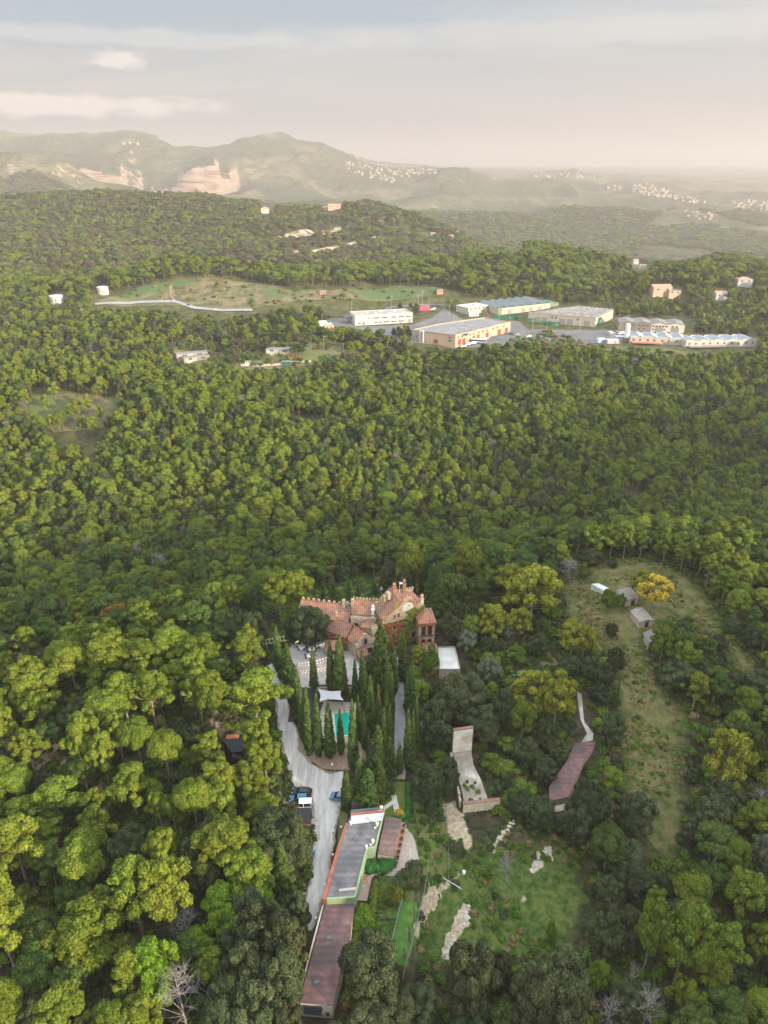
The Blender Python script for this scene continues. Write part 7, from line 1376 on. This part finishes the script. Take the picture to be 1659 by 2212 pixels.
    # lamp posts and power poles
    def pole_proto(nm):
        t = thing(nm, '', 'lamp post'); f = MB(); f.tube((0, 0, -1), (0, 0, 10), .16, .09, 6); f.build('pole', mat('galv', (.38, .38, .36), rough=.5), t)
        f = MB(); (f.box(.7, 0, 9.9, 1.6, .35, .18) if nm == 'lamp_post' else (f.box(0, 0, 9.2, 2.6, .14, .14), f.box(0, 0, 8.4, 2.0, .14, .14))); f.build('head' if nm == 'lamp_post' else 'cross_arm', mat('galv', (.38, .38, .36)), t); return t
    lpp = pole_proto('lamp_post'); ptp = pole_proto('power_pole'); f1 = f2 = True
    for k, (u, v, s, p_) in enumerate([(760, 672, 1, 0), (845, 667, 1.2, 0), (903, 665, 1.2, 0), (912, 662, 1.5, 0), (926, 669, 1.1, 0), (970, 684, 1, 0), (696, 705, 1, 0), (700, 755, 1, 0), (742, 768, .9, 0), (837, 763, .9, 0), (1078, 697, 1, 0), (1150, 714, 1.1, 0), (1180, 717, 1, 0), (1252, 712, 1, 0), (1353, 712, 1.2, 0), (1317, 768, 1.6, 1), (1391, 832, 1.1, 1), (1475, 905, 1.0, 1), (1548, 712, 1.2, 1), (1600, 700, 1.2, 1), (1517, 703, 1.1, 1)]):
        g = G(u, v)
        if g is None: continue
        src = ptp if p_ else lpp; new = (f2 if p_ else f1); q = src if new else copy_tree(src)
        if p_: f2 = False
        else: f1 = False
        q.location = g; q.scale = (1, 1, s); q['group'] = 'power poles across the slopes' if p_ else 'lamp posts on the industrial estate'; q['category'] = 'power pole' if p_ else 'lamp post'
        q['label'] = ('wooden power pole ' if p_ else 'slim grey lamp post ') + ['behind the white factory left end', 'behind the white factory', 'at the painted pavement corner', 'tallest, beside the painted pavement', 'by the guard house', 'beside the pale yellow office', 'by the white tent', 'on the terraces below the tent', 'on the lower terrace', 'beside the lower yard', 'between green factory and peach factory', 'by the service road bend', 'in front of the beige warehouse', 'at the beige warehouse corner', 'in the cabin yard', 'standing tallest below the cabins', 'beside the firebreak track', 'on the scrub at the track end', 'right of the gabled warehouse', 'at the estate right edge', 'behind the white row'][k]
industrial()
# ================================================================== FARMS, VILLAS AND FAR VILLAGES
TILEF = mat('far_tiles', (.42, .22, .15), (.48, .28, .2), .3)
def villa(name, u, v, w, d, h, m, lab, cat, rz=.1, roof='gable', group=None, rm=None, win=2):
    g = G(u, v)
    if g is None: return
    t = thing(name, lab, cat, tuple(g), rz, group); f = LB(); f.box(0, 0, -2.5, w, d, h + 2.5); f.build('wall', m, t)
    if roof == 'gable':
        f = LB(); f.add([(-w / 2, -d / 2, h), (-w / 2, d / 2, h), (-w / 2, 0, h + d * .2), (w / 2, -d / 2, h), (w / 2, d / 2, h), (w / 2, 0, h + d * .2)], [(0, 2, 1), (3, 4, 5)]); f.build('gable_end', m, t); roofs(t, (0, 0, 0), (0, 0, 0), -w / 2, w / 2, -d / 2, d / 2, h, h + d * .22, h, rm or TILEF)
    elif roof == 'hip': hip(t, (0, 0, 0), (0, 0, 0), -w / 2, w / 2, -d / 2, d / 2, h + .2, h + d * .22, rm or TILEF, .5)
    else: f = LB(); f.box(0, 0, h, w + .3, d + .3, .25); f.build('roof', rm or FLATG, t)
    for k in range(win): f = LB(); x = w * ((k + .5) / win - .5); f.box(x, -d / 2 - .03, h * .5 if h < 5 else h * .62, w * .12 + .4, .12, 1.2); f.build('window', GLASS, t)
    return t
for q in [('villa', 1110, 539, 16, 11, 6, PINKW, 'peach villa with tiled hip roof on the ridge crest', 'villa', -.2, 'hip'), ('villa', 1127, 536, 9, 8, 5, PINKW, 'small peach outbuilding beside the crest villa', 'villa', -.2, 'gable'), ('villa', 1372, 570, 10, 8, 8, IWHITE, 'white gabled house among ridge pines', 'villa', .1, 'gable'), ('villa', 1387, 580, 15, 10, 8, PINKW, 'pink house just below the white gabled one', 'villa', 0, 'flat'),
          ('villa', 1425, 634, 19, 11, 6.5, PINKW, 'wide peach villa in the pines above the grey warehouses', 'villa', .1, 'gable'), ('villa', 1452, 638, 12, 10, 5, PINKW, 'lower peach wing beside the wide villa', 'villa', .1, 'flat'), ('villa', 1605, 614, 14, 10, 5, IWHITE, 'white villa with orange tiled roof in the right clearing', 'villa', -.1, 'hip'), ('villa', 1554, 642, 12, 9, 4, IWHITE, 'low white house half hidden by dark pines', 'villa', .1, 'gable'), ('villa', 1482, 575, 9, 7, 4, PINKW, 'small orange roofed house on the ridge saddle', 'villa', .1, 'gable'),
          ('farmhouse', 573, 461, 15, 12, 9, mat('cream_far', (.48, .44, .32)), 'cream farmhouse alone on the hazy middle hill', 'farmhouse', .2, 'hip'), ('farmhouse', 722, 452, 24, 12, 7, PINKW, 'peach farmhouse on the crest of the middle hill', 'farmhouse', .1, 'gable'), ('farmhouse', 702, 454, 10, 8, 5, PINKW, 'small annex left of the crest farmhouse', 'farmhouse', .1, 'gable'),
          ('brick_hut', 698, 636, 6, 5, 3.5, mat('orange_brick', (.5, .28, .17)), 'small orange brick hut on the green field', 'hut', 0, 'flat'), ('brick_hut', 950, 634, 6, 5, 4, mat('orange_brick', (.5, .28, .17)), 'orange brick hut right of the green field', 'hut', 0, 'flat'),
          ('farm_shed', 415, 771, 24, 7, 3.5, CONC, 'long pale farm shed on the left terraces', 'shed', .35, 'flat'), ('farm_shed', 425, 778, 20, 6, 3, CONC, 'grey farm shed just below the long pale one', 'shed', .35, 'flat'), ('farm_shed', 351, 801, 15, 7, 3, CONC, 'grey roofed barn in the hollow on the left', 'shed', .9, 'gable', None, GREYBR), ('farm_shed', 601, 761, 18, 6, 3, CONC, 'pale roofed shed on the middle terraces', 'shed', 0, 'flat'), ('farm_shed', 710, 712, 8, 6, 3, PINKW, 'tiny pink roofed hut below the white tent', 'shed', .3, 'gable'), ('skip', 619, 788, 7, 3, 2.6, GRNP, 'green container on the farm track', 'container', 0, 'flat'),
          ('bin', 545, 788, 3, 2, 2, mat('farm_blue', (.1, .2, .4)), 'blue bin leftmost on the farm track', 'bin', 0, 'flat'), ('bin', 536, 787, 4, 2, 2.4, WHITE, 'white box left of the blue bin on the farm track', 'bin', 0, 'flat'), ('bin', 560, 788, 3, 2, 2, GRNP, 'green bin right of the blue bin', 'bin', 0, 'flat')]:
    villa(*q)
for u, v, r_, lab in ((123, 652, 6.5, 'round white water tank with painted mark, lower of two'), (223, 633, 5.5, 'round pale water tank by the bare slope, upper of two')):
    g = G(u, v); t = thing('water_tank', lab, 'water tank', tuple(g), 0, 'round water tanks'); f = MB(); f.lathe(0, 0, [(r_, -2), (r_, 5.4), (r_ + .15, 5.5), (r_ + .15, 6.0)], 24); f.build('tank_wall', mat('tank_white', (.45, .42, .38), (.50, .48, .44), .3), t); f = MB(); f.lathe(0, 0, [(r_, 6.0), (r_ * .5, 6.5), (.1, 6.6)], 24); f.build('roof', LCONC, t)
    f = MB(); f.box(-r_ * .2, -r_ * .97, 1.0, 1.6, .5, 3.2); f.box(r_ * .3, -r_ * .95, 1.2, 1.2, .5, 2.6); f.build('painted_panel', GREYD if u < 200 else mat('mural_red', (.4, .15, .1), (.6, .55, .2), .5), t)
def village(name, poly, n, lab, seed, grp, size=(9, 16)):
    r = random.Random(seed); xs = [p_[0] for p_ in poly]; ys = [p_[1] for p_ in poly]; k = 0; tries = 0; prot = None; used = []
    while k < n and tries < n * 30:
        tries += 1; u = r.uniform(min(xs), max(xs)); v = r.uniform(min(ys), max(ys))
        if not inpoly(u, v, poly): continue
        g = G(u, v)
        if g is None or g[1] < 1300 or any((g[0] - a)**2 + ((g[1] - b) * .5)**2 < 15**2 for a, b in used): continue
        used.append((g[0], g[1])); L_ = r.uniform(*size); q = VP[r.randrange(len(VP))]; c = copy_tree(q, tuple(g), r.uniform(-.5, .5), lab, (L_ / 15, L_ / 15, L_ / 15)); c['group'] = grp; c['category'] = 'house'; k += 1
    return k
VP = []
for k, (m, rm) in enumerate([(mat('village_white', (.42, .37, .32)), TILEF), (mat('village_cream', (.44, .36, .28)), TILEF), (mat('village_white', (.42, .37, .32)), mat('village_grey_roof', (.5, .46, .42)))]):
    t = thing('village_house', 'far white house', 'house'); f = LB(); w, d, h = 11, 8, 6 + (k == 1) * 2; f.box(0, 0, -4, w, d, h + 4); f.box(w * .35, -d * .3, -4, w * .5, d * .7, h * .6 + 4); f.build('wall', m, t)
    roofs(t, (0, 0, 0), (0, 0, 0), -w / 2, w / 2, -d / 2, d / 2, h, h + 2, h, rm); VP.append(t)
nv = [village('a', [(740, 352), (800, 349), (860, 362), (945, 366), (940, 378), (860, 384), (850, 398), (800, 388), (755, 368)], 78, 'tiny pale house of the village on the slope right of the pointed mountain', 1, 'houses of the hillside village', (10, 18)),
      village('b', [(1130, 374), (1240, 369), (1290, 380), (1290, 386), (1180, 384), (1130, 382)], 26, 'tiny pale house along the far low ridge', 2, 'houses on the far ridge', (12, 20)),
      village('c', [(1362, 400), (1400, 397), (1440, 410), (1445, 428), (1400, 424), (1365, 416)], 46, 'bright house of the dense white village on the far right slope', 3, 'houses of the dense white village', (11, 17)),
      village('d', [(1440, 420), (1520, 432), (1540, 440), (1500, 440), (1445, 430)], 20, 'pale house strung out below the dense white village', 4, 'houses below the white village', (11, 17)),
      village('e', [(1585, 428), (1659, 436), (1659, 470), (1600, 466), (1580, 445)], 40, 'pale house of the village at the right edge of the plain', 5, 'houses of the edge village', (11, 18)),
      village('f', [(1310, 402), (1345, 404), (1345, 412), (1310, 410)], 8, 'white house of the small hamlet left of the dense village', 6, 'houses of the small hamlet', (10, 16)),
      village('g', [(960, 488), (1030, 494), (1060, 510), (1000, 512), (955, 500)], 16, 'pale house at the tip of the middle hill', 7, 'houses at the tip of the middle hill', (9, 13)),
      village('h', [(925, 505), (1000, 510), (1050, 522), (960, 525)], 8, 'small house on the terraces below the middle hill tip', 8, 'houses on the lower terraces', (8, 12)),
      village('i', [(1480, 455), (1540, 460), (1540, 476), (1490, 474)], 12, 'small house on the hazy valley floor', 9, 'houses on the valley floor', (9, 14)),
      village('j', [(255, 308), (300, 310), (300, 314), (255, 314)], 3, 'tiny pale building under the flat topped mountain', 10, 'buildings under the flat topped mountain', (16, 22))]
for q in VP:
    for ch in list(q.children): bpy.data.objects.remove(ch)
    bpy.data.objects.remove(q)
for k in list(CARP):
    if k not in USEDC:
        for o in [CARP[k]] + list(CARP[k].children_recursive): bpy.data.objects.remove(o)
print('villages', nv)
# ================================================================== HAZE
def haze():
    z0 = min(float(GZ.min()), -25) - 1.5; z1 = max(float(GZ.max()), 420) + 6
    mb = MB(); mb.prism([(-19000, -900), (19000, -900), (19000, 27500), (-19000, 27500)], z0, z1)
    m = bpy.data.materials.new('pale_air'); m.use_nodes = True; N = m.node_tree.nodes; L = m.node_tree.links; N.remove(N['Principled BSDF'])
    v = N.new('ShaderNodeVolumePrincipled'); v.inputs['Color'].default_value = (.64, .58, .545, 1); v.inputs['Density'].default_value = HAZE; v.inputs['Anisotropy'].default_value = 0.30
    L.new(v.outputs[0], N['Material Output'].inputs['Volume'])
    struct(mb.build('haze', m), 'stuff', 'pale warm evening haze over the hills')
HAZE = 1.65e-4
haze()
